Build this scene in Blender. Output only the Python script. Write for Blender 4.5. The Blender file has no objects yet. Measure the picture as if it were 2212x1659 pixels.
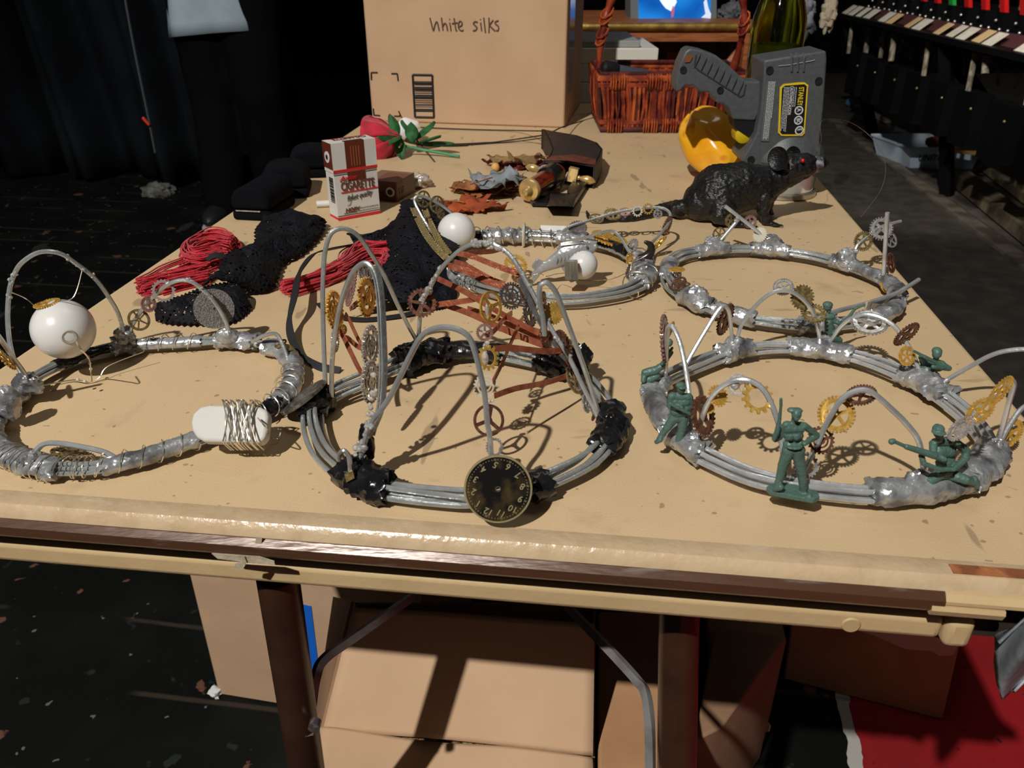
import bpy, bmesh, math, random
from mathutils import Vector, Matrix, noise
random.seed(7)
PI=math.pi
SC=bpy.context.scene; COL=SC.collection
# ---------------- camera, world, light, exposure ----------------
TT=0.74                 # table top height
HC=0.27                 # camera above table top
F=1750.0; CX=1106.0; CY=829.5; PITCH=math.radians(28.2)
cam_d=bpy.data.cameras.new('camera'); cam=bpy.data.objects.new('camera',cam_d); COL.objects.link(cam)
cam.location=(0,0,TT+HC); cam.rotation_euler=(PI/2-PITCH,0,0)
cam_d.sensor_width=36; cam_d.lens=F/2212*36; cam_d.clip_start=.02; cam_d.clip_end=60
cam_d.dof.use_dof=True; cam_d.dof.focus_distance=.60; cam_d.dof.aperture_fstop=19
SC.camera=cam
SC.view_settings.view_transform='Standard'; SC.view_settings.look='None'; SC.view_settings.gamma=1
SC.view_settings.exposure=0.0; SC.view_settings.use_curve_mapping=False
w=bpy.data.worlds.new('world'); SC.world=w; w.use_nodes=True
bg=w.node_tree.nodes['Background']; bg.inputs[0].default_value=(1,.93,.85,1); bg.inputs[1].default_value=.035
def lamp(name,kind,loc,target,power,color,**k):
    d=bpy.data.lights.new(name,kind); d.energy=power; d.color=color
    for a,b in k.items(): setattr(d,a,b)
    o=bpy.data.objects.new(name,d); COL.objects.link(o); o.location=loc
    o.rotation_euler=(Vector(target)-Vector(loc)).to_track_quat('-Z','Y').to_euler()
    return o
az=math.radians(28.3); el=math.radians(46.5); LD=4.2
tgt=Vector((0,.7,TT))
Ld=Vector((math.sin(az)*math.cos(el),math.cos(az)*math.cos(el),-math.sin(el)))
lamp('work_light','SPOT',tgt-Ld*LD,tgt,775,(1,.975,.925),spot_size=math.radians(75),spot_blend=.35,shadow_soft_size=.035)
lamp('rack_fill','SPOT',(.7,2.3,1.9),(1.95,4.0,.35),120,(1,.95,.85),spot_size=math.radians(48),spot_blend=.5,shadow_soft_size=.1)  # unseen spot added to brighten the rope rail, its cards and the tub
lamp('backstage_fill','SPOT',(-1.8,1.6,2.9),(-1.25,3.6,1.0),20,(.72,.88,1),spot_size=math.radians(60),spot_blend=.6,shadow_soft_size=.2)  # unseen cool spot that keeps the person's shirt bright

lamp('overhead_fill','AREA',(.3,1.2,2.9),(.1,.6,.74),3.5,(1,.95,.88),shape='RECTANGLE',size=1.2,size_y=.35)  # added area light: highlights on the wires and a little soft fill
# ---------------- pixel helpers: rays of the photo met with real planes ----------------
CP,SP=math.cos(PITCH),math.sin(PITCH)
def ray(px,py):
    u=(px-CX)/F; v=(py-CY)/F
    return Vector((u,CP-v*SP,-SP-v*CP))
def G(px,py,z=0.0):
    r=ray(px,py); t=(z-HC)/r.z; return Vector((r.x*t,r.y*t,TT+z))
def V(px,py,y):
    r=ray(px,py); t=y/r.y; return Vector((r.x*t,y,TT+HC+r.z*t))
def zc(p): return p.y*CP+(TT+HC-p.z)*SP
def S(p,npx): return npx*zc(p)/F        # length of npx pixels at p
CAMP=Vector((0,0,TT+HC)); RIGHT=Vector((1,0,0)); UP=Vector((0,SP,CP))
YAW=math.radians(6.72)
AX=Vector((math.cos(YAW),-math.sin(YAW),0)); AY=Vector((math.sin(YAW),math.cos(YAW),0)); AZ=Vector((0,0,1))
def T(x,y,z=0): return AX*x+AY*y+Vector((0,0,TT+z))   # table frame

# ---------------- materials ----------------
_m={}
def mat(name,col,rough=.5,metal=0.0,col2=None,nscale=40,nlo=.4,nhi=.6,bump=0,bscale=200,trans=0,ior=1.45,emis=None,estr=1,alpha=1,coat=0,sheen=0,sss=0,detail=4,dist=.002,spec=.5,stretch=None):
    if name in _m: return _m[name]
    m=bpy.data.materials.new(name); m.use_nodes=True; nt=m.node_tree; N=nt.nodes; L=nt.links
    b=N['Principled BSDF']; b.inputs['Base Color'].default_value=(*col,1)
    b.inputs['Roughness'].default_value=rough; b.inputs['Metallic'].default_value=metal
    b.inputs['Transmission Weight'].default_value=trans; b.inputs['IOR'].default_value=ior
    b.inputs['Alpha'].default_value=alpha; b.inputs['Coat Weight'].default_value=coat
    b.inputs['Sheen Weight'].default_value=sheen; b.inputs['Specular IOR Level'].default_value=spec
    if sss: b.inputs['Subsurface Weight'].default_value=sss; b.inputs['Subsurface Scale'].default_value=.01
    if emis: b.inputs['Emission Color'].default_value=(*emis,1); b.inputs['Emission Strength'].default_value=estr
    tc=N.new('ShaderNodeTexCoord'); vec=tc.outputs['Object']
    if stretch:
        mp=N.new('ShaderNodeMapping'); mp.inputs['Scale'].default_value=stretch; L.new(vec,mp.inputs[0]); vec=mp.outputs[0]
    if col2:
        n=N.new('ShaderNodeTexNoise'); n.inputs['Scale'].default_value=nscale; n.inputs['Detail'].default_value=detail; L.new(vec,n.inputs['Vector'])
        r=N.new('ShaderNodeValToRGB'); r.color_ramp.elements[0].position=nlo; r.color_ramp.elements[1].position=nhi
        r.color_ramp.elements[0].color=(*col,1); r.color_ramp.elements[1].color=(*col2,1)
        L.new(n.outputs['Fac'],r.inputs[0]); L.new(r.outputs[0],b.inputs['Base Color'])
    if bump:
        n2=N.new('ShaderNodeTexNoise'); n2.inputs['Scale'].default_value=bscale; n2.inputs['Detail'].default_value=3; L.new(vec,n2.inputs['Vector'])
        bp=N.new('ShaderNodeBump'); bp.inputs['Strength'].default_value=bump; bp.inputs['Distance'].default_value=dist
        L.new(n2.outputs['Fac'],bp.inputs['Height']); L.new(bp.outputs[0],b.inputs['Normal'])
    _m[name]=m; return m
def nodes(m): return m.node_tree.nodes,m.node_tree.links,m.node_tree.nodes['Principled BSDF']
def sr(r,g,b):   # sRGB 0-255 to linear
    f=lambda c:(c/255/12.92) if c/255<=.04045 else ((c/255+.055)/1.055)**2.4
    return (f(r),f(g),f(b))
M_wire=mat('galvanised_wire',(.50,.525,.52),.27,.62,(.38,.40,.40),90,.35,.65,.15,400)
M_alu=mat('aluminium_wire',(.62,.64,.65),.26,.6,(.48,.50,.51),60,.4,.6,.1,400)
M_tape=mat('silver_duct_tape',(.46,.47,.48),.30,.6,(.16,.16,.17),70,.45,.66,.9,75,dist=.004)
M_btape=mat('black_tape',(.005,.005,.006),.20,0,(.010,.010,.011),100,.4,.6,.7,80,dist=.003)
M_gold=mat('gold_gear',(.85,.52,.12),.28,.55,(.6,.34,.06),300,.35,.65,.2,500)
M_brass=mat('antique_brass',(.36,.27,.11),.36,.6,(.18,.13,.06),400,.4,.6,.2,500)
M_copper=mat('copper_strip',(.52,.17,.09),.28,.55,(.34,.09,.05),150,.35,.65,.5,220)
M_cgear=mat('copper_gear',(.30,.13,.08),.33,.6,(.12,.055,.04),300,.35,.65,.2,500)
M_sil=mat('silver_gear',(.62,.60,.58),.25,.65,(.38,.36,.35),300,.4,.65,.2,500)
M_dark=mat('gunmetal_gear',(.12,.10,.10),.33,.6,(.3,.22,.2),300,.5,.7,.2,500)
M_pink=mat('rose_gear',(.50,.32,.28),.3,.6,(.35,.2,.18),300,.4,.6)
M_bright=mat('polished_gear',(.92,.86,.70),.42,.6)
M_glue=mat('hot_glue',(.85,.83,.80),.18,0,trans=.75,ior=1.4,bump=.6,bscale=250)
M_ball=mat('white_ball',(.68,.67,.65),.3,0,(.63,.62,.60),25,.4,.7,sss=.3,coat=.3)
M_green=mat('green_plastic',sr(76,102,92),.45,0,sr(68,94,84),200,.4,.6,.35,700,dist=.0006)
M_fine=mat('fine_silver_wire',(.8,.76,.66),.22,.9)
M_black=mat('black_plastic',(.012,.012,.013),.35)
M_card=mat('cardboard',sr(194,160,128),.8,0,sr(184,150,118),12,.3,.7,.12,120)
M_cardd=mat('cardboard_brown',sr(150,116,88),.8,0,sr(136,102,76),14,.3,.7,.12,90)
M_ink=mat('black_ink',(.02,.017,.015),.6)
M_pencil=mat('marker_grey',sr(92,72,55),.7)

# ---------------- mesh builder ----------------
class MB:
    def __init__(s): s.v=[]; s.f=[]
    def add(s,vs,fs):
        o=len(s.v); s.v.extend([Vector(a) for a in vs]); s.f.extend([tuple(i+o for i in f) for f in fs]); return s
    def box(s,c,h,fr=None):
        fr=fr or (Vector((1,0,0)),Vector((0,1,0)),Vector((0,0,1)))
        c=Vector(c); vs=[c+fr[0]*(h[0]*a)+fr[1]*(h[1]*b)+fr[2]*(h[2]*d) for a in(-1,1) for b in(-1,1) for d in(-1,1)]
        return s.add(vs,[(0,1,3,2),(4,6,7,5),(0,4,5,1),(2,3,7,6),(0,2,6,4),(1,5,7,3)])
    def hexa(s,b,t):   # bottom 4, top 4 points
        return s.add(list(b)+list(t),[(3,2,1,0),(4,5,6,7),(0,1,5,4),(1,2,6,5),(2,3,7,6),(3,0,4,7)])
    def tube(s,path,r,n=8,closed=False,cap=True,flat=None):
        P=[Vector(p) for p in path]; m=len(P)
        if m<2: return s
        rr=r if hasattr(r,'__len__') else [r]*m
        up=None; rings=[]
        for i in range(m):
            a=P[(i-1)%m] if (closed or i>0) else P[i]; b=P[(i+1)%m] if (closed or i<m-1) else P[i]
            t=(b-a); t=t.normalized() if t.length>1e-9 else Vector((0,0,1))
            if up is None:
                up=Vector((0,0,1)) if abs(t.z)<.9 else Vector((0,1,0))
            x=t.cross(up)
            if x.length<1e-6: x=t.orthogonal()
            x.normalize(); y=x.cross(t).normalized(); up=y
            ring=[]
            for k in range(n):
                a2=2*PI*k/n; fx,fy=(flat if flat else (1,1))
                ring.append(P[i]+x*(math.cos(a2)*rr[i]*fx)+y*(math.sin(a2)*rr[i]*fy))
            rings.append(ring)
        vs=[p for q in rings for p in q]; fs=[]
        for i in range(m if closed else m-1):
            j=(i+1)%m
            for k in range(n):
                l=(k+1)%n; fs.append((i*n+k,i*n+l,j*n+l,j*n+k))
        if cap and not closed:
            fs.append(tuple(range(n-1,-1,-1))); fs.append(tuple((m-1)*n+k for k in range(n)))
        return s.add(vs,fs)
    def ribbon(s,path,width,thick,wdir):   # flat strip; wdir = width direction (vector or list)
        P=[Vector(p) for p in path]; m=len(P); vs=[]; fs=[]
        for i in range(m):
            t=(P[min(i+1,m-1)]-P[max(i-1,0)]).normalized()
            wd=Vector(wdir[i] if isinstance(wdir,list) else wdir); wd=(wd-t*wd.dot(t)).normalized(); nn=t.cross(wd)
            ww=width[i] if hasattr(width,'__len__') else width
            for a,b in((-1,-1),(1,-1),(1,1),(-1,1)): vs.append(P[i]+wd*(a*ww/2)+nn*(b*thick/2))
        for i in range(m-1):
            for k in range(4):
                l=(k+1)%4; fs.append((i*4+k,i*4+l,i*4+4+l,i*4+4+k))
        fs.append((3,2,1,0)); fs.append(tuple((m-1)*4+k for k in range(4)))
        return s.add(vs,fs)
    def lathe(s,prof,o=(0,0,0),fr=None,n=32,cap=True):   # prof: (r,z)
        fr=fr or (Vector((1,0,0)),Vector((0,1,0)),Vector((0,0,1))); o=Vector(o)
        vs=[];fs=[]
        for r,z in prof:
            for k in range(n):
                a=2*PI*k/n; vs.append(o+fr[0]*(math.cos(a)*r)+fr[1]*(math.sin(a)*r)+fr[2]*z)
        for i in range(len(prof)-1):
            for k in range(n):
                l=(k+1)%n; fs.append((i*n+k,i*n+l,i*n+n+l,i*n+n+k))
        if cap:
            fs.append(tuple(range(n-1,-1,-1))); fs.append(tuple((len(prof)-1)*n+k for k in range(n)))
        return s.add(vs,fs)
    def ball(s,c,r,n=16,m=10,fr=None):
        r=r if hasattr(r,'__len__') else (r,r,r); c=Vector(c)
        fr=fr or (Vector((1,0,0)),Vector((0,1,0)),Vector((0,0,1)))
        vs=[c+fr[2]*r[2]]; 
        for i in range(1,m):
            ph=PI*i/m
            for k in range(n):
                a=2*PI*k/n; vs.append(c+fr[0]*(math.sin(ph)*math.cos(a)*r[0])+fr[1]*(math.sin(ph)*math.sin(a)*r[1])+fr[2]*(math.cos(ph)*r[2]))
        vs.append(c-fr[2]*r[2]); fs=[]
        for k in range(n): fs.append((0,1+k,1+(k+1)%n))
        for i in range(m-2):
            for k in range(n):
                l=(k+1)%n; a=1+i*n; fs.append((a+k,a+n+k,a+n+l,a+l))
        e=len(vs)-1; a=1+(m-2)*n
        for k in range(n): fs.append((e,a+(k+1)%n,a+k))
        return s.add(vs,fs)
    def cap(s,a,b,ra,rb=None,n=12):   # rounded tapered limb
        rb=ra if rb is None else rb
        a=Vector(a);b=Vector(b); s.tube([a,b],[ra,rb],n); s.ball(a,ra,n,6); s.ball(b,rb,n,6); return s
    def prism(s,pts,off):   # polygon pts extruded by vector off
        n=len(pts); off=Vector(off); P=[Vector(p) for p in pts]
        vs=P+[p+off for p in P]; fs=[tuple(range(n-1,-1,-1)),tuple(range(n,2*n))]
        for k in range(n): fs.append((k,(k+1)%n,n+(k+1)%n,n+k))
        return s.add(vs,fs)
    def grid(s,fn,nu,nv,th=0):
        vs=[fn(i/nu,j/nv) for i in range(nu+1) for j in range(nv+1)]; fs=[]
        for i in range(nu):
            for j in range(nv):
                a=i*(nv+1)+j; fs.append((a,a+1,a+nv+2,a+nv+1))
        return s.add(vs,fs)
_base={}
def mkmesh(name,mb,m,off=Vector((0,0,0)),smooth=True,ang=38):
    me=bpy.data.meshes.new(name); me.from_pydata([tuple(v-off) for v in mb.v],[],mb.f)
    if isinstance(m,(list,tuple)):
        for a in m: me.materials.append(a)
    elif m: me.materials.append(m)
    if smooth:
        me.polygons.foreach_set('use_smooth',[True]*len(me.polygons)); me.update(); me.set_sharp_from_angle(angle=math.radians(ang))
    else: me.update()
    return me
def org(o): return _base.get(o.name_full,Vector((0,0,0)))
def part(name,mb,m,parent,label=None,smooth=True,ang=38):
    off=org(parent); o=bpy.data.objects.new(name,mkmesh(name,mb,m,off,smooth,ang)); COL.objects.link(o); o.parent=parent
    _base[o.name_full]=off
    if label: o['label']=label
    return o
def thing(name,loc,label,cat,group=None):
    o=bpy.data.objects.new(name,None); COL.objects.link(o); o.location=loc; o.empty_display_size=.02
    _base[o.name_full]=Vector(loc); o['label']=label; o['category']=cat
    if group: o['group']=group
    return o
def solo(name,mb,m,loc,label,cat,group=None,smooth=True,ang=38):
    loc=Vector(loc); o=bpy.data.objects.new(name,mkmesh(name,mb,m,loc,smooth,ang)); COL.objects.link(o); o.location=loc
    _base[o.name_full]=loc; o['label']=label; o['category']=cat
    if group: o['group']=group
    return o
def struct(name,mb,m,smooth=False):
    o=bpy.data.objects.new(name,mkmesh(name,mb,m,Vector((0,0,0)),smooth)); COL.objects.link(o); o['kind']='structure'; return o
def bevel(o,wd,seg=3):
    b=o.modifiers.new('bevel','BEVEL'); b.width=wd; b.segments=seg; b.limit_method='ANGLE'; b.angle_limit=math.radians(35); b.harden_normals=False; return o
def fused(mb,voxel,smooth=4,disp=0,dscale=100,off=Vector((0,0,0))):
    """closed pieces grown together into one continuous skin"""
    me=bpy.data.meshes.new('tmp'); me.from_pydata([tuple(v) for v in mb.v],[],mb.f); me.update()
    o=bpy.data.objects.new('tmp',me); COL.objects.link(o)
    r=o.modifiers.new('r','REMESH'); r.mode='VOXEL'; r.voxel_size=voxel
    if smooth: q=o.modifiers.new('s','SMOOTH'); q.iterations=smooth; q.factor=.5
    dg=bpy.context.evaluated_depsgraph_get(); dg.update()
    m2=bpy.data.meshes.new_from_object(o.evaluated_get(dg)); out=MB()
    vs=[v.co.copy() for v in m2.vertices]
    if disp:
        nr=[v.normal.copy() for v in m2.vertices]
        vs=[v+n*(noise.noise(v*dscale)*disp) for v,n in zip(vs,nr)]
    out.v=vs; out.f=[tuple(p.vertices) for p in m2.polygons]
    bpy.data.objects.remove(o); bpy.data.meshes.remove(me); bpy.data.meshes.remove(m2); return out
def text_mb(mb,s,o,x,y,size,ext=.0002,shear=0,bold=0,align='LEFT',sx=1):
    c=bpy.data.curves.new('t','FONT'); c.body=s; c.size=1; c.extrude=0; c.shear=shear; c.offset=bold; c.align_x=align; c.resolution_u=3
    ob=bpy.data.objects.new('t',c); COL.objects.link(ob); dg=bpy.context.evaluated_depsgraph_get(); dg.update()
    me=bpy.data.meshes.new_from_object(ob.evaluated_get(dg)); x=Vector(x).normalized(); y=Vector(y).normalized(); n=x.cross(y); o=Vector(o)
    vs=[o+x*(v.co.x*size*sx)+y*(v.co.y*size) for v in me.vertices]; fs=[tuple(p.vertices) for p in me.polygons]
    k=len(vs); allv=vs+[v+n*ext for v in vs]; allf=[tuple(reversed(f)) for f in fs]+[tuple(i+k for i in f) for f in fs]
    cnt={}
    for f in fs:
        for a,b in zip(f,f[1:]+f[:1]): cnt[(a,b)]=1
    for (a,b) in cnt:
        if (b,a) not in cnt: allf.append((a,b,b+k,a+k))
    mb.add(allv,allf); bpy.data.objects.remove(ob); bpy.data.curves.remove(c); bpy.data.meshes.remove(me); return mb
def dashes(mb,o,x,y,length,h,seed=0):
    """a line of print too small to read: short flat dashes"""
    rnd=random.Random(seed); x=Vector(x).normalized(); y=Vector(y).normalized(); t=0
    while t<length:
        w_=rnd.uniform(.6,2.6)*h
        if t+w_>length: break
        mb.box(Vector(o)+x*(t+w_/2)+y*(h*.35),(w_/2,h*.28,.0001),(x,y,x.cross(y))); t+=w_+h*.45
    return mb
def spline(P,n=8,closed=False):
    P=[Vector(p) for p in P]; m=len(P); out=[]
    for i in range(m if closed else m-1):
        g=(lambda k:P[k%m]) if closed else (lambda k:P[max(0,min(m-1,k))])
        a,b,c,d=g(i-1),g(i),g(i+1),g(i+2)
        for k in range(n):
            t=k/n; out.append(.5*((2*b)+(c-a)*t+(2*a-5*b+4*c-d)*t*t+(3*b-a-3*c+d)*t**3))
    if not closed: out.append(P[-1])
    return out
# ================= setting =================
M_floor=bpy.data.materials.new('stage_floor'); M_floor.use_nodes=True
def _floor():
    N,L,b=nodes(M_floor); b.inputs['Roughness'].default_value=.7; b.inputs['Specular IOR Level'].default_value=.12
    tc=N.new('ShaderNodeTexCoord'); P=tc.outputs['Object']
    def noise_(sc,lo,hi,det=4,strc=None):
        v=P
        if strc: mp=N.new('ShaderNodeMapping'); mp.inputs['Scale'].default_value=strc; L.new(P,mp.inputs[0]); v=mp.outputs[0]
        n=N.new('ShaderNodeTexNoise'); n.inputs['Scale'].default_value=sc; n.inputs['Detail'].default_value=det; L.new(v,n.inputs['Vector'])
        r=N.new('ShaderNodeValToRGB'); r.color_ramp.elements[0].position=lo; r.color_ramp.elements[1].position=hi; L.new(n.outputs['Fac'],r.inputs[0]); return r.outputs[0]
    def mix(f,a,c):
        m=N.new('ShaderNodeMix'); m.data_type='RGBA'
        if isinstance(f,float): m.inputs[0].default_value=f
        else: L.new(f,m.inputs[0])
        for i,q in((6,a),(7,c)):
            if isinstance(q,tuple): m.inputs[i].default_value=(*q,1)
            else: L.new(q,m.inputs[i])
        return m.outputs[2]
    base=mix(noise_(5,.45,.75),(.0035,.004,.0035),(.009,.011,.009))
    base=mix(noise_(26,.66,.70,3),base,(.016,.021,.017))
    base=mix(noise_(38,.715,.73,2),base,(.11,.12,.10))
    base=mix(noise_(14,.66,.675,6),base,(.12,.055,.035))
    base=mix(noise_(9,.66,.69,8,(1.2,.35,1)),base,(.025,.032,.026))
    # dark grey deck to the right of the table
    sx=N.new('ShaderNodeSeparateXYZ'); L.new(P,sx.inputs[0])
    def lin(a,bb,c):
        m1=N.new('ShaderNodeMath'); m1.operation='MULTIPLY'; m1.inputs[1].default_value=a; L.new(sx.outputs[0],m1.inputs[0])
        m2=N.new('ShaderNodeMath'); m2.operation='MULTIPLY_ADD'; m2.inputs[1].default_value=bb; L.new(sx.outputs[1],m2.inputs[0]); L.new(m1.outputs[0],m2.inputs[2])
        m3=N.new('ShaderNodeMath'); m3.operation='ADD'; m3.inputs[1].default_value=c; L.new(m2.outputs[0],m3.inputs[0]); return m3.outputs[0]
    def step(v,t):
        m=N.new('ShaderNodeMath'); m.operation='GREATER_THAN'; m.inputs[1].default_value=t; L.new(v,m.inputs[0]); return m.outputs[0]
    n=N.new('ShaderNodeTexNoise'); n.inputs['Scale'].default_value=30; L.new(P,n.inputs['Vector'])
    # signed distance from white line: line through W1,W2
    W1=G(1818,1512,-TT); W2=G(1848,1650,-TT); d=(W2-W1).normalized(); nx,ny=-d.y,d.x
    if nx<0: nx,ny=-nx,-ny
    dist=lin(nx,ny,-(nx*W1.x+ny*W1.y))
    jm=N.new('ShaderNodeMath'); jm.operation='MULTIPLY_ADD'; jm.inputs[1].default_value=.016; L.new(n.outputs['Fac'],jm.inputs[0]); L.new(dist,jm.inputs[2])
    dj=jm.outputs[0]
    near=N.new('ShaderNodeMath'); near.operation='LESS_THAN'; near.inputs[1].default_value=1.6; L.new(sx.outputs[1],near.inputs[0])
    def mul(a,b_):
        m=N.new('ShaderNodeMath'); m.operation='MULTIPLY'; L.new(a,m.inputs[0]); L.new(b_,m.inputs[1]); return m.outputs[0]
    red=mix(noise_(6,.4,.7),(.30,.012,.016),(.22,.012,.014))
    red=mix(noise_(60,.66,.72),red,(.05,.01,.01))
    base=mix(mul(step(dj,.0),near.outputs[0]),base,(.42,.40,.36))
    base=mix(mul(step(dj,.020),near.outputs[0]),base,red)
    # plank seams
    wv=N.new('ShaderNodeTexWave'); wv.wave_type='BANDS'; wv.bands_direction='Y'; wv.inputs['Scale'].default_value=2.2; wv.inputs['Distortion'].default_value=.25
    mp=N.new('ShaderNodeMapping'); mp.inputs['Rotation'].default_value=(0,0,.14); L.new(P,mp.inputs[0]); L.new(mp.outputs[0],wv.inputs['Vector'])
    r=N.new('ShaderNodeValToRGB'); r.color_ramp.elements[0].position=.985; r.color_ramp.elements[1].position=.998; L.new(wv.outputs['Fac'],r.inputs[0])
    base=mix(mul(r.outputs[0],noise_(3,.5,.55)),base,(.035,.027,.02))
    far=step(sx.outputs[1],1.6)
    base=mix(mul(far,step(sx.outputs[0],.0)),base,mix(noise_(12,.4,.75),(.042,.038,.033),(.075,.065,.05)))
    L.new(base,b.inputs['Base Color'])
_floor()
struct('floor',MB().box((1,3,-.05),(5,5,.05)),M_floor)
M_wall=mat('black_wall',(.003,.003,.0035),.95,spec=.05)
struct('wall_back',MB().box((1,8.05,1.5),(5,.05,1.6)),M_wall)
struct('wall_right',MB().box((6.05,3,1.5),(.05,5,1.6)),M_wall)
struct('wall_left',MB().box((-4.05,3,1.5),(.05,5,1.6)),M_wall)
# steel strip set in the floor beside the rail
a=G(1800,262,-TT); b=G(2290,628,-TT)
M_strip=mat('worn_floor_strip',sr(120,112,100),.55,.3,sr(80,72,62),8,.4,.6,.3,40)
dr=(b-a).normalized(); nr=Vector((dr.y,-dr.x,0)); 
mb=MB().box((a+b)/2+Vector((0,0,.006)),((b-a).length/2,.035,.006),(dr,nr,AZ)); struct('trim_1',mb,M_strip)
mb=MB().box((a+b)/2-nr*.10+Vector((0,0,.004)),((b-a).length/2,.05,.004),(dr,nr,AZ)); struct('trim_2',mb,mat('floor_strip_dark',(.10,.085,.07),.7,0,(.05,.045,.04),6))
# ================= folding table =================
TX0,TX1,TY0,TY1=-.437,.283,.3235,2.14
tb=thing('folding_table',T(-.077,.6,-TT),'cream folding table with scuffed top and worn brown metal edge','table')
M_top=bpy.data.materials.new('table_top'); M_top.use_nodes=True
def _top():
    N,L,b=nodes(M_top); b.inputs['Roughness'].default_value=.52
    tc=N.new('ShaderNodeTexCoord'); P=tc.outputs['Object']
    def nz(sc,lo,hi,det=4,st=None,inv=False):
        v=P
        if st: mp=N.new('ShaderNodeMapping'); mp.inputs['Scale'].default_value=st; mp.inputs['Rotation'].default_value=(0,0,.12); L.new(P,mp.inputs[0]); v=mp.outputs[0]
        n=N.new('ShaderNodeTexNoise'); n.inputs['Scale'].default_value=sc; n.inputs['Detail'].default_value=det; L.new(v,n.inputs['Vector'])
        r=N.new('ShaderNodeValToRGB'); r.color_ramp.elements[0].position=lo; r.color_ramp.elements[1].position=hi; L.new(n.outputs['Fac'],r.inputs[0]); return r.outputs[0]
    def mix(f,a,c,amt=1):
        m=N.new('ShaderNodeMix'); m.data_type='RGBA'
        q=N.new('ShaderNodeMath'); q.operation='MULTIPLY'; q.inputs[1].default_value=amt; L.new(f,q.inputs[0]); L.new(q.outputs[0],m.inputs[0])
        for i,z in((6,a),(7,c)):
            if isinstance(z,tuple): m.inputs[i].default_value=(*z,1)
            else: L.new(z,m.inputs[i])
        return m.outputs[2]
    c=mix(nz(3,.35,.65),sr(203,175,136),sr(197,170,131))
    c=mix(nz(9,.5,.75,6),c,sr(178,154,120),.4)
    c=mix(nz(22,.62,.72,8),c,sr(135,114,88),.3)
    c=mix(nz(60,.70,.73,2,(1,.25,1)),c,sr(110,92,72),.5)
    c=mix(nz(40,.70,.73,3,(.25,1,1)),c,sr(110,94,74),.35)
    c=mix(nz(130,.735,.75,1),c,sr(95,72,52),.5)
    c=mix(nz(7,.67,.70,7),c,sr(208,188,156),.5)
    L.new(c,b.inputs['Base Color'])
    n=N.new('ShaderNodeTexNoise'); n.inputs['Scale'].default_value=750; n.inputs['Detail'].default_value=2; L.new(P,n.inputs['Vector'])
    bp=N.new('ShaderNodeBump'); bp.inputs['Strength'].default_value=.35; bp.inputs['Distance'].default_value=.0006; L.new(n.outputs['Fac'],bp.inputs['Height']); L.new(bp.outputs[0],b.inputs['Normal'])
_top()
def tbx(x0,x1,y0,y1,z0,z1): return [T(x0,y0,z0),T(x1,y0,z0),T(x1,y1,z0),T(x0,y1,z0)],[T(x0,y0,z1),T(x1,y0,z1),T(x1,y1,z1),T(x0,y1,z1)]
mb=MB().hexa(*tbx(TX0,TX1,TY0+.006,TY1,-.012,0)); o=part('tabletop',mb,M_top,tb); bevel(o,.006,4)
# vinyl strip folded over the front edge, then the brown metal trim
def edge_profile(pr,x0,x1,y0):   # pr list of (dy,z)
    m=MB(); k=len(pr); n=40; vs=[]; fs=[]
    for i in range(n+1):
        x=x0+(x1-x0)*i/n
        for dy,z in pr: vs.append(T(x,y0+dy,z))
    for i in range(n):
        for j in range(k):
            l=(j+1)%k; fs.append((i*k+j,i*k+l,i*k+k+l,i*k+k+j))
    fs.append(tuple(range(k-1,-1,-1))); fs.append(tuple(n*k+j for j in range(k))); return m.add(vs,fs)
M_vinyl=mat('cream_vinyl',sr(188,164,132),.24,0,sr(178,153,120),60,.45,.7,.5,180,dist=.0012)
part('edge_strip',edge_profile([(.016,.0006),(.008,.0022),(.003,.0018),(0,-.001),(-.0015,-.0055),(.004,-.0055)],TX0,TX1,TY0),M_vinyl,tb,'cream vinyl edge strip')
M_brown=mat('brown_painted_metal',sr(78,52,36),.30,.15,sr(110,98,90),55,.60,.72,.25,80,detail=6,stretch=(.4,3,3))
part('metal_trim',edge_profile([(.010,-.0045),(-.002,-.0050),(-.0055,-.008),(-.006,-.013),(-.003,-.0165),(.010,-.0165)],TX0,.174,TY0),M_brown,tb,'worn brown metal edge trim')
M_cream=mat('cream_rail_paint',sr(190,164,122),.45,0,sr(183,157,115),20,.4,.6,.25,220,dist=.0008)
part('edge_strip',edge_profile([(.012,-.0045),(-.003,-.005),(-.0055,-.008),(-.0055,-.0100),(.012,-.0100)],.174,TX1+.01,TY0),M_cream,tb,'pale corner strip, upper')
part('edge_strip',edge_profile([(.012,-.0115),(-.006,-.0108),(-.007,-.013),(-.0055,-.0168),(.012,-.0168)],.168,.202,TY0),M_cream,tb,'pale corner strip, lower')
part('torn_edge',MB().hexa(*tbx(.178,TX1,TY0+.004,TY0+.0105,-.003,.0026)),mat('torn_hardboard',sr(158,98,58),.9,0,sr(120,70,40),90,.4,.6,.8,160),tb,'torn brown hardboard edge')
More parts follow.
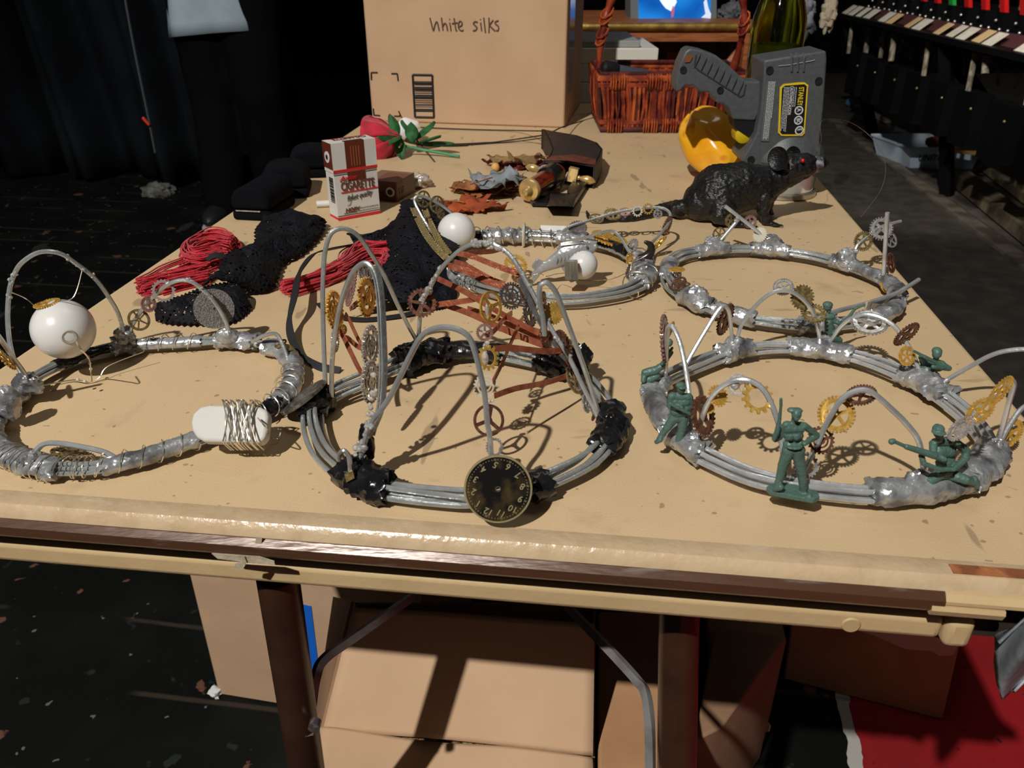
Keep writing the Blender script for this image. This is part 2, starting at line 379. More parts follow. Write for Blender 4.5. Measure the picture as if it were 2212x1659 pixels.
# cream apron rail under the edge
mb=MB().hexa(*tbx(TX0,.184,TY0+.007,TY0+.024,-.0455,-.030)); o=part('apron_rail',mb,M_cream,tb); bevel(o,.004,3)
mb=MB().hexa(*tbx(.184,.198,TY0+.004,TY0+.026,-.0475,-.0285)); o=part('rail_end_cap',mb,M_cream,tb,'cream end cap of the rail'); bevel(o,.004,3)
mb=MB().hexa(*tbx(.198,TX1,TY0+.014,TY0+.028,-.046,-.030)); part('apron_rail',mb,mat('dark_rail',(.03,.02,.015),.6),tb)
mb=MB().hexa(*tbx(TX0+.01,TX1-.01,TY0+.02,TY1-.01,-.030,-.012)); part('underside',mb,mat('dark_board',sr(60,42,30),.8),tb)
for x in (TX0,TX1-.012):
    mb=MB().hexa(*tbx(x,x+.012,TY0+.03,TY1-.01,-.0455,-.020)); part('apron_rail',mb,M_cream,tb)
# paper tape scraps on the edge
M_mask=mat('masking_tape',sr(178,164,140),.6,0,sr(150,138,118),80,.4,.6,.5,200)
def facep(px,py,dy,q=0): # point on vertical plane in front of table edge
    r=ray(px,py); n=AY; d=(TY0+dy); t=d/(r.dot(n)); return CAMP+r*t
q=[(457,1196),(560,1203),(592,1213),(594,1220),(545,1217),(470,1207)]
part('tape_scrap',MB().prism([facep(x,y,-.0075) for x,y in q],AY*.0006),M_mask,tb,'grey tape scrap')
q=[(553,1160),(566,1162),(564,1183),(550,1181)]
part('tape_scrap',MB().prism([facep(x,y,-.004) for x,y in q],AY*.0006),M_mask,tb,'pale tape scrap')
q=[(528,1200),(530,1215),(505,1225),(512,1232),(527,1229),(528,1217)]
part('tape_scrap',MB().prism([facep(x,y,-.0085) for x,y in [(528,1203),(533,1216),(524,1230),(506,1226),(508,1218),(522,1215)]],AY*.0006),M_mask,tb,'dangling tape scrap')
c_=facep(1838,1350,.0065); part('glue_spot',MB().lathe([(.0001,.0008),(.0042,.0008),(.0050,0)],c_,(AX,AZ,-AY),24),mat('rail_stain',sr(178,152,110),.6),tb,'round stain on the rail')
# legs and braces
M_leg=mat('brown_leg_paint',sr(60,38,26),.32,.1,sr(50,32,22),30,.4,.6,.1,60)
LY=.380
def legp(px,py,dy=0): return V(px,py,LY+dy)
a=V(599,1240,LY); d=V(662,1659,LY); d=a+(d-a)*((a.z)/(a.z-d.z))
part('leg',MB().tube([a,d],[.0128,.0118],20),M_leg,tb)
a=V(1467,1298,LY-.008); d=V(1462,1659,LY-.02); d=a+(d-a)*(a.z/(a.z-d.z))
part('leg',MB().tube([a,d],[.0125,.016],20),M_leg,tb)
for x in (TX0+.07,TX1-.07):
    p=T(x,TY1-.2,-.03); part('leg',MB().tube([p,Vector((p.x,p.y,0))],.0125,16),M_leg,tb)
M_steel=mat('plated_steel',(.50,.48,.46),.24,.65,(.35,.32,.3),50,.4,.6,.1,90)
def brace(pts,wd):
    return MB().ribbon(spline(pts,6),.0058,.0045,wd)
part('brace',brace([V(665,1588,.372),V(672,1530,.382),V(683,1460,.395),V(700,1424,.405),V(760,1380,.425),V(890,1290,.47)],Vector((.6,.2,-.75))),M_steel,tb)
part('brace',brace([V(1405,1659,.358),V(1403,1560,.37),V(1395,1500,.385),V(1378,1472,.398),V(1320,1408,.42),V(1225,1310,.47)],Vector((-.6,.2,-.75))),M_steel,tb)
mb=MB().lathe([(.004,-.003),(.004,.003)],V(680,1566,.367),(Vector((1,0,0)),Vector((0,0,1)),Vector((0,1,0))),14); part('rivet',mb,M_dark,tb)
# grey duct tape strip hanging off the right corner
def dt(u,v):
    row=[((2160,1392),(2330,1230)),((2150,1375),(2330,1300)),((2146,1430),(2300,1360)),((2152,1478),(2260,1420)),((2168,1512),(2190,1490))]
    k=v*(len(row)-1); i=min(int(k),len(row)-2); t=k-i
    a=Vector(row[i][0])*(1-t)+Vector(row[i+1][0])*t; b=Vector(row[i][1])*(1-t)+Vector(row[i+1][1])*t
    p=a*(1-u)+b*u; dy=-.012+.010*math.sin(v*5+u*4)+.012*v
    return facep(p[0],p[1],dy)
M_gaff=mat('grey_gaffer_tape',sr(160,166,170),.5,.1,sr(96,100,104),12,.35,.7,.5,90)
mb=MB(); mb.grid(dt,14,20); o=part('hanging_duct_tape',mb,M_gaff,tb,'loose grey duct tape strip'); s_=o.modifiers.new('s','SOLIDIFY'); s_.thickness=.0012
# ================= crowns =================
def resamp(P,n,closed=True):
    P=list(P); 
    if closed: P=P+[P[0]]
    L=[0]
    for a,b in zip(P,P[1:]): L.append(L[-1]+(b-a).length)
    out=[]; j=0; N=n if closed else n-1
    for i in range(n):
        t=L[-1]*i/N
        while j<len(L)-2 and L[j+1]<t: j+=1
        f=(t-L[j])/max(1e-9,L[j+1]-L[j]); out.append(P[j].lerp(P[j+1],min(1,max(0,f))))
    return out
def project(p):
    d=p-CAMP; z=d.y*CP-d.z*SP; return (CX+F*d.x/z, CY-F*(d.y*SP+d.z*CP)/z)
class Crown:
    def __init__(s,name,pts,label,z=.009,nw=5,wr=.0016,spread=.0042,seed=0,m=None,cat='crown',group='wire crowns laid out on the table'):
        s.path=resamp(spline([G(x,y,z) for x,y in pts],10,True),160)
        c=sum(s.path,Vector())/160; s.c=c
        s.t=thing(name,(c.x,c.y,TT),label,cat,group); s.m=m or M_wire; rnd=random.Random(seed); s.seed=seed
        nrm=[]
        for i in range(160):
            d=(s.path[(i+1)%160]-s.path[i-1]).normalized(); n=Vector((d.y,-d.x,0))
            if n.dot(s.path[i]-c)<0: n=-n
            nrm.append(n)
        s.nrm=nrm
        offs=[(-.9,-.55),(.0,-.8),(.95,-.6),(-.5,.35),(.55,.4),(0,1.1)][:nw]
        for k,(a,b) in enumerate(offs):
            ph=rnd.uniform(0,6); q=[]
            for i in range(160):
                w=.25*math.sin(i/160*2*PI*2+ph); w2=.25*math.sin(i/160*2*PI*3+ph*2)
                p=s.path[i]+nrm[i]*((a+w)*spread)+AZ*max(-(z-wr-.0005),((b+w2)*spread*.75))
                q.append(p)
            part('ring_wire',MB().tube(q,wr,8,True),s.m,s.t)
        s.pp=[project(p) for p in s.path]
    def idx(s,px,py): return min(range(160),key=lambda i:(s.pp[i][0]-px)**2+(s.pp[i][1]-py)**2)
    def wrap(s,a,b,R=.0082,m=None,rough=.25,name='duct_tape',label=None,seed=1,flatz=.8,jag=.32):
        """crumpled tape round the bundle between two pixels of the ring"""
        i,j=s.idx(*a),s.idx(*b)
        if (j-i)%160>80: i,j=j,i
        n=max(3,(j-i)%160); P=[];NN=[]
        for k in range(n*2+1):
            f=i+k/2; a0=int(f)%160; P.append(s.path[a0].lerp(s.path[(a0+1)%160],f-int(f))); NN.append(s.nrm[a0])
        vs=[];fs=[];M=22; K=len(P)
        for k in range(K):
            for q in range(M):
                an=2*PI*q/M; r=R*(.97+rough*(noise.noise(Vector((k*.22,math.cos(an)*.9,math.sin(an)*.9+seed*7)))*.9+.75*abs(noise.noise(Vector((k*.5,math.cos(an)*2.2,math.sin(an)*2.2+seed*3)))+.25*noise.noise(Vector((k*1.1,math.cos(an)*4,math.sin(an)*4+seed))))))
                p=P[k]+NN[k]*(math.cos(an)*r)+AZ*(math.sin(an)*r*flatz)
                if k in(0,K-1): p+=(P[1]-P[0]).normalized()*(jag*R*.5*math.sin(q*2.3+seed))
                if p.z<TT+.0006: p.z=TT+.0006
                vs.append(p)
        for k in range(K-1):
            for q in range(M):
                l=(q+1)%M; fs.append((k*M+q,k*M+l,k*M+M+l,k*M+M+q))
        vs.append(P[0]); vs.append(P[-1])
        for q in range(M): fs.append((len(vs)-2,(q+1)%M,q)); fs.append((len(vs)-1,(K-1)*M+q,(K-1)*M+(q+1)%M))
        return part(name,MB().add(vs,fs),m or M_tape,s.t,label,ang=28)
    def coil(s,a,b,turns,R=.0088,r=.00035,m=None,name='fine_wire'):
        i,j=s.idx(*a),s.idx(*b)
        if (j-i)%160>80: i,j=j,i
        n=(j-i)%160; q=[]; K=int(turns*16)
        for k in range(K+1):
            f=i+n*k/K; a0=int(f)%160; p=s.path[a0].lerp(s.path[(a0+1)%160],f-int(f)); an=2*PI*turns*k/K
            rr=R*(1+.12*math.sin(k*.37)); p=p+s.nrm[a0]*(math.cos(an)*rr)+AZ*(math.sin(an)*rr*.85)
            p.z=max(p.z,TT+.0006); q.append(p)
        part(name,MB().tube(q,r,5),m or M_fine,s.t)
    def arch(s,pts,ya,yb,r=.00155,m=None,ys=None,name='arch_wire',label=None,n=6,bulge=0):
        L=[0]
        for a,b in zip(pts,pts[1:]): L.append(L[-1]+math.hypot(a[0]-b[0],a[1]-b[1]))
        P=[]
        for k,(x,y) in enumerate(pts):
            t=L[k]/L[-1]; Y=ya+(yb-ya)*t+bulge*math.sin(PI*t)
            if ys: Y=ys[k]
            p=V(x,y,Y)
            if p.z<TT+.002: p=G(x,y,.002)
            P.append(p)
        q=spline(P,n); part(name,MB().tube(q,r,8),m or s.m,s.t,label); return q
def blobs(mb,P,R,n,seed=0,jit=.6,sub=(10,6)):
    rnd=random.Random(seed)
    for k in range(n):
        p=P[rnd.randrange(len(P))]; mb.ball(p+Vector([rnd.uniform(-1,1)*R*jit for _ in range(3)]),[R*rnd.uniform(.35,.8) for _ in range(3)],*sub)
    return mb
def glue(par,P,R,n,seed=0):
    o=part('hot_glue',blobs(MB(),P,R,n,seed),M_glue,par); o['kind']='stuff'
def knot(par,px,py,Y,rpx,seed=0,m=None,label=None,asp=(1,1,1),name='duct_tape',amp=.30,z0=None):
    """crumpled lump of tape"""
    c=V(px,py,Y) if z0 is None else G(px,py,z0); R=S(c,rpx); mb=MB().ball(c,R,28,18)
    vs=[]
    for v in mb.v:
        d=(v-c).normalized(); k=1+amp*noise.noise(d*1.7+Vector((seed*3.1,0,0)))+amp*.9*abs(noise.noise(d*3.6+Vector((seed*1.7,3,0))))+amp*.3*noise.noise(d*8+Vector((seed,0,3)))
        p=c+Vector((d.x*asp[0],d.y*asp[1],d.z*asp[2]))*R*k
        if p.z<TT+.0006: p.z=TT+.0006
        vs.append(p)
    mb.v=vs; return part(name,mb,m or M_tape,par,label,ang=26)
def frame_n(p,q=1,phi=0,flip=False):
    """disc frame at p: q = foreshortening, phi = image angle (deg, from right, up positive) of the squeezed axis"""
    tc=(CAMP-p).normalized(); rt=Vector((1,0,0)); rt=(rt-tc*rt.dot(tc)).normalized(); up=tc.cross(rt)
    a=math.acos(max(-1,min(1,q))); d=rt*math.cos(math.radians(phi))+up*math.sin(math.radians(phi))
    n=(tc*math.cos(a)+d*math.sin(a)*(-1 if flip else 1)).normalized()
    x=d-n*d.dot(n)
    x=x.normalized() if x.length>1e-5 else rt
    return (x,n.cross(x),n)
def gear_mb(c,R,fr,teeth=20,th=None,ri=.62,spokes=5,hub=.2,kind='tooth',tl=.14,hole=.07,sw=.09,inner=None,beads=False,solid=False):
    th=th or max(.0009,R*.11); ri=ri-.05; sw=sw*1.5; mb=MB(); per=6; n=teeth*per; X,Y,Z=fr
    def ro(k):
        t=(k%per)/per
        if kind=='spike': return R*(1-tl+tl*(1-abs(t-.5)*2)**.8*(1 if .12<t<.88 else 0))
        if kind=='tooth': return R*(1 if .3<=t<=.75 else 1-tl)
        return R*(1-tl)
    def annulus(fo,fi,n,t2):
        vs=[];fs=[]
        for k in range(n):
            a=2*PI*k/n; d=X*math.cos(a)+Y*math.sin(a); a_,b_=fo(k),fi(k)
            vs+= [c+d*a_-Z*t2/2,c+d*a_+Z*t2/2,c+d*b_+Z*t2/2,c+d*b_-Z*t2/2]
        for k in range(n):
            l=(k+1)%n
            for j in range(4):
                m=(j+1)%4; fs.append((k*4+j,l*4+j,l*4+m,k*4+m))
        mb.add(vs,fs)
    ring_in=R*ri if not solid else R*hole
    annulus(ro,lambda k:ring_in,n,th)
    if beads:
        for k in range(teeth):
            a=2*PI*(k+.5)/teeth; mb.ball(c+(X*math.cos(a)+Y*math.sin(a))*R*(1-tl*.35),max(th*.75,R*.055),6,4)
    if inner and not solid: annulus(lambda k:R*inner,lambda k:R*(inner-.10),36,th*.8)
    if spokes and not solid:
        annulus(lambda k:R*hub,lambda k:R*hole,24,th*1.3)
        for k in range(spokes):
            a=2*PI*k/spokes+.3; d=X*math.cos(a)+Y*math.sin(a); e=Z.cross(d)
            mb.box(c+d*R*(hub*.9+ri*1.03)/2,(R*(ri*1.03-hub*.9)/2,R*sw/2,th*.42),(d,e,Z))
    return mb
GT={'wheel':dict(teeth=30,ri=.80,spokes=5,hub=.17,kind='round',tl=.04,sw=.08),
 'wheel3':dict(teeth=30,ri=.86,spokes=3,hub=.2,kind='round',tl=.03,sw=.15),
 'wheel6':dict(teeth=30,ri=.82,spokes=6,hub=.16,kind='round',tl=.04,sw=.09),
 'bead':dict(teeth=30,ri=.70,spokes=5,hub=.2,kind='round',tl=.12,sw=.12,beads=True),
 'bead4':dict(teeth=26,ri=.66,spokes=4,hub=.24,kind='round',tl=.12,sw=.16,beads=True),
 'chain':dict(teeth=24,ri=.72,spokes=5,hub=.2,kind='spike',tl=.15,sw=.13),
 'cog':dict(teeth=18,ri=.62,spokes=5,hub=.25,kind='tooth',tl=.14,sw=.12),
 'cogring':dict(teeth=13,ri=.66,spokes=0,kind='tooth',tl=.22),
 'ring':dict(teeth=20,ri=.74,spokes=0,kind='tooth',tl=.12),
 'fancy':dict(teeth=28,ri=.80,spokes=7,hub=.30,kind='round',tl=.1,beads=True,inner=.56,sw=.07),
 'solid':dict(teeth=22,solid=True,kind='spike',tl=.2,hole=.08),
 'solidb':dict(teeth=18,solid=True,kind='round',tl=.14,hole=.1,beads=True),
 'spiral':dict(teeth=20,ri=.78,spokes=3,hub=.3,kind='tooth',tl=.12,inner=.56,sw=.14)}
def gear(par,px,py,Y,rp,kind='bead',m=None,q=1,phi=0,label=None,flip=False,name='gear',rot=0):
    c=V(px,py,Y) if Y>0 else G(px,py,-Y)
    R=S(c,rp); fr=frame_n(c,q,phi,flip)
    ca,sa=math.cos(rot),math.sin(rot); fr=(fr[0]*ca+fr[1]*sa,fr[1]*ca-fr[0]*sa,fr[2])
    return part(name,gear_mb(c,R,fr,**GT[kind]),m or M_gold,par,label)
def globe(par,px,py,Y,rp,label='white round globe',name='globe'):
    c=V(px,py,Y); R=S(c,rp); return part(name,MB().ball(c,R,40,24),M_ball,par,label),c,R

# ---- left crown: globe and battery pack ----
k1=Crown('wire_crown',[(20,868),(0,885),(-22,920),(-12,958),(25,990),(85,1008),(150,1012),(215,1008),(300,990),(370,967),(450,940),(520,912),(575,885),(618,850),(634,812),(628,778),(600,755),(550,740),(480,735),(400,739),(330,742),(268,747),(200,762),(140,782),(80,812),(45,842)],
   'duct-taped wire crown at the left table edge with a hanging white globe and battery pack',nw=6,seed=1,spread=.0032,z=.0080,wr=.0014)
k=k1.t
k1.wrap((8,905),(125,1008),0.00736,seed=2,rough=.35); k1.wrap((225,1008),(420,952),0.00600,seed=3,rough=.2); k1.wrap((590,875),(636,800),0.00680,M_tape,seed=4)
k1.wrap((560,893),(600,868),0.00600,M_btape,seed=14,label='black tape band')
k1.wrap((634,810),(575,745),0.00704,seed=5,rough=.35); k1.wrap((555,740),(465,735),0.00760,seed=6,rough=.4); k1.wrap((440,737),(300,744),0.00528,seed=7,rough=.12)
k1.wrap((290,744),(245,752),0.00840,seed=8,rough=.35); k1.wrap((240,753),(118,792),0.00496,M_btape,seed=9,rough=.2,label='black tape band'); k1.wrap((60,826),(5,880),0.00720,seed=10,rough=.4)
k1.wrap((20,868),(-22,930),0.00680,seed=12,rough=.4)
k1.coil((130,1010),(420,950),7,0.00722); k1.coil((560,893),(636,790),7,0.00823,.0005); k1.coil((300,743),(430,738),4,0.00672); k1.coil((140,1010),(215,1008),3,0.00714); k1.coil((10,990),(120,1010),8,0.00882)
yl=G(40,845,.01).y; yr=G(268,742,.01).y
a1=k1.arch([(60,830),(28,770),(17,700),(20,630),(32,590),(50,565),(85,545),(128,547),(165,570),(205,602),(237,645),(258,685),(270,738)],yl,yr)
glue(k,[a1[i] for i in range(14,26)],.0022,14,3); glue(k,[a1[i] for i in range(40,56)],.0022,16,4)
a2=k1.arch([(277,738),(287,700),(321,652),(360,616),(398,605),(429,618),(463,652),(488,695),(500,735)],yr,G(495,735,.01).y)
glue(k,a2[26:36],.0022,12,5)
k1.arch([(-40,690),(-15,712),(10,745),(30,775),(52,806),(62,828)],yl-.03,yl)
k1.arch([(545,738),(570,725),(594,721),(606,735),(618,765),(622,785)],G(545,745,.01).y,G(622,785,.01).y,.0015)
k1.arch([(70,985),(90,962),(118,957),(169,964),(223,976),(250,990)],G(70,985,.01).y,G(250,990,.01).y,.0016,M_alu)
knot(k,268,728,yr,22,1,asp=(1,.8,1.1)); knot(k,60,830,yl,26,2,asp=(1.2,.8,.9)); knot(k,492,727,G(492,735,.01).y,20,3,asp=(1.3,.8,.9)); knot(k,50,840,yl+.005,16,9)
knot(k,18,870,G(18,880,.01).y-.01,36,6,label='smooth grey tape-covered lump',asp=(.7,.6,1.1),amp=.15); knot(k,70,995,G(70,1000,.01).y,20,7)
k1gy=(yl+yr)/2
_,gc,gr=globe(k,137,711,k1gy,64,'white globe with a smudged base')
hd_=(V(160,742,k1gy-.028)-gc).normalized(); hx_=hd_.orthogonal().normalized()
part('globe_hole',MB().lathe([(gr*.16,gr*.02),(gr*.22,gr*.035),(gr*.24,gr*.01)],gc+hd_*gr*.965,(hx_,hd_.cross(hx_),hd_),24),mat('grey_smudge',(.36,.32,.28),.6),k,'grey grubby opening')
gear(k,101,655,k1gy,27,'bead',M_gold,.25,108,'gold beaded cap',rot=.2)
part('hanging_wire',MB().tube(spline([a1[18],V(55,645,k1gy),V(80,668,k1gy)],6),.00035,5),M_fine,k)
part('hanging_wire',MB().tube(spline([a1[50],V(160,640,k1gy),V(130,650,k1gy),V(120,652,k1gy)],6),.00035,5),M_fine,k)
part('fine_wire',MB().tube(spline([V(165,738,k1gy-.03),V(175,755,k1gy-.04),G(192,775,.03),G(196,800,.012),G(197,826,.001),G(175,822,.004),G(150,822,.002),G(90,833,.003)],8),.0005,5),M_fine,k)
part('fine_wire',MB().tube(spline([G(197,826,.001),G(215,815,.004),G(235,790,.01),G(310,760,.014)],8),.0003,5),M_fine,k)
mb=MB()
for q in range(5):
    p=[(190,772),(194,785),(196,797),(183,824),(168,820)][q]; mb.ball(G(p[0],p[1],.012),.0012,8,5)
part('fairy_light',mb,mat('clear_bulb',(.95,.93,.85),.1,0,trans=.6),k)
gear(k,353,628,yr,25,'ring',mat('clear_gear',(.55,.45,.43),.25,.3,trans=.4),1); gear(k,321,657,yr-.002,17,'bead4',M_pink,.9); gear(k,300,691,yr-.003,25,'wheel',M_brass,.9,30)
dm=mat('speckled_nickel',(.30,.29,.27),.5,.6,(.16,.15,.14),900,.42,.58,.4,900)
c=V(462.5,667,yr+.009); R=S(c,43); part('disc',MB().lathe([(R*.06,-.0005),(R,-.0005),(R,.0005),(R*.06,.0005)],c,frame_n(c,.97,0),40,cap=False),dm,k,'flat speckled grey metal disc')
gear(k,622,750,G(622,765,.01).y,13,'solid',M_brass,.45,70); gear(k,606,742,G(606,755,.01).y,15,'wheel',M_brass,.4,120)
gear(k,8,772,yl-.015,34,'bead4',M_gold,.2,40); gear(k,150,978,G(150,985,.006).y,36,'fancy',M_brass,.35,85)
# battery pack
bp=[(412,912),(416,893),(432,879),(452,874),(560,878),(577,886),(580,900),(574,945),(562,957),(440,953),(424,944),(415,930)]
by=G(500,955,.012).y
c0=V(497,915,by); 
def onpl(x,y,pt,n): r=ray(x,y); return CAMP+r*((pt-CAMP).dot(n)/r.dot(n))
nb=Vector((.05,-.72,.69)).normalized()
base=[onpl(x,y,c0,nb) for x,y in bp]
for i,p in enumerate(base):
    if p.z<TT+.004: base[i]=p+AZ*(TT+.004-p.z)
o=part('battery_pack',MB().prism(base,-nb*.011),mat('white_plastic',(.55,.53,.50),.7,0),k,'white plastic battery pack'); bevel(o,.002,3)
mb=MB(); rnd=random.Random(5)
for q in range(16):
    x=rnd.uniform(490,545); dx=rnd.uniform(-22,22); pth=[]
    for s_ in range(17):
        a=2*PI*s_/16; yy=915+48*math.cos(a); xx=x+dx*math.cos(a)*.9; pth.append(onpl(xx,yy,c0,nb)+nb*(.0015+.0015*rnd.random() if math.sin(a)>0 else -.0125)+nb*(math.sin(a)*.002))
    for p in pth: p.z=max(p.z,TT+.0008)
    mb.tube(spline(pth,3),.00045,5)
part('wire_winding',mb,M_fine,k,'clear silver wire wound round the pack')
part('loose_wire',MB().tube(spline([onpl(560,905,c0,nb)+nb*.003,V(575,925,by-.01),G(585,945,.006),G(600,948,.003),G(606,935,.004)],8),.0005,5),M_fine,k)

# ---- front middle crown: clock face, copper strips ----
k2=Crown('wire_crown',[(675,886),(681,930),(703,974),(740,1008),(775,1030),(820,1047),(894,1059),(968,1068),(1010,1071),(1075,1066),(1144,1050),(1207,1028),(1270,995),(1308,955),(1322,920),(1315,882),(1291,845),(1254,812),(1207,790),(1133,772),(1041,757),(968,757),(912,766),(857,786),(784,816),(729,838),(692,860)],
   'front middle wire crown with black tape, copper strips and a dark clock face',nw=5,seed=2,spread=.0056,z=.0105)
k=k2.t
k2.wrap((690,865),(676,890),.0095,M_btape,seed=1,rough=.3,label='black tape'); k2.wrap((745,1012),(845,1052),.0105,M_btape,seed=2,rough=.35,label='black tape')
k2.wrap((1138,1052),(1160,1045),.010,M_btape,seed=3,label='black tape'); k2.wrap((1300,968),(1316,885),.0095,M_btape,seed=4,rough=.3,label='black tape')
k2.wrap((1160,780),(1228,800),.0095,M_btape,seed=5,label='black tape'); k2.wrap((865,782),(965,757),.0115,M_btape,seed=6,rough=.3,label='black tape'); k2.wrap((965,757),(1085,765),.0085,M_btape,seed=7,rough=.15,label='black tape')
YL=G(703,862,.01).y; YB=G(900,765,.01).y; YFL=G(775,1020,.01).y; YFC=G(1062,1066,.01).y; YR=G(1300,900,.01).y
b1=k2.arch([(705,862),(701,790),(697,650),(699,577),(703,540),(714,506),(734,494),(757,498),(777,513),(801,547),(830,595),(859,658),(883,706),(899,735),(902,752)],YL,YB)
b5=k2.arch([(716,866),(717,790),(723,730),(735,660),(757,598),(778,572),(796,571),(810,595),(818,645),(822,720),(824,800),(818,880),(800,930),(785,990)],YL,YFL)
b2=k2.arch([(903,752),(906,700),(911,657),(927,624),(947,588),(971,560),(993,541),(1013,530),(1037,524),(1057,525),(1077,533),(1099,549),(1120,577),(1139,612),(1165,660),(1192,712),(1228,770),(1262,840),(1295,905)],YB,YR)
b3=k2.arch([(1176,725),(1173,690),(1166,650),(1166,621),(1172,613),(1184,612),(1203,636),(1225,694),(1247,753),(1273,827),(1296,900)],YR-.01,YR)
b4=k2.arch([(780,985),(795,930),(806,908),(839,863),(865,812),(894,753),(908,730),(925,715),(955,707),(986,711),(1012,727),(1026,760),(1037,805),(1047,852),(1052,908),(1058,944),(1062,1000),(1064,1055)],YFL,YFC)
knot(k,792,955,YFL+.004,22,2,M_btape,'black tape and glue clump',asp=(.75,.7,1.9)); knot(k,706,862,YL,22,3,M_btape,'black tape clump',asp=(.8,.7,1.7)); knot(k,775,1010,YFL,32,4,M_btape,'black tape clump',asp=(1.1,.8,.9))
knot(k,885,765,YB,26,5,M_btape,'black tape clump',asp=(1.4,.8,.8)); knot(k,1255,775,YR+.06,26,6,M_btape,'black tape clump',asp=(.9,.7,1.2)); knot(k,1312,930,YR-.012,26,7,M_btape,'black tape clump',asp=(.8,.7,1.4))
glue(k,b4[2:10],.003,26,6); glue(k,[p+Vector((-.004,-.002,0)) for p in b5[60:78]],.0028,20,7); glue(k,b2[12:26],.0026,30,8); glue(k,b2[44:60],.0028,26,9); glue(k,[G(800,1060,.001),G(850,1065,.001),G(830,1056,.004)],.003,9,10)
glue(k,b2[60:100:2],.0024,24,11)
M_flat=mat('flat_alloy_strip',(.62,.62,.60),.22,.85,(.4,.4,.38),80,.4,.6,.4,250)
part('flat_strip',MB().ribbon([p+Vector((.0012,0,0)) for p in b5[38:74]],.0045,.0010,Vector((.75,.65,0))),M_flat,k,'shiny flattened strip with dried glue')
part('flat_strip',MB().ribbon(spline([V(1122,600,YR+.056),V(1152,668,YR+.051),V(1187,730,YR+.036),V(1227,790,YR+.026),V(1264,862,YR+.016),V(1294,905,YR+.004)],6),.0038,.0012,Vector((.8,.2,-.5))),M_flat,k,'flattened grey strip')
# copper strips between the arches
def cop(a,b,ya,yb,w=9,bend=0):
    A=V(*a,ya);B=V(*b,yb); mid=(A+B)/2+AZ*bend
    wd=Vector((0,.35,1)); part('copper_strip',MB().ribbon(spline([A,A.lerp(mid,.5)+AZ*.001,mid,mid.lerp(B,.5)-AZ*.0008,B],5),S(mid,w*1.35),.0007,wd),M_copper,k)
Yn=.445
cop((986,546),(1132,592),YB+.01,YR+.08); cop((1000,553),(1085,536),YB+.012,YB+.06,8); cop((968,574),(1098,622),YB+.005,YR+.075,11); cop((982,564),(1090,612),YB+.01,YR+.08,6)
cop((946,602),(1165,720),YB+.003,YR+.035,9); cop((960,658),(1182,748),YB,YR+.03,10); cop((916,668),(1056,637),YB-.005,YR+.07,9); cop((1010,666),(1190,735),YB,YR+.04,8)
cop((1130,686),(1065,824),YR+.06,Yn-.03,9); cop((1106,676),(1050,728),YR+.07,Yn,9); cop((1066,754),(1212,757),Yn-.01,YR+.03,10); cop((1068,855),(1224,812),Yn-.04,YR+.02,9)
cop((746,678),(783,748),YL+.01,YL-.01,7); cop((742,728),(784,753),YL+.01,YL-.01,8); cop((730,708),(786,815),YL,YL-.02,8); cop((756,668),(812,628),YL+.02,YL+.0,7)
# gears, left arch
gear(k,723,671,YL-.002,43,'fancy',M_gold,.40,5,rot=.3); gear(k,741,712,YL+.004,10,'bead',M_gold,.7); gear(k,724,735,YL,26,'bead4',M_sil,.3,0); gear(k,758,622,YL+.005,40,'bead',M_pink,.18,-12,flip=True)
gear(k,792,642,YL-.015,43,'bead4',M_gold,.42,0,rot=.5); gear(k,789,588,YL-.008,24,'fancy',M_sil,.6,10); gear(k,800,747,YL-.025,45,'fancy',M_sil,.38,-3); gear(k,800,826,YL-.04,46,'fancy',M_sil,.40,0,rot=.7)
# gears, hanging chain
YC=Yn-.03
gear(k,1060,663,Yn,36,'wheel3',M_gold,.66,0); gear(k,1047,718,Yn-.01,20,'chain',M_pink,.95); gear(k,1054,773,Yn-.02,28,'cogring',M_gold,.85,0,rot=.2); gear(k,1049,834,YC,27,'spiral',M_bright,.97)
gear(k,1056,908,YC-.015,36,'wheel3',M_cgear,.94,0,rot=1.1); gear(k,1068,966,YC-.03,21,'ring',M_sil,.9)
part('glass_drop',MB().ball(V(1052,672,Yn-.002),(S(V(1052,672,Yn),5),.002,S(V(1052,672,Yn),18)),14,10),M_glue,k,'clear glue drop'); part('glass_drop',MB().ball(V(1047,775,Yn-.022),(.0022,.002,.005),14,10),M_glue,k,'clear glue drop')
glue(k,[V(1047,718,Yn-.013),V(1049,745,Yn-.015),V(1060,868,YC-.01)],.0022,9,12)
# gears, right arch
gear(k,912,654,YB-.012,33,'chain',M_cgear,1,rot=.2); gear(k,1105,639,YR+.07,29,'fancy',M_dark,.9,10); gear(k,1146,672,YR+.055,36,'bead4',M_dark,.42,0); gear(k,1137,640,YR+.062,24,'bead',M_cgear,.4,20); gear(k,1130,606,YR+.075,22,'cog',M_brass,.35,80)
gear(k,1196,676,YR+.035,26,'solid',M_gold,.85,0); gear(k,1181,722,YR+.03,33,'bead4',M_cgear,.40,0); gear(k,1216,752,YR+.03,40,'bead',M_cgear,.42,15,flip=True); gear(k,1243,820,YR+.02,34,'wheel',M_brass,.5,20); gear(k,1266,872,YR+.008,20,'bead',M_sil,.35,10)
gear(k,1174,664,YR+.03,34,'bead',M_cgear,.15,0)
c=V(1232,775,YR+.035); R=S(c,44); part('disc',MB().lathe([(R,-.0008),(R,.0008)],c,frame_n(c,.45,42),40),mat('black_disc',(.02,.018,.018),.3,.5),k,'dark tilted disc')
part('bead',MB().ball(V(1332,912,YR-.015),S(V(1332,912,YR),7),14,10),M_ball,k,'small pearl bead')
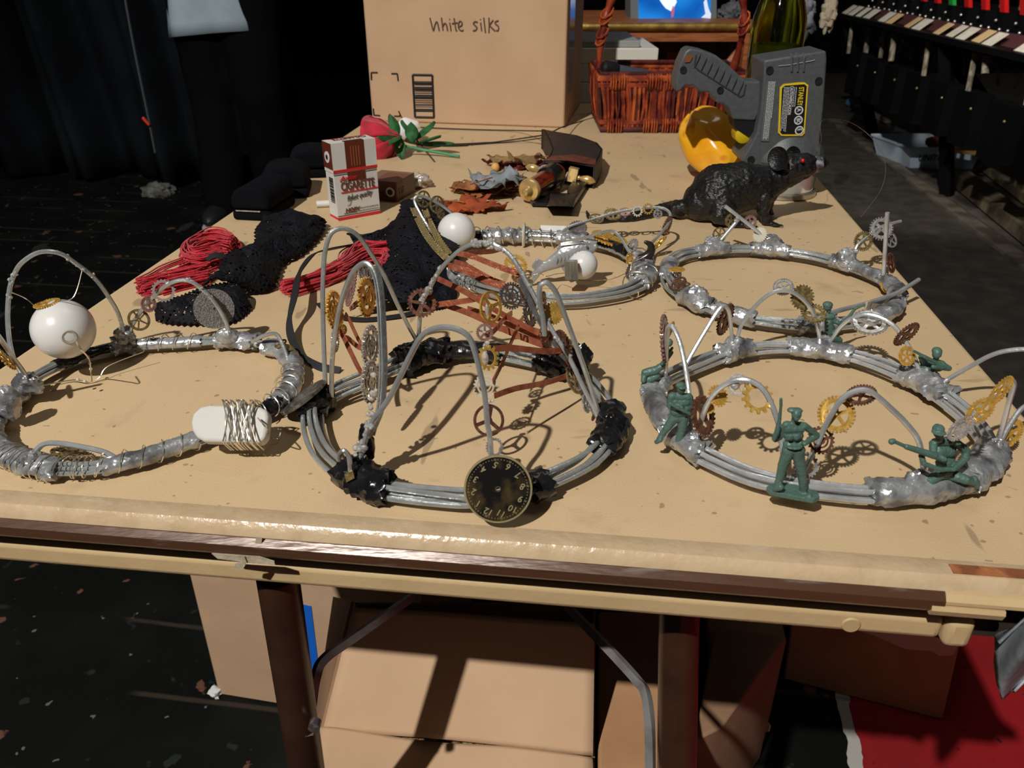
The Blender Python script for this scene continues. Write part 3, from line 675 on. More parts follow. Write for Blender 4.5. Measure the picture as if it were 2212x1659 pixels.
# clock faces
M_face=bpy.data.materials.new('clock_face'); M_face.use_nodes=True
def _cf():
    N,L,b=nodes(M_face); b.inputs['Roughness'].default_value=.38; b.inputs['Metallic'].default_value=.6
    tc=N.new('ShaderNodeTexCoord'); 
    n=N.new('ShaderNodeTexNoise'); n.inputs['Scale'].default_value=90; n.inputs['Detail'].default_value=5; L.new(tc.outputs['Object'],n.inputs['Vector'])
    r=N.new('ShaderNodeValToRGB'); r.color_ramp.elements[0].position=.46; r.color_ramp.elements[0].color=(.008,.007,.006,1); r.color_ramp.elements[1].position=.72; r.color_ramp.elements[1].color=(.13,.08,.025,1)
    L.new(n.outputs['Fac'],r.inputs[0]); L.new(r.outputs[0],b.inputs['Base Color'])
_cf()
M_num=mat('brass_relief',(.50,.42,.22),.35,.7)
def clock(par,c,R,fr,label):
    X,Y,Z=fr
    f=part('clock_face',MB().lathe([(R*.06,-.0006),(R*.97,-.0006),(R*.97,.0006),(R*.06,.0006)],c,fr,48,cap=False),M_face,par,label)
    part('rim',MB().lathe([(R*.95,-.0009),(R,-.0009),(R*1.01,0),(R,.0012),(R*.95,.0012)],c,fr,64,cap=False),M_num,f)
    mb=MB(); rot=math.radians(204)   # dial turned clockwise, seen from the front
    d12=lambda a:(X*math.sin(a)+Y*math.cos(a))
    ux=X*math.cos(rot)-Y*math.sin(rot); uy=X*math.sin(rot)+Y*math.cos(rot)
    for h in range(1,13):
        a=rot+2*PI*h/12; p=c+d12(a)*R*.72+Z*.0006; s_=str(h); text_mb(mb,s_,p-ux*R*(.075 if h<10 else .15)-uy*R*.085,ux,uy,R*.27,.0005,bold=.012,shear=.1)
        for k5 in range(1,5):
            aa=a+2*PI*k5/60; mb.box(c+d12(aa)*R*.87+Z*.0008,(R*.012,R*.012,.0003),fr)
        text_mb(mb,str(h*5),c+d12(a)*R*.87+Z*.0006-ux*R*.05-uy*R*.03,ux,uy,R*.09,.0003)
    part('numerals',mb,M_num,f)
    part('center_hole',MB().lathe([(R*.06,-.0007),(R*.085,-.0007),(R*.085,.0009),(R*.06,.0009)],c,fr,20,cap=False),M_dark,f)
cb=G(1075,1128,.001); c=V(1076,1056,cb.y-.001); zf=frame_n(c,.985,90,True); xx=(Vector((1,0,0))-zf[2]*zf[2].x).normalized(); zfix=(xx,zf[2].cross(xx),zf[2]); R=S(c,73.5); clock(k,c,R,zfix,'round dark clock face with brass numerals')
c=V(655,858,YL-.005); fr=frame_n(c,.16,128); part('disc',MB().lathe([(S(c,58),-.001),(S(c,58),.001)],c,fr,40),mat('worn_nickel',(.34,.31,.27),.3,.85,(.12,.11,.1),200,.45,.6,.3,300),k,'worn metal disc seen on edge')
# buckle at the front left
c=V(748,1010,YFL-.012); fr=frame_n(c,.8,0); up=Vector((0,.25,.97)); rt=Vector((1,.1,0))
hp=[V(757,1030,YFL-.014),V(756,1005,YFL-.014),V(753,985,YFL-.012),V(743,974,YFL-.011),V(733,981,YFL-.011),V(732,995,YFL-.011)]
part('hook',MB().tube(spline(hp,6),.0014,8),M_steel,k,'bent nickel hook'); part('hook_plate',MB().prism([V(x,y,YFL-.016) for x,y in [(744,1026),(762,1018),(766,1033),(748,1042)]],Vector((0,.0012,0))),M_brass,k,'small brass plate')
# ---- back centre crown: fish and globes ----
k3=Crown('wire_crown',[(1028,512),(1084,509),(1140,509),(1196,512),(1262,519),(1322,532),(1364,552),(1391,580),(1387,606),(1350,626),(1280,640),(1224,645),(1168,643),(1112,636),(1056,623),(1014,607),(978,588),(962,566),(968,542),(994,522)],
   'back middle wire crown with a silver fish figure and white globes',nw=6,seed=3,spread=.0054,z=.0105)
k=k3.t
k3.wrap((1020,513),(1060,510),0.00836,M_btape,seed=1,label='black tape'); k3.wrap((1040,511),(1140,509),0.00924,seed=2,rough=.4); k3.wrap((1145,509),(1200,512),0.00660,M_flat,seed=3,rough=.08,name='foil_wrap'); k3.wrap((1205,513),(1260,519),0.00924,seed=4,rough=.4)
k3.wrap((1375,562),(1384,612),0.01012,seed=5,rough=.4); k3.wrap((960,560),(1005,604),0.00924,seed=6,rough=.35); k3.wrap((1300,527),(1365,553),0.00704,M_btape,seed=7,label='black tape')
k3.coil((1030,512),(1205,513),8,.0105,.0005); k3.coil((985,594),(1040,617),5,.0095,.0006); k3.coil((1370,560),(1360,622),4,.012,.0006)
part('tie',MB().tube([k3.path[k3.idx(1135,509)]+k3.nrm[k3.idx(1135,509)]*(math.cos(2*PI*i/16)*.0115)+AZ*(max(-.0085,math.sin(2*PI*i/16)*.0115)) for i in range(16)],.0016,8,True),mat('clear_tie',(.55,.5,.42),.3,0,trans=.2),k,'beige tie')
Y3b=G(1000,520,.01).y; Y3l=G(966,560,.01).y
c1=k3.arch([(967,566),(962,552),(947,529),(927,494),(908,462),(897,440),(896,428),(904,423),(921,427),(943,438),(961,449),(980,465),(1000,490),(1006,512)],Y3l,Y3b,bulge=.02)
gear(k,915,430,c1[50].y,19,'wheel6',M_brass,.8,0); gear(k,944,442,c1[56].y,20,'wheel6',M_brass,.8,0); gear(k,952,462,c1[60].y,12,'cog',M_brass,.7)
_,gc2,gr2=globe(k,986,501,Y3b-.012,41,'glossy white globe')
Y3m=G(1215,512,.012).y; Y3r=G(1390,572,.012).y
c2=k3.arch([(1212,503),(1232,489),(1271,477),(1324,461),(1371,452),(1409,448),(1432,450),(1446,459),(1448,472),(1440,488),(1424,508),(1407,526),(1396,548),(1390,570)],Y3m,Y3r,ys=[Y3m,Y3m+.005,Y3m+.012,Y3m+.02,Y3m+.024,Y3m+.024,Y3m+.022,Y3m+.015,Y3m+.006,Y3m-.006,Y3m-.02,Y3m-.035,Y3r+.01,Y3r])
yy=Y3m+.022
gear(k,1377,456,yy,12.5,'cogring',M_bright,.95); gear(k,1400,451,yy,12.5,'cogring',M_gold,.95); gear(k,1323,463,yy-.002,18,'bead4',M_brass,.7,80); gear(k,1288,472,Y3m+.014,17,'wheel6',M_brass,.6,85); gear(k,1350,458,yy,12,'bead',M_pink,.7,90)
gear(k,1248,492,Y3m+.006,21,'solid',M_dark,.75,90); gear(k,1421,462,yy,10,'bead',M_sil,.9); gear(k,1441,488,Y3m+.0,22,'bead4',M_cgear,.35,-20); gear(k,1423,526,Y3m-.03,22,'bead',M_gold,.2,-45)
c3=k3.arch([(1388,574),(1404,581),(1425,592),(1447,603)],Y3r-.004,Y3r-.012,.0016,M_alu)
c4=k3.arch([(1225,520),(1263,514),(1294,503),(1325,500),(1345,520),(1362,548),(1385,572)],Y3m-.01,Y3r,.0015)
gear(k,1309,514,Y3m-.02,32,'bead4',M_gold,.38,68); gear(k,1344,522,Y3m-.03,13,'chain',M_gold,.7,60); gear(k,1360,538,Y3m-.04,25,'bead',M_sil,.5,145); gear(k,1361,558,Y3r+.005,12,'fancy',M_gold,.7); gear(k,1372,578,Y3r-.004,28,'fancy',M_dark,.5,145)
horn=spline([V(1383,562,Y3r),V(1400,552,Y3r),V(1407,540,Y3r),V(1404,528,Y3r),V(1392,522,Y3r)],5)
part('horn',MB().tube(horn,[.0050*(1-i/len(horn))**.6+.0004 for i in range(len(horn))],12),mat('dark_horn',(.02,.016,.014),.25),k,'small dark curved horn')
glue(k,[V(1388,590,Y3r),V(1395,600,Y3r)],.004,10,2)
knot(k,1392,590,Y3r,20,3,M_tape,asp=(.9,.8,1.1)); knot(k,1340,538,Y3m-.03,14,4,M_tape,asp=(1.8,.8,.8))
part('paper_tag',MB().prism([V(x,y,Y3m+.012) for x,y in [(1168,487),(1224,489),(1222,500),(1167,499)]],Vector((0,.0012,0))),mat('white_tag',(.85,.84,.80),.6),k,'white tag')
_,gc3,gr3=globe(k,1259,572,G(1259,612,.006).y+.004,32,'white globe lying inside the ring')
part('metal_clip',MB().prism([V(x,y,gc3.y-.021) for x,y in [(1220,566),(1248,566),(1249,605),(1221,604)]],Vector((0,.006,0))),mat('brushed_nickel',(.45,.42,.38),.35,.8,(.3,.28,.25),60,.4,.6,stretch=(8,8,.5)),k,'brushed metal clip')
part('loose_wire',MB().tube(spline([V(1221,590,gc3.y-.02),G(1200,592,.015),G(1180,597,.02),G(1160,592,.02),G(1100,615,.012)],8),.0003,5),M_brass,k)
part('loose_wire',MB().tube(spline([G(1250,605,.004),G(1280,606,.008),G(1320,603,.012),G(1352,590,.014)],8),.0003,5),M_brass,k)
gear(k,1114,573,Y3m-.09,27,'chain',M_gold,.85,60); 
# fish
mb=MB(); fY=G(1215,600,.0).y-.022
def FP(x,y,d=0): return V(x,y,fY+d)
sp=[(1150,595,5),(1162,586,8),(1178,576,11),(1198,566,16),(1220,554,21),(1242,546,22),(1262,541,19),(1278,535,13),(1286,532,7)]
pp=spline([FP(x,y) for x,y,_ in sp],5); rr=[]
for i in range(len(pp)):
    t=i/5; j=min(int(t),len(sp)-2); rr.append(S(pp[0],sp[j][2]*(1-(t-j))+sp[j+1][2]*(t-j)))
mb.tube(pp,rr,20,flat=(.55,1)); mb.ball(pp[-1],rr[-1]*.9,10,8); mb.ball(FP(1262,541),(S(pp[0],20),.0035,S(pp[0],15)),14,10)
for tri in ([(1152,598),(1142,612),(1150,616),(1166,596),(1160,588)],[(1158,588),(1148,576),(1160,560),(1180,568),(1176,576)],[(1216,560),(1214,582),(1222,592),(1232,578),(1236,560)],[(1208,550),(1202,534),(1216,524),(1240,522),(1252,530),(1240,540)],[(1262,536),(1272,522),(1292,522),(1284,532)]):
    mb.prism([FP(x,y,-.0012) for x,y in tri],Vector((0,.0024,0)))
M_fish=mat('silver_fish_paint',(.30,.31,.32),.33,.4,(.42,.42,.42),60,.4,.6,.15,200)
f=part('fish_figure',fused(mb,.0006,3,.0002,400),M_fish,k,'silver painted fish figure')
mb=MB()
for i in range(7):
    x=1202+i*8; y=560-i*2.6; mb.tube(spline([FP(x-2,y-9,-.0042),FP(x+2,y,-.0055),FP(x,y+8,-.0045)],4),.0005,6)
part('gill_ridges',mb,M_fish,f); part('eye',MB().ball(FP(1268,533,-.0052),.0012,10,8),M_dark,f)
for yy_ in (0,5,10): part('fin_ray',MB().tube(spline([FP(1212,530-yy_*.4,-.002),FP(1240,527-yy_*.5,-.003),FP(1268,528+yy_*.4-4,-.002),FP(1284,534-yy_*.3,-.001)],5),.0007,6),M_fish,f)

# ---- back right crown: crossed rods ----
k4=Crown('wire_crown',[(1444,585),(1450,565),(1475,549),(1520,540),(1593,535),(1660,538),(1744,549),(1814,566),(1870,585),(1912,605),(1938,630),(1936,658),(1908,680),(1850,692),(1786,698),(1730,700),(1660,693),(1604,684),(1548,668),(1500,648),(1464,625),(1446,604)],
   'back right wire crown with crossed metal rods and silver tape patches',nw=5,seed=4,spread=.0048,z=.0105)
k=k4.t
k4.wrap((1508,541),(1572,536),0.00784,seed=1,rough=.3); k4.wrap((1620,535),(1705,543),0.00800,seed=2,rough=.35); k4.wrap((1795,560),(1845,577),0.00800,seed=3,rough=.35); k4.wrap((1845,577),(1905,602),0.00680,seed=4,rough=.25)
k4.wrap((1915,607),(1942,640),0.00760,seed=5,rough=.3); k4.wrap((1934,660),(1890,685),0.00720,seed=6,rough=.35); k4.wrap((1442,592),(1448,568),0.00760,seed=7,rough=.3); k4.wrap((1480,636),(1535,662),0.00920,seed=8,rough=.35); k4.wrap((1545,667),(1632,689),0.00800,seed=9,rough=.25); k4.wrap((1725,700),(1800,697),0.00840,seed=10,rough=.4)
Y4=G(1600,535,.01).y
def rod(a,b,ya,yb,r=.0019): 
    A=V(*a,ya);B=V(*b,yb); part('rod',MB().tube([A,A.lerp(B,.5),B],r,10),M_alu,k)
rod((1566,445),(1652,512),Y4+.01,Y4-.002); rod((1652,512),(1700,534),Y4-.002,Y4-.002); rod((1595,474),(1548,530),Y4+.006,Y4); rod((1917,459),(1908,605),G(1908,605,.01).y,G(1908,605,.01).y)
k4.arch([(1844,560),(1850,533),(1868,515),(1890,497),(1912,487),(1946,478)],G(1845,575,.01).y,G(1845,575,.01).y+.02,.0017)
YQ=G(1795,674,.02).y; k4.arch([(1790,677),(1830,666),(1870,656),(1930,636),(1960,620),(1985,604)],YQ-.01,YQ+.06,.0019,M_alu)
part('frayed_strip',MB().ribbon([V(1870,662,YQ+.015),V(1900,654,YQ+.03),V(1935,640,YQ+.045)],.008,.002,Vector((0,0,1))),M_mask,k,'pale frayed strip')
glue(k,[V(1593,474,Y4+.006)],.003,6,3); glue(k,[V(1848,545,G(1845,575,.01).y)],.003,5,3)
knot(k,1828,560,G(1828,570,.01).y,22,2); knot(k,1540,528,Y4,18,3,asp=(1.1,.6,1)); knot(k,1662,522,Y4-.002,18,4,asp=(1.5,.6,.8)); knot(k,1505,640,G(1505,650,.01).y,24,5,asp=(1,.8,.9))
gear(k,1554,507,Y4+.004,17,'wheel6',M_brass,.85); gear(k,1579,477,Y4+.008,15,'bead',M_brass,.8); gear(k,1621,479,Y4+.006,14,'bead4',M_pink,.95); gear(k,1642,507,Y4-.001,18,'solid',M_bright,.85,160)
Y4r=G(1845,575,.01).y+.01
gear(k,1904,494,Y4r,25,'bead4',M_sil,.92,30); gear(k,1865,521,Y4r-.004,21,'bead',M_brass,.9); gear(k,1925,518,Y4r+.002,18,'wheel',M_sil,.6,20); gear(k,1925,568,G(1912,605,.01).y+.004,22,'bead4',M_cgear,.35,10)
gear(k,1912,620,G(1912,615,.01).y,13,'cog',M_gold,.6,30); gear(k,1938,662,G(1938,662,.01).y-.002,13,'cog',M_gold,.5,0); gear(k,1462,582,-.02,17,'fancy',M_gold,.3,90); gear(k,1466,613,-.02,19,'spiral',M_cgear,.7,130); 
knot(k,1462,597,G(1462,600,.01).y,10,7)

# ---- front right crown: toy soldiers ----
k5=Crown('wire_crown',[(1412,846),(1420,880),(1448,921),(1493,962),(1549,992),(1624,1024),(1700,1042),(1794,1055),(1888,1062),(1982,1058),(2076,1037),(2124,1004),(2143,970),(2128,932),(2091,891),(2034,849),(1963,812),(1888,782),(1813,761),(1737,750),(1662,748),(1587,757),(1530,776),(1478,797),(1433,819)],
   'front right wire crown with green toy soldiers standing round its ring',nw=5,seed=5,spread=.0056,z=.0108,m=M_alu)
k=k5.t
k5.wrap((1411,850),(1432,818),0.00840,seed=1,rough=.35); k5.wrap((1411,852),(1445,915),0.00760,M_tape,seed=2,rough=.15,flatz=1); k5.wrap((1462,935),(1520,980),0.00880,seed=3,rough=.35); k5.wrap((1560,763),(1618,753),0.00880,seed=4,rough=.4)
k5.wrap((1700,748),(1838,768),0.00840,seed=5,rough=.3); k5.wrap((1950,806),(2045,857),0.00880,seed=6,rough=.4); k5.wrap((2145,965),(2085,1034),0.01000,seed=7,rough=.3); k5.wrap((2080,1036),(1880,1062),0.00864,seed=8,rough=.28)
YW=G(1480,797,.01).y
k5.arch([(1478,795),(1500,755),(1525,713),(1548,676),(1562,661),(1572,668),(1577,690),(1582,735),(1588,752)],YW,G(1588,757,.01).y)
YA=G(1590,757,.01).y; YBk=G(1770,752,.01).y; YC5=G(1990,822,.01).y
k5.arch([(1589,745),(1600,706),(1616,680),(1643,650),(1668,633),(1690,628),(1713,632),(1737,650),(1756,676),(1768,715),(1773,748)],YA,YBk)
d3=k5.arch([(1776,752),(1795,735),(1815,708),(1839,688),(1869,679),(1907,688),(1937,710),(1963,748),(1980,785),(1990,820)],YBk,YC5)
k5.arch([(2025,838),(2050,818),(2095,792),(2140,768),(2180,757),(2225,756),(2262,775),(2270,815),(2240,860),(2205,885),(2180,920),(2155,965)],YC5-.01,G(2150,968,.01).y,bulge=.01)
k5.arch([(2152,965),(2168,915),(2180,868),(2190,832),(2183,823),(2160,840),(2125,875),(2090,910),(2068,940),(2050,1020)],G(2150,968,.01).y,G(2060,1035,.01).y,bulge=.012)
k5.arch([(1492,960),(1491,880),(1485,820),(1474,760),(1462,722),(1450,704),(1442,712),(1440,745),(1438,800),(1436,838)],G(1490,955,.01).y,G(1436,830,.01).y)
YE=G(1500,965,.01).y; YF=G(1700,1040,.01).y; YG5=G(2000,1055,.01).y
d7=k5.arch([(1503,960),(1512,920),(1525,880),(1545,848),(1575,826),(1605,820),(1632,828),(1655,850),(1675,895),(1688,945),(1694,1030)],YE,YF)
d8=k5.arch([(1728,1035),(1745,1000),(1765,960),(1785,915),(1808,875),(1832,852),(1862,842),(1888,851),(1925,883),(1959,917),(1986,958),(1998,1040)],YF,YG5)
gear(k,1519,898,YE-.003,44,'bead4',M_cgear,.55,5,rot=.4); gear(k,1551,855,YE-.006,24,'solidb',M_gold,.8,20); gear(k,1594,831,YE-.012,24,'bead',M_glue,.92); gear(k,1636.5,860,YE-.02,36,'cogring',M_gold,.88,35); gear(k,1533,882,YE-.004,10,'bead',M_gold,.8)
gear(k,1741,1005,YF-.002,29,'ring',M_sil,.9); gear(k,1773,951,YF,31,'spiral',M_cgear,.9); gear(k,1807,895,YF+.002,40,'bead',M_gold,.95); gear(k,1860,853,YF+.003,32,'bead',M_cgear,.68,100)
gear(k,2076,925,YG5-.004,34,'fancy',M_sil,.5,135); gear(k,2117,887,YG5-.002,34,'bead4',M_gold,.6,135); gear(k,2162,843,YG5+.006,36,'bead4',M_gold,.35,145); gear(k,2181,936,G(2160,960,.01).y+.01,34,'bead',M_gold,.6,145)
gear(k,1692,620,YBk+.005,21,'bead',M_sil,.85,90); gear(k,1733,642,YBk+.003,28,'solid',M_brass,.9,rot=.2); gear(k,1758,677,YBk+.001,27,'bead4',M_brass,.75,70); gear(k,1878,696,YC5+.03,38,'bead',M_sil,.7,80); gear(k,1958,722,YC5+.01,32,'bead4',M_cgear,.4,-45); gear(k,1959,769,YC5,21,'bead',M_gold,.75)
gear(k,1567,690,YA+.002,36,'bead4',M_cgear,.35,-20); gear(k,1436,732,G(1440,835,.01).y,52,'bead',M_pink,.14,3); gear(k,1448,712,G(1440,835,.01).y+.003,18,'bead',M_gold,.25,-20)
for (x,y,Y,r,s_,asp) in [(1432,828,G(1432,838,.01).y,26,1,(1,.8,.8)),(1500,955,YE,26,2,(.9,.8,1.1)),(1588,745,YA,28,3,(1.1,.8,.9)),(1780,745,YBk,26,4,(1.2,.8,.9)),(2000,822,YC5,30,5,(1.3,.8,.9)),(2025,838,YC5-.015,20,6,(1.3,.8,.8)),(2145,975,G(2145,985,.01).y,30,7,(.8,.7,1.3)),(1715,1040,YF,28,8,(1.2,.7,.8)),(1985,1035,YG5,28,9,(1.2,.7,1)),(1400,850,G(1412,855,.01).y,14,10,(1,1,1))]:
    knot(k,x,y,Y,r*.78,s_,asp=asp)
glue(k,[V(1776,735,YBk),V(1995,805,YC5),V(1592,832,YE-.012)],.0035,16,7)

# toy soldiers: one moulded green skin each, built from jointed limbs and grown together
def soldier(Y,limbs,gunl,label,extra=None,base=None,vox=.00042):
    """limbs: (x0,y0,d0,r0,x1,y1,d1,r1) in pixels, d in mm away from the camera"""
    mb=MB(); s0=V(1700,1000,Y)
    for (x0,y0,d0,r0,x1,y1,d1,r1) in limbs:
        a=V(x0,y0,Y+d0/1000); b=V(x1,y1,Y+d1/1000); mb.cap(a,b,S(a,r0),S(b,r1),12)
    if extra:
        for (x,y,d,rx,ry,rz) in extra:
            c=V(x,y,Y+d/1000); mb.ball(c,(S(c,rx),S(c,ry),S(c,rz)),14,10)
    if base:
        mb.add(*base)
    o=part('toy_soldier',fused(mb,vox,1,.00022,900),M_green,k,label)
    for name,g in gunl:
        m2=MB()
        for (x0,y0,d0,r0,x1,y1,d1,r1) in g:
            a=V(x0,y0,Y+d0/1000); b=V(x1,y1,Y+d1/1000); m2.cap(a,b,S(a,r0),S(b,r1),10)
        part(name,m2,M_green,o)
    return o
# A: standing, rifle upright in the right hand, left hand on hip
bb=[G(x,y,.0125) for x,y in [(1654,1060),(1672,1050),(1720,1056),(1765,1072),(1769,1082),(1755,1088),(1700,1078),(1662,1070)]]
ts=[p+AZ*.0028 for p in bb]; nb_=len(bb); bf=[tuple(range(nb_-1,-1,-1)),tuple(range(nb_,2*nb_))]+[(i,(i+1)%nb_,nb_+(i+1)%nb_,nb_+i) for i in range(nb_)]
YS=G(1712,1066,.014).y
soldier(YS,[
 (1674,1056,0,6,1686,1052,-2,8),(1680,1050,1,8,1690,1010,1,10),(1690,1010,1,11,1704,972,0,14),      # near leg
 (1738,1068,-1,5,1748,1072,-4,6),(1736,1064,0,8,1732,1020,0,10),(1732,1020,0,11,1722,972,0,14),
 (1700,972,0,12,1728,972,0,12),(1703,960,0,12,1726,958,0,12),(1706,940,0,14,1722,940,0,14),(1702,925,0,12,1728,925,0,12),
 (1698,918,0,9,1736,920,0,9),(1716,912,0,7,1717,900,0,7),
 (1696,920,0,8,1684,944,2,7),(1684,944,2,7,1675,948,0,6),(1675,950,0,6,1683,925,-1,5),   # right arm to rifle
 (1738,920,0,8,1764,940,2,7),(1764,942,2,7,1738,958,-3,6),
 ],[('rifle',[(1687,862,-1,3.2,1687,876,-1,3.6),(1687,876,-1,3,1684,905,-1,4),(1684,905,-1,4,1678,935,-2,6),(1678,935,-2,6,1672,948,-2,5)])],
 'standing green soldier in a beret with an upright rifle',
 extra=[(1721,896,-1,11,9,13),(1721,903,-4,7,7,8),(1721,887,0,13,11,6),(1712,886,0,12,9,6),(1722,899,-5,2.4,3,3),(1708,945,-4,7,3,8),(1722,945,-4,7,3,8),(1716,966,-3,18,9,4)],base=(bb+ts,bf))
# B: leaning soldier on the left rim, rifle across the chest
YS=G(1470,965,.006).y-.006
soldier(YS,[(1418,955,0,5,1426,950,-2,6),(1424,948,0,6,1440,925,0,8),(1440,925,0,9,1456,903,0,11),(1463,970,0,5,1466,950,0,7),(1466,952,0,8,1474,925,0,9),(1474,925,0,10,1476,903,0,12),
 (1458,902,0,11,1478,902,0,11),(1460,888,0,13,1478,888,0,13),(1458,868,0,12,1482,868,0,12),(1452,856,0,9,1488,858,0,9),
 (1450,856,0,8,1446,876,0,7),(1446,876,0,7,1472,882,-5,6),(1490,860,0,8,1494,878,0,7),(1494,878,0,6,1478,888,-5,5),(1470,848,0,7,1471,842,0,7)],
 [('rifle',[(1448,872,-6,4,1466,882,-7,4),(1466,882,-7,4,1501,899,-7,2.8)])],'green soldier leaning with a rifle across his waist',
 extra=[(1472,840,-1,10,9,11),(1470,832,0,11,10,7),(1474,837,-3,10,8,3)])
# C: crouching machine gunner at the right front
YS=G(2040,1070,.006).y-.002
soldier(YS,[(2012,1062,0,9,2010,1040,0,11),(2010,1040,0,12,2030,1022,0,13),(2030,1022,0,14,2050,1022,4,14),(2050,1024,2,13,2085,1036,-2,11),(2085,1036,-2,10,2106,1042,0,8),(2104,1036,0,9,2110,1050,0,7),
 (2030,1018,0,12,2046,1018,0,12),(2034,1000,0,13,2050,1000,2,14),(2026,975,0,13,2050,975,3,15),(2020,955,0,9,2056,952,4,11),(2028,950,-2,8,2030,940,-3,8),
 (2058,952,4,10,2086,972,4,9),(2086,972,4,9,2086,990,2,8),(2086,990,2,8,2062,1012,-4,6),(2016,958,-1,9,2016,980,-6,8),(2016,980,-6,7,2040,992,-9,6),
 (1990,985,-5,6,1996,1002,-7,6),(1996,1002,-7,6,2030,1014,-8,5),(2030,1014,-8,5,2060,1014,-7,5)],
 [('machine_gun',[(1926,954,-8,7,1930,953,-8,6),(1930,953,-8,4,1960,966,-8,4),(1958,965,-8,6,2018,984,-8,8),(2018,984,-8,7,2040,994,-7,7)])],
 'crouching green soldier in a round helmet aiming a machine gun',
 extra=[(2028,935,-4,11,11,12),(2027,926,-3,13,13,10),(2028,934,-5,16,15,3)])
# D: soldier behind the back rim, seen over the wire
YS=YBk+.012
soldier(YS,[(1796,745,0,8,1792,715,0,10),(1792,715,0,10,1790,695,0,9),(1786,684,0,8,1796,684,0,8),(1790,672,0,5,1789,664,0,5),(1798,690,0,6,1812,698,-2,5),(1812,735,2,8,1790,725,0,9),(1782,745,2,7,1790,720,0,8)],
 [('rifle',[(1800,720,-3,5,1830,690,-3,5),(1830,690,-3,4,1846,668,-3,3),(1846,668,-3,3,1866,658,-2,2.5)])],'green soldier kneeling behind the rear rim',
 extra=[(1788,662,0,10,9,10),(1788,658,0,11,10,7)])
# E: rifleman at the right rear
YS=YC5+.006
soldier(YS,[(2000,812,0,12,2012,808,0,12),(1998,792,0,11,2028,792,0,11),(1994,780,0,8,2034,786,0,8),(1996,778,-1,8,1990,772,-4,6),(2034,788,0,8,2050,796,-2,6),(2050,796,-2,6,2016,792,-7,5),(2000,830,0,10,2014,830,0,10),(2022,775,0,6,2023,768,0,6)],
 [('rifle',[(2020,782,-8,4,1996,770,-9,4),(1996,770,-9,3.5,1974,758,-9,2.5)])],'green rifleman aiming left at the right rear of the ring',
 extra=[(2024,764,-1,10,10,12),(2024,758,0,11,11,8)])
# F: firing soldier outside the left rim
YS=G(1412,845,.012).y+.004
soldier(YS,[(1390,835,0,6,1398,822,0,8),(1398,822,0,9,1418,812,0,9),(1394,805,0,9,1416,800,0,10),(1416,800,0,9,1428,792,0,8),(1428,792,0,7,1440,776,0,6),(1440,776,0,5,1450,762,0,5),(1392,808,0,7,1390,822,-3,6),(1408,832,0,7,1424,838,0,7)],
 [('rifle',[(1430,786,-3,4,1452,752,-3,3)])],'green soldier lying along the left outer rim',extra=[(1446,740,3,8,8,9)])
# ================= things lying on the table =================
# --- velvet boxes ---
M_velvet=mat('black_velvet',(.0035,.004,.006),.95,0,(.0035,.004,.006),300,.3,.7,.3,900,spec=.1)
def velvet(x0,y0,x1,y1,h,dep,label,hinge):
    A=G(x0,y0); B=G(x1,y1); d=(B-A).normalized(); n=Vector((-d.y,d.x,0)); L=(B-A).length
    mb=MB(); prof=[(0,0),(0,.62),(.08,.85),(.28,.97),(.5,1),(.72,.97),(.92,.85),(1,.62),(1,0)]
    t=thing('jewellery_box',(A+B)/2+n*dep/2,label,'box','domed velvet boxes')
    def shell(z0,z1,ins,nm):
        P=[A+d*(L*(u*(1-2*ins)+ins))+AZ*(h*v) for u,v in prof if z0<=v<=z1]
        return P
    low=[A,B,B+AZ*h*.30,A+AZ*h*.30]; m=MB().prism([p for p in low],n*dep); o=part('base',m,M_velvet,t); bevel(o,.004,3)
    up=[A+AZ*h*.32,B+AZ*h*.32]+[A+d*(L*u)+AZ*(h*v) for u,v in reversed(prof[1:-1])]; m=MB().prism(up,n*dep); o=part('lid',m,M_velvet,t); bevel(o,.005,4)
    if hinge: part('clasp',MB().box((A+B)/2+AZ*h*.31-n*.0006-d*L*.05,(L*.32,.0006,.0006),(d,n,AZ)),M_sil,t,'thin bright seam')
velvet(503,476,585,480,.038,.075,'domed black velvet box nearest the camera, with a bright seam',True)
velvet(566,432,668,428,.038,.060,'middle one of three domed black velvet boxes',False)
velvet(628,388,722,384,.038,.055,'rearmost domed black velvet box behind the cigarette packet',False)

# --- cigarette packet ---
Y0=G(731,478)
bl=G(731,478); br=G(823,461); 
ud=(br-bl).normalized(); un=Vector((-ud.y,ud.x,0)); W=(br-bl).length; D=.023
top=V(714,311,bl.y); Hh=top.z-TT
M_pw=mat('packet_white',(.64,.61,.57),.42,0,(.60,.57,.53),30,.4,.6); M_pb=mat('packet_brown',sr(92,40,26),.4); M_pr=mat('packet_red',sr(196,40,44),.4); M_gl=mat('packet_gold_line',sr(176,104,60),.4)
pk=thing('cigarette_packet',(bl+br)/2+un*D/2,'upright white and brown cigarette packet with red stripes','cigarette packet')
def PB(u0,u1,z0,z1,d0,d1): 
    q=lambda z:[bl+ud*(W*u0)+un*d0+AZ*z,bl+ud*(W*u1)+un*d0+AZ*z,bl+ud*(W*u1)+un*d1+AZ*z,bl+ud*(W*u0)+un*d1+AZ*z]
    return q(z0),q(z1)
zs=Hh*.62
part('packet_body',MB().hexa(*PB(.012,.988,0,zs-.0003,.0004,D-.0004)),M_pw,pk); lid=part('flip_lid',MB().hexa(*PB(0,1,zs,Hh,0,D)),M_pw,pk)
e=.0003
part('brown_panel',MB().hexa(*PB(.30,.73,zs+.003,Hh+e,-e,.001)).hexa(*PB(.30,.73,Hh,Hh+e,0,D*.30)),M_pb,lid,'brown band with thin lines')
part('brown_panel',MB().hexa(*PB(.31,.71,zs-.010,zs-.0005,-e,.001)),M_pb,pk)
mb=MB()
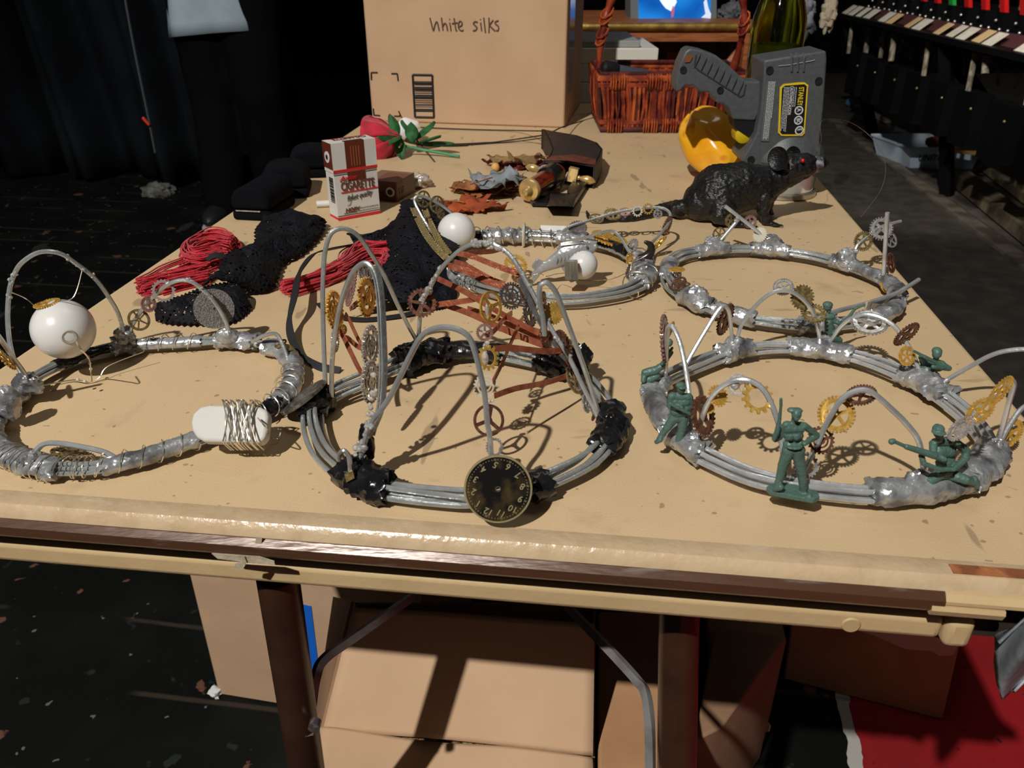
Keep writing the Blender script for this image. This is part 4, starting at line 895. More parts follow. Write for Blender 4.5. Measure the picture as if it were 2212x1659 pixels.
for q in (.42,.48,.54,.60): mb.hexa(*PB(q,q+.008,zs+.006,Hh-.005,-2*e,0))
part('gold_lines',mb,M_gl,lid)
part('red_stripe',MB().hexa(*PB(0,1,zs+.0006,zs+.0035,-1.5*e,0)),M_pr,lid)
part('red_stripe',MB().hexa(*PB(.01,.99,.0005,.0035,-e,.002)).hexa(*PB(.01,.0125,.0005,.0035,-e,D)),M_pr,pk)
part('thin_line',MB().hexa(*PB(.01,.99,.0048,.0054,0,.002)),M_ink,pk); part('thin_line',MB().hexa(*PB(.01,.99,zs-.0022,zs-.0016,0,.002)),M_ink,pk)
mb=MB(); mb.hexa(*PB(-.006,0,zs+.004,Hh-.0002,0,D)); part('brown_side',mb,M_pb,lid,'brown side flap with white badge')
mb=MB().lathe([(.0062,0),(.0062,.0006)],bl+ud*(-W*.006)+un*D*.5+AZ*(Hh-.016),(un,AZ,-ud),24); part('badge',mb,M_pw,lid); mb=MB().lathe([(.0028,0),(.0028,.0009)],bl+ud*(-W*.006)+un*D*.5+AZ*(Hh-.016),(un,AZ,-ud),16); part('badge_center',mb,M_ink,lid)
P=lambda u,z:bl+ud*(W*u)+AZ*z-un*.0002
fx=ud; fy=AZ
mb=MB(); text_mb(mb,'CIGARETTE',P(.13,zs-.0195),fx,fy,.0132,.0004,bold=.02,sx=.60); part('lettering',mb,mat('packet_letters',sr(100,58,46),.45),pk)
part('red_stripe',MB().hexa(*PB(.13,.99,zs-.0225,zs-.0213,0-e,.001)),M_pr,pk)
mb=MB(); text_mb(mb,'Action',P(.11,zs-.0085),fx,fy,.0075,.0007,shear=.5); part('lettering',mb,M_pr,pk)
mb=MB(); text_mb(mb,'finest quality',P(.24,zs-.032),(fx+fy*.10),(fy-fx*.10),.0085,.0003,shear=.45,sx=.72); 
mb.tube(spline([P(.24,zs-.037),P(.30,zs-.036),P(.34,zs-.031),P(.37,zs-.024)],5),.00022,5)
part('lettering',mb,M_ink,pk)
mb=MB(); text_mb(mb,'NOFX',P(.18,.0085),fx,fy,.0062,.0003,bold=.03,shear=.2); mb.hexa(*PB(.15,.44,.0072,.0076,-e,.001)); part('lettering',mb,M_pb,pk)
mb=MB()
for r_ in range(2): dashes(mb,P(.46,.0105-.003*r_),fx,fy,W*.50,.0014,r_)
part('small_print',mb,mat('grey_ink',(.25,.22,.2),.6),pk)
tp=bl+AZ*(Hh+.0003)+un*(D*.88)
mb=MB(); text_mb(mb,'CIGARETTE',tp+ud*W*.93,-ud,-un,.0115,.0003,bold=.015,sx=.68); part('lettering',mb,mat('packet_letters',sr(100,58,46),.45),lid)
part('red_stripe',MB().box(bl+ud*W*.5+un*D*.93+AZ*(Hh+.0002),(W*.38,.0005,.0002),(ud,un,AZ)),M_pr,lid)
mb=MB(); rnd=random.Random(3); z=zs-.006
while z>zs-.034:
    h=rnd.choice([.0004,.0007,.0011]); mb.box(bl+ud*(W*.012-.0002)+un*D*.42+AZ*z,(.0003,D*.22,h/2),(ud,un,AZ)); z-=h+rnd.choice([.0005,.0009])
part('barcode',mb,M_ink,pk)
# loose cigarette
A=G(684,441,.0042); B=G(722,439,.0042); B=A+(B-A).normalized()*.05
cg=thing('cigarette',(A.x,A.y,TT),'white cigarette lying beside the upright packet','cigarette')
part('paper',MB().tube([A,B],.0040,18),M_pw,cg); part('filter',MB().tube([B,B+(B-A).normalized()*.02],.0040,18),mat('cork_filter',sr(176,110,40),.6),cg)
# brown packet lying down behind
a=G(858,437); b=G(900,412); d=(b-a).normalized(); n=Vector((-d.y,d.x,0)); L=.052
bx=thing('cigarette_packet',a+d*L/2+n*.02,'brown cigarette packet lying on its side behind the upright one','cigarette packet')
h=.024
part('packet_body',MB().hexa([a,a+d*L,a+d*L+n*.045,a+n*.045],[p+AZ*h for p in (a,a+d*L,a+d*L+n*.045,a+n*.045)]),mat('packet_tan',sr(120,92,72),.45),bx)
part('brown_panel',MB().hexa([a-n*.0004+d*.001,a-n*.0004+d*.018,a+n*.002+d*.018,a+n*.002+d*.001],[p+AZ*h for p in (a-n*.0004+d*.001,a-n*.0004+d*.018,a+n*.002+d*.018,a+n*.002+d*.001)]),M_pb,bx)
part('end_flap',MB().hexa([a-d*.0005,a,a+n*.045,a+n*.045-d*.0005],[p+AZ*(h+.0004) for p in (a-d*.0005,a,a+n*.045,a+n*.045-d*.0005)]),M_pb,bx,'dark brown end')
part('top_flap',MB().hexa(*[[a+n*q2+d*q1+AZ*z for q1,q2 in ((-.001,-.001),(L*.8,-.001),(L*.8,.03),(-.001,.03))] for z in (h,h+.0008)]),mat('packet_mauve',sr(112,66,54),.5),bx)
part('badge',MB().lathe([(.0058,0),(.0058,.0006)],a+n*.008-d*.0006+AZ*.012,(n,AZ,-d),24),M_pw,bx); part('badge_center',MB().lathe([(.0035,0),(.0035,.0011)],a+n*.008-d*.0006+AZ*.012,(n,AZ,-d),16),M_ink,bx)
mb=MB(); text_mb(mb,'TTE',a+d*.004-n*.0006+AZ*.008,d,AZ,.010,.0003,bold=.02); part('lettering',mb,mat('packet_letters',sr(100,58,46),.45),bx)
o=solo('cigarette_tip',MB().tube([G(826,424,.0042),G(846,421,.0042)],.0042,16),mat('cork_filter',sr(176,110,40),.6),G(836,423),'orange cigarette filter end tucked against the lying brown packet','cigarette')
# crumpled cellophane
mb=MB(); c=G(896,390,.009); mb.ball(c,(.020,.013,.009),22,14); mb.v=[c+(v-c)*(1+.55*noise.noise(v*160)) for v in mb.v]
for v in mb.v: v.z=max(v.z,TT+.0005)
solo('crumpled_wrapper',mb,mat('cellophane',(.42,.36,.30),.2,.25,(.7,.66,.6),120,.5,.7,.8,200),c-AZ*.009,'crumpled shiny wrapper behind the brown packet','wrapper',ang=20)

# --- rose ---
M_rose=mat('red_rose_cloth',sr(188,22,48),.75,0,sr(160,14,36),60,.4,.6,.3,500,sheen=.3)
M_leaf=mat('green_leaf_cloth',sr(34,96,42),.7,0,sr(24,72,34),80,.4,.6); M_stem=mat('green_stem',sr(72,140,100),.5)
rc=V(846,298,G(846,338).y); rs=thing('artificial_rose',G(838,330),'red artificial rose lying beside the cigarette packet','flower')
ax=Vector((.85,-.25,.25)).normalized()   # from bloom towards stem
def petal(k,c,rad,lean,size,tw):
    X_=ax.orthogonal().normalized(); Y_=ax.cross(X_); a=tw; d=X_*math.cos(a)+Y_*math.sin(a); e=ax.cross(d)
    def fn(u,v):
        w=(u-.5)*2; an=w*1.05; r=rad*(1+.18*v*lean); s_=-v*size+size*.25+size*.10*w*w
        dd=d*math.cos(an)+e*math.sin(an); curl=.18*rad*max(0,v-.75)*4
        return c+dd*(r*(math.sin(min(1,v*1.4)*PI/2))+curl)+ax*s_
    mb=MB().grid(fn,12,10); o=part('petal',mb,M_rose,rs); q=o.modifiers.new('s','SOLIDIFY'); q.thickness=.0008
for k in range(3): petal(k,rc,.012,.2,.044,k*2.1)
for k in range(4): petal(k,rc,.021,.6,.046,k*1.6+.4)
for k in range(5): petal(k,rc,.029,.9,.040,k*1.26+.9)
part('flower_heart',MB().ball(rc,(.010,.010,.012),16,12),M_rose,rs)
def leafm(c,d,s_,L,wd,par,m,curl=.25,nm='leaf'):
    d=Vector(d).normalized(); s_=Vector(s_).normalized(); n=d.cross(s_)
    def fn(u,v):
        w=math.sin(PI*min(1,v*.96+.02))**.8*wd/2; return c+d*(L*v)+s_*((u-.5)*2*w)+n*(curl*L*(v*v)*.5+abs(u-.5)*wd*.3)
    mb=MB().grid(fn,6,12); 
    for v in mb.v: v.z=max(v.z,TT+.0008)
    o=part(nm,mb,m,par); q=o.modifiers.new('s','SOLIDIFY'); q.thickness=.0006; return o
sb=rc+ax*.012
for (dx,s_) in (((-.5,-.45,.1),(0,.5,.9)),((-.2,-.9,-.3),(.9,0,.2)),((-.3,.3,.9),(.8,.5,0)),((.1,-.4,-.9),(.9,.2,0))): leafm(sb,dx,s_,.034,.016,rs,M_leaf,.3,'sepal')
st=[rc+ax*.015,G(868,312,.018),G(905,322,.010),G(950,330,.006),G(992,338,.003)]
part('stem',MB().tube(spline(st,6),.0021,10),M_stem,rs); part('stem_collar',MB().ball(G(868,310,.019),.0042,12,8),M_stem,rs)
for (p,dd,s_,L) in ((G(895,300,.02),(.6,.6,.5),(.7,-.6,.1),.045),(G(900,302,.02),(-.5,.5,.6),(.6,.3,-.4),.04),(G(905,310,.014),(.6,-.4,.2),(.5,.8,.1),.045),(G(890,306,.02),(-.1,.8,.8),(1,0,0),.035),(G(915,312,.012),(1,-.35,.0),(.3,.9,.1),.05)): leafm(p,dd,s_,L,.02,rs,M_leaf,.1)
part('twig',MB().tube(spline([V(861,240,G(880,300).y),V(872,262,G(880,300).y),G(892,292,.022),G(915,320,.008),G(938,348,.002)],6),.0011,7),mat('twig',sr(72,60,44),.7),rs,'thin brown twig')
part('twig',MB().tube(spline([G(862,318,.018),G(880,292,.026),G(890,280,.03)],5),.0012,7),mat('pale_stem',sr(176,178,150),.6),rs,'pale thin stalk')
part('tendril',MB().tube(spline([G(890,290,.02),G(905,276,.028),G(915,284,.024),G(920,300,.012)],6),.0006,6),mat('yellow_green',sr(150,150,70),.6),rs)
mb=MB().ball(G(880,280,.018),(.022,.012,.017),18,12); mb.v=[v+Vector((0,0,0))+ (v-G(880,280,.018))*.25*noise.noise(v*80) for v in mb.v]
solo('tissue_ball',mb,mat('white_tissue',(.72,.70,.68),.8,bump=.4,bscale=120),G(880,280),'small white crumpled wad behind the rose','wad')
solo('paper_scrap',MB().ribbon(spline([G(875,300,.019),G(885,297,.022),G(892,304,.019)],4),.006,.0006,Vector((0,.4,1))),mat('pink_scrap',sr(220,150,130),.6),G(884,300),'small pink scrap among the rose leaves','scrap')

# --- maple leaves ---
MAP=[(0,-1),(.06,-.62),(.35,-.72),(.30,-.50),(.72,-.55),(.60,-.35),(1.0,-.10),(.78,.0),(.92,.30),(.62,.22),(.45,.30),(.60,.62),(.40,.55),(.28,.85),(.16,.70),(0,1.12)]
def maple(px,py,z,size,rot,m,label,sq=1,wave=.004,seed=0,tilt=(0,0),keep=None):
    c=G(px,py,z+wave); pts=MAP+[(-x,y) for x,y in reversed(MAP[1:-1])]
    bm=bmesh.new(); vs=[bm.verts.new((x,y,0)) for x,y in pts]; bm.faces.new(vs); bmesh.ops.triangulate(bm,faces=bm.faces[:]); bmesh.ops.subdivide_edges(bm,edges=bm.edges[:],cuts=3,use_grid_fill=True)
    bmesh.ops.triangulate(bm,faces=bm.faces[:]); mb=MB(); ca,sa=math.cos(rot),math.sin(rot); out=[]
    for v in bm.verts:
        x,y=v.co.x,v.co.y; r=math.hypot(x,y)
        zz=wave*(1.6*noise.noise(Vector((x*2.2,y*2.2,seed)))+.9*noise.noise(Vector((x*6,y*6,seed+3)))+.9*r*r*.6*math.sin(math.atan2(y,x)*5+seed)) + size*(tilt[0]*x+tilt[1]*y)
        q=Vector((x*ca-y*sa,(x*sa+y*ca)*sq,0))*size; p=c+q+AZ*zz; p.z=max(p.z,TT+.0006+z); out.append(p)
    mb.add(out,[tuple(v.index for v in f.verts) for f in bm.faces]); bm.free()
    t=thing('maple_leaf',(c.x,c.y,TT+z),label,'leaf','fallen maple leaves'); o=part('blade',mb,m,t,ang=60); s_=o.modifiers.new('s','SOLIDIFY'); s_.thickness=.0006
    st=[c+Vector((ca*0-sa*y,(sa*0+ca*y)*sq,0))*size+AZ*.002 for y in (-.2,-.9,-1.35)]
    for p in st: p.z=max(p.z,TT+.002+z)
    vm=MB().tube(st,.0008,6); veins=mat('leaf_vein',sr(150,96,52),.7); part('stalk',vm,veins,t)
def leafmat(n,a,b): return mat(n,a,.8,0,b,55,.35,.65,.4,300)
maple(1018,441,0,.042,-1.9,leafmat('leaf_rust',sr(168,78,36),sr(134,56,26)),'rust orange maple leaf in front of the other leaves',.85,.006,1)
maple(1052,412,0,.045,1.2,leafmat('leaf_brown',sr(150,90,44),sr(116,66,34)),'brown crinkled maple leaf under the silvery leaf',.6,.004,2)
maple(1062,396,.006,.050,1.9,leafmat('leaf_tan',sr(164,104,56),sr(110,66,36)),'tan maple leaf directly beneath the silvery grey leaf',.7,.006,3)
maple(1072,384,.017,.040,-.6,leafmat('leaf_grey',sr(138,143,146),sr(100,106,110)),'silvery grey-blue leaf on top of the leaf pile',.9,.007,4,(0,.10))
maple(1118,351,0,.046,1.5,leafmat('leaf_maroon',sr(124,38,34),sr(96,26,28)),'dark red maple leaf next to the leather sheath',.7,.006,5)
maple(1120,342,.011,.040,1.7,leafmat('leaf_olive',sr(134,108,64),sr(110,84,50)),'olive tan leaf lying over the dark red leaf',.5,.005,6)
maple(936,438,0,.030,.3,leafmat('leaf_pale_grey',sr(136,146,156),sr(104,116,130)),'small bluish grey leaf beside the rust orange leaf',.8,.003,8)
solo('acorn',MB().ball(G(1070,361,.006),(.006,.006,.006),12,8),mat('acorn',sr(206,160,90),.6),G(1070,361),'tiny orange bead above the silvery leaf','bead')

# --- dagger in leather sheath ---
dg=thing('dagger',G(1200,400),'dagger with a red wooden grip and round brass pommel','dagger')
yp=G(1142,444,0).y; pc=V(1142,412,yp+.005); end=V(1215,366,yp+.095)
M_wood=mat('red_grip_wood',sr(112,30,16),.25,0,sr(52,14,8),90,.4,.6,.15,200,coat=.6); M_bras=mat('polished_brass',(.80,.56,.22),.24,.6,(.6,.4,.15),60,.4,.65)
hd=(end-pc).normalized(); X_=hd.orthogonal().normalized(); fr=(X_,hd.cross(X_),hd)
r0=S(pc,25)
part('grip',MB().lathe([(r0*.80,.004),(r0*.86,.02),(r0*.9,.05),(r0*.86,.07),(r0*.82,.085)],pc,fr,28),M_wood,dg)
part('pommel',MB().lathe([(0.0002,-.011),(r0*.22,-.0105),(r0*.38,-.0075),(r0*.40,-.004),(r0*.52,-.002),(r0*.9,-.001),(r0*1.0,.001),(r0*1.02,.004),(r0*.95,.007),(r0*.8,.008)],pc,fr,36),M_bras,dg)
g0=V(1205,377,yp+.085); ga=V(1148,362,yp+.095); gb=V(1275,391,yp+.075); gd=(gb-ga).normalized()
part('guard_block',MB().box(V(1238,377,yp+.08),(.006,.005,.0085),(gd,Vector((-gd.y,gd.x,0)).normalized(),gd.cross(Vector((-gd.y,gd.x,0))).normalized())),M_bras,dg)
def knobl(c,d,nm='quillon'):
    X2=d.orthogonal().normalized(); part(nm,MB().lathe([(.0022,-.016),(.0022,-.012),(.0036,-.011),(.0036,-.009),(.0024,-.008),(.0042,-.004),(.0056,.001),(.0050,.006),(.0028,.010),(.0004,.0125)],c,(X2,d.cross(X2),d),20),M_bras,dg)
knobl(V(1266,388,yp+.077),gd); knobl(V(1155,364,yp+.094),-gd)
cr=MB().tube(spline([V(1163,366,yp+.080),V(1172,359,yp+.080),V(1186,358,yp+.078),V(1200,368,yp+.072),V(1210,386,yp+.066),V(1212,404,yp+.062),V(1208,416,yp+.060),V(1214,402,yp+.062),V(1220,386,yp+.066),V(1227,372,yp+.07)],6),.0011,7); part('cord',cr,mat('grey_cord',sr(160,140,136),.8),dg)
M_lea=mat('dark_leather',sr(42,32,28),.6,0,sr(32,24,22),60,.4,.6,.35,160); M_lea2=mat('brown_leather_band',sr(104,52,38),.5,0,sr(84,42,32),60,.4,.6,.3,160); M_lblk=mat('black_leather',sr(20,22,22),.32,0,sr(14,15,15),60,.4,.6,.3,160)
sh=thing('leather_sheath',G(1240,380),'thick dark leather sheath with red-brown band round the dagger','sheath')
zt=.030
outl=[(1172,279),(1185,302),(1192,322),(1186,336),(1172,350),(1225,346),(1286,357),(1297,338),(1302,322),(1290,308),(1268,300),(1246,292),(1205,285)]
P=[G(x,y,zt) for x,y in outl]; mb=MB().prism([p-AZ*.004 for p in P],AZ*.004); o=part('top_panel',mb,M_lea,sh); bevel(o,.0015,2)
b_=[(1174,347),(1192,338),(1240,335),(1288,345),(1286,357),(1225,347)]
part('band',MB().prism([G(x,y,zt+.0003) for x,y in b_],AZ*.0008),M_lea2,sh,'red-brown leather band')
# side walls and back as a bent strip with open front
wl=[(1172,350),(1186,336),(1192,322),(1185,302),(1172,279),(1205,285),(1246,292),(1268,300),(1290,308),(1302,322),(1297,338),(1286,357)]
wp=[G(x,y,zt) for x,y in wl]; mb=MB()
for a_,b_2 in zip(wp,wp[1:]):
    n_=(b_2-a_).cross(AZ).normalized()*.0025; lo=lambda p:Vector((p.x,p.y,TT+.001))
    mb.hexa([lo(a_),lo(b_2),lo(b_2)+n_,lo(a_)+n_],[a_,b_2,b_2+n_,a_+n_])
part('side_wall',mb,M_lea,sh)
part('bottom_panel',MB().prism([Vector((p.x,p.y,TT+.0005)) for p in P],AZ*.003),M_lblk,sh)
part('belt_loop',MB().hexa([G(x,y,.0005) for x,y in ((1181,446),(1240,449),(1247,418),(1190,416))],[G(x,y,.016) for x,y in ((1182,444),(1238,446),(1246,422),(1192,420))]),M_lblk,sh,'folded black leather loop')
part('loop_tail',MB().prism([G(x,y,.002) for x,y in ((1145,439),(1150,445),(1182,446),(1186,430),(1165,428))],AZ*.004),M_lblk,sh)
part('loop_strap',MB().prism([G(x,y,.004) for x,y in ((1225,420),(1240,446),(1266,405),(1262,392),(1240,396))],AZ*.006),M_lblk,sh)
part('collar',MB().lathe([(r0*.95,.050),(r0*1.08,.052),(r0*1.12,.072),(r0*.98,.076)],pc,fr,28),M_lblk,sh,'black leather collar round the grip')
part('neck_thong',MB().tube(spline([G(1174,292,.02),G(1120,300,.004),G(1060,308,.002),G(985,312,.002),G(925,312,.002)],6),[.0012]*13+[.0018]*12,6),mat('thong',sr(34,24,20),.7),sh)
part('neck_thong',MB().tube(spline([G(1172,298,.01),G(1100,307,.0015),G(1000,313,.0015),G(925,313,.002)],6),.0009,6),mat('thong',sr(34,24,20),.7),sh)
part('neck_strap',MB().ribbon(spline([G(1010,313,.0015),G(960,314,.0015),G(900,309,.002),G(870,300,.002)],5),.008,.0016,Vector((0,1,.1))),mat('thong',sr(34,24,20),.7),sh)
part('neck_thong',MB().tube(spline([G(1174,283,.028),G(1120,282,.004),G(1000,279,.002),G(860,272,.002),G(800,262,.003)],6),.0011,6),mat('thong',sr(34,24,20),.7),sh)
part('neck_thong',MB().tube(spline([G(1195,284,.028),G(1216,274,.02),G(1255,262,.0015),G(1290,252,.001)],6),.0010,6),mat('thong',sr(34,24,20),.7),sh)

# --- lace garters with red tassels ---
M_lace=bpy.data.materials.new('black_lace'); M_lace.use_nodes=True
def _lace():
    N,L,b=nodes(M_lace); b.inputs['Roughness'].default_value=.7; b.inputs['Specular IOR Level'].default_value=.18; b.inputs['Base Color'].default_value=(.0045,.0042,.007,1)
    tc=N.new('ShaderNodeTexCoord'); v=N.new('ShaderNodeTexVoronoi'); v.inputs['Scale'].default_value=300; L.new(tc.outputs['Object'],v.inputs['Vector'])
    n=N.new('ShaderNodeTexNoise'); n.inputs['Scale'].default_value=70; n.inputs['Detail'].default_value=2; L.new(tc.outputs['Object'],n.inputs['Vector'])
    # open net only where the pattern is open: small cells near their centres
    g=N.new('ShaderNodeMath'); g.operation='LESS_THAN'; g.inputs[1].default_value=.36; L.new(v.outputs['Distance'],g.inputs[0])
    h=N.new('ShaderNodeMath'); h.operation='GREATER_THAN'; h.inputs[1].default_value=.53; L.new(n.outputs['Fac'],h.inputs[0])
    m=N.new('ShaderNodeMath'); m.operation='MULTIPLY'; L.new(g.outputs[0],m.inputs[0]); L.new(h.outputs[0],m.inputs[1])
    s_=N.new('ShaderNodeMath'); s_.operation='SUBTRACT'; s_.inputs[0].default_value=1; L.new(m.outputs[0],s_.inputs[1]); L.new(s_.outputs[0],b.inputs['Alpha'])
    bp=N.new('ShaderNodeBump'); bp.inputs['Strength'].default_value=.7; bp.inputs['Distance'].default_value=.0015; L.new(v.outputs['Distance'],bp.inputs['Height']); L.new(bp.outputs[0],b.inputs['Normal'])
_lace()
def lacestrip(rows,h,seed,par,name='lace_band',amp=.006):
    """rows: pairs of pixels across the strip, from one end to the other, with heights"""
    R_=[(G(a[0],a[1],a[2] if len(a)>2 else h),G(b[0],b[1],b[2] if len(b)>2 else .002)) for a,b in rows]
    A_=resamp(spline([r[0] for r in R_],8),70,False); B_=resamp(spline([r[1] for r in R_],8),70,False)
    def fn(u,v):
        i=min(68,int(u*69)); f=u*69-i; a=A_[i].lerp(A_[i+1],f); b=B_[i].lerp(B_[i+1],f); p=a.lerp(b,v)
        edge=.0016*math.sin(u*120)*(abs(v-.5)*2)**6; dd=(b-a).normalized()
        p=p+dd*edge*(1 if v>.5 else -1)
        p.z+=amp*(.5+noise.noise(Vector((p.x*55,p.y*55,seed)))+.22*noise.noise(Vector((p.x*150,p.y*150,seed))))*math.sin(PI*min(1,max(0,v)))**.5+h*.3*math.sin(PI*v)
        p.z=max(p.z,TT+.0012); return p
    mb=MB().grid(fn,90,26); o=part(name,mb,M_lace,par,ang=180); s_=o.modifiers.new('s','SOLIDIFY'); s_.thickness=.0016; return o
M_red=mat('red_tassel_thread',sr(206,28,48),.55,0,sr(178,16,36),260,.4,.6,.6,1200,sheen=.2)
def strands(par,paths,n,wd,r=.0007,seed=0,h=.010):
    rnd=random.Random(seed); mb=MB()
    for q in range(n):
        c=rnd.choice(paths); off=rnd.uniform(-1,1); hh=rnd.random(); P_=[]
        for j,pt in enumerate(c):
            x,y=pt[0],pt[1]; w_=pt[2] if len(pt)>2 else wd
            p=G(x+rnd.uniform(-1.2,1.2),y,0); nxt=c[min(j+1,len(c)-1)]; prv=c[max(j-1,0)]
            d=(G(nxt[0],nxt[1])-G(prv[0],prv[1])).normalized(); n_=Vector((-d.y,d.x,0)); hz=h*(1-off*off)**.5*hh*(1 if len(pt)<4 else pt[3])
            P_.append(p+n_*(off*w_/1000+.0016*math.sin(j*1.9+q))+AZ*(hz+.001))
        mb.tube(spline(P_,5),r,5)
    return part('red_tassel',mb,M_red,par)
g1=thing('lace_garter',G(520,610),'black lace garter with red tassel on the left side of the table','garter','lace garters with red tassels')
lacestrip([((575,472,.012),(566,492,.006)),((640,478,.014),(600,520,.010)),((700,476,.012),(690,500,.004))],.012,5,g1)
lacestrip([((583,470,.010),(702,480,.006)),((556,497,.016),(694,506,.004)),((548,538,.018),(650,548,.004)),((500,548,.022),(610,570,.004)),((470,590,.024),(590,620,.004)),((440,618,.022),(545,632,.003))],.016,2,g1,amp=.008)
lacestrip([((340,668,.012),(336,692,.002)),((372,650,.016),(370,700,.002)),((420,628,.018),(440,702,.002)),((460,615,.018),(505,696,.002)),((500,610,.016),(545,665,.002))],.014,3,g1)
strands(g1,[[(455,600,8),(420,612,10),(370,622,12),(330,632,10),(303,640,7)],[(480,560,8),(430,580,12),(370,605,12),(340,622,8),(305,634,5)],[(450,610,8),(400,620,10),(345,634,8)]],90,10,seed=4,h=.016)
strands(g1,[[(508,545,6),(490,532,9),(460,530,10),(430,545,9),(410,560,6),(425,572,6),(450,568,6),(480,560,7)],[(505,548,6),(470,540,9),(440,545,10),(412,558,8),(405,580,8),(440,588,9),(480,575,8)]],90,8,seed=6,h=.018)
part('ribbon_tail',MB().ribbon(spline([G(490,556,.016),G(465,552,.02),G(448,562,.018)],5),[.007]*11,.0012,Vector((.1,1,.3))),mat('black_ribbon',(.015,.015,.016),.6),g1,'short black ribbon tail')
g2=thing('lace_garter',G(880,600),'black lace garter with red tassel and long black ribbon, near the middle','garter','lace garters with red tassels')
lacestrip([((748,505,.008),(765,532,.004)),((800,508,.010),(800,530,.004)),((846,482,.010),(850,522,.004)),((872,440,.010),(905,525,.006))],.010,9,g2,amp=.005)
lacestrip([((868,440,.012),(985,470,.010)),((860,480,.016),(985,505,.012)),((840,520,.020),(990,540,.014)),((842,560,.020),(985,575,.012)),((812,600,.018),(978,600,.008)),((790,640,.014),(965,625,.004)),((760,672,.008),(905,668,.004))],.02,7,g2,amp=.008)
lacestrip([((965,600,.006),(985,640,.001)),((940,640,.006),(960,665,.001)),((900,660,.006),(910,672,.001))],.004,8,g2)
strands(g2,[[(850,545,5),(815,548,8),(780,545,9),(755,560,8),(740,585,8),(700,605,7),(660,622,8),(612,632,9)],[(848,550,5),(800,560,8),(760,580,8),(725,605,8),(680,622,8),(615,640,9)],[(830,590,6),(835,570,8),(790,570,9),(755,590,8),(730,605,7)]],110,8,seed=8,h=.014)
M_rib=mat('black_ribbon',(.015,.015,.016),.6,bump=.5,bscale=300)
rb=[(765,528,.006),(735,534,.012),(700,541,.016),(676,550,.018),(655,575,.018),(643,600,.020),(636,640,.020),(625,690,.012),(630,730,.006),(650,765,.003),(690,792,.002),(735,800,.002)]
pp=spline([G(x,y,z) for x,y,z in rb],6); wds=[.0035+.0028*abs(math.sin(i*.23)) for i in range(len(pp))]
part('ribbon',MB().ribbon(pp,wds,.0010,[Vector((math.cos(i*.02),.4,.3)) for i in range(len(pp))]),M_rib,g2,'long black ribbon tie')
part('ribbon',MB().ribbon(spline([G(690,655,.003),G(720,680,.002),G(780,690,.002),G(850,684,.002),G(910,672,.003)],6),.0065,.0011,Vector((.1,1,0))),M_rib,g2,'black ribbed ribbon end')
def trim(pts,w):
    q=spline([G(*p) for p in pts],8); mb=MB().ribbon(q,w,.0012,Vector((1,.55,.1)))
    for i,p in enumerate(q):
        for s_ in(-1,1): mb.ball(p+Vector((.88,.48,.05))*(w*.5*s_)+AZ*.0008,.0010,6,4)
    return mb
part('gold_trim',trim([(893,450,.026),(905,478,.032),(922,510,.037),(945,540,.038),(965,560,.036)],.006),M_gold if False else mat('gold_braid',(.45,.36,.16),.45,.6,(.25,.19,.08),500,.4,.6,.6,900),g2,'gold braid edging')
part('gold_trim',trim([(918,455,.026),(930,485,.032),(945,515,.036),(968,548,.036)],.0055),mat('gold_braid',(.45,.36,.16),.45,.6),g2,'gold braid edging')

# --- big cardboard box ---
bl=G(804,262); br=G(1219,277); ud=(br-bl).normalized(); un=Vector((-ud.y,ud.x,0)); W=(br-bl).length; Dp=.24; Hb=.42
cb_=thing('cardboard_box',(bl+br)/2+un*Dp/2,'large cardboard box with WHITE SILKS handwritten on its front','box')
def BB(u0,u1,z0,z1,d0,d1):
    q=lambda z:[bl+ud*(W*u0)+un*d0+AZ*z,bl+ud*(W*u1)+un*d0+AZ*z,bl+ud*(W*u1)+un*d1+AZ*z,bl+ud*(W*u0)+un*d1+AZ*z]
    return q(z0),q(z1)
o=part('box_body',MB().hexa(*BB(0,1,0,Hb,0,Dp)),M_card,cb_); bevel(o,.0035,3)
part('closing_tape',MB().hexa(*BB(1,1.0012,.05,Hb,.03,.10)),mat('clear_tape',sr(150,150,160),.15,.3),cb_,'shiny tape strip')
rr_=lambda x,y:(lambda r:CAMP+r*((bl-CAMP).dot(un)/r.dot(un)))(ray(x,y))-un*.0008
def strokes(lines,r,m,nm,par,lab=None):
    mb=MB()
    for ln in lines: mb.tube(spline([rr_(780+x*.217,y*.217) for x,y in ln],4),r,5,flat=(1,1))
    return part(nm,mb,m,par,lab)
hw=[[(685,175),(700,235),(720,305),(735,250),(755,215),(770,265),(778,305),(770,250),(752,190)][:7],
    [(800,175),(808,240),(815,300)],[(812,265),(830,235),(845,235),(855,265),(862,305)],
    [(882,225),(890,265),(895,305)],[(880,188),(884,192)],[(925,180),(935,240),(945,300),(955,300)],[(905,235),(930,230),(960,225)],
    [(965,265),(1000,255),(1005,225),(985,210),(970,240),(975,285),(1000,305),(1020,298)],
    [(1160,222),(1135,215),(1118,235),(1135,255),(1155,275),(1140,300),(1115,305)],
    [(1190,225),(1195,265),(1200,305)],[(1186,190),(1190,194)],[(1220,175),(1228,240),(1238,325)],[(1272,175),(1275,250),(1272,325)],[(1315,200),(1285,240),(1278,250)],[(1280,252),(1300,275),(1335,308)],
    [(1368,205),(1340,215),(1335,235),(1360,255),(1370,275),(1365,300),(1345,305)]]
strokes(hw,.0012,M_pencil,'handwriting',cb_,'handwritten words white silks')
crn=[[(105,795),(103,722)],[(103,722),(165,722)],[(303,733),(362,733)],[(362,733),(370,803)],[(123,1080),(130,1146)],[(130,1146),(190,1150)],[(330,1155),(385,1157)],[(385,1157),(390,1140)]]
mb=MB()
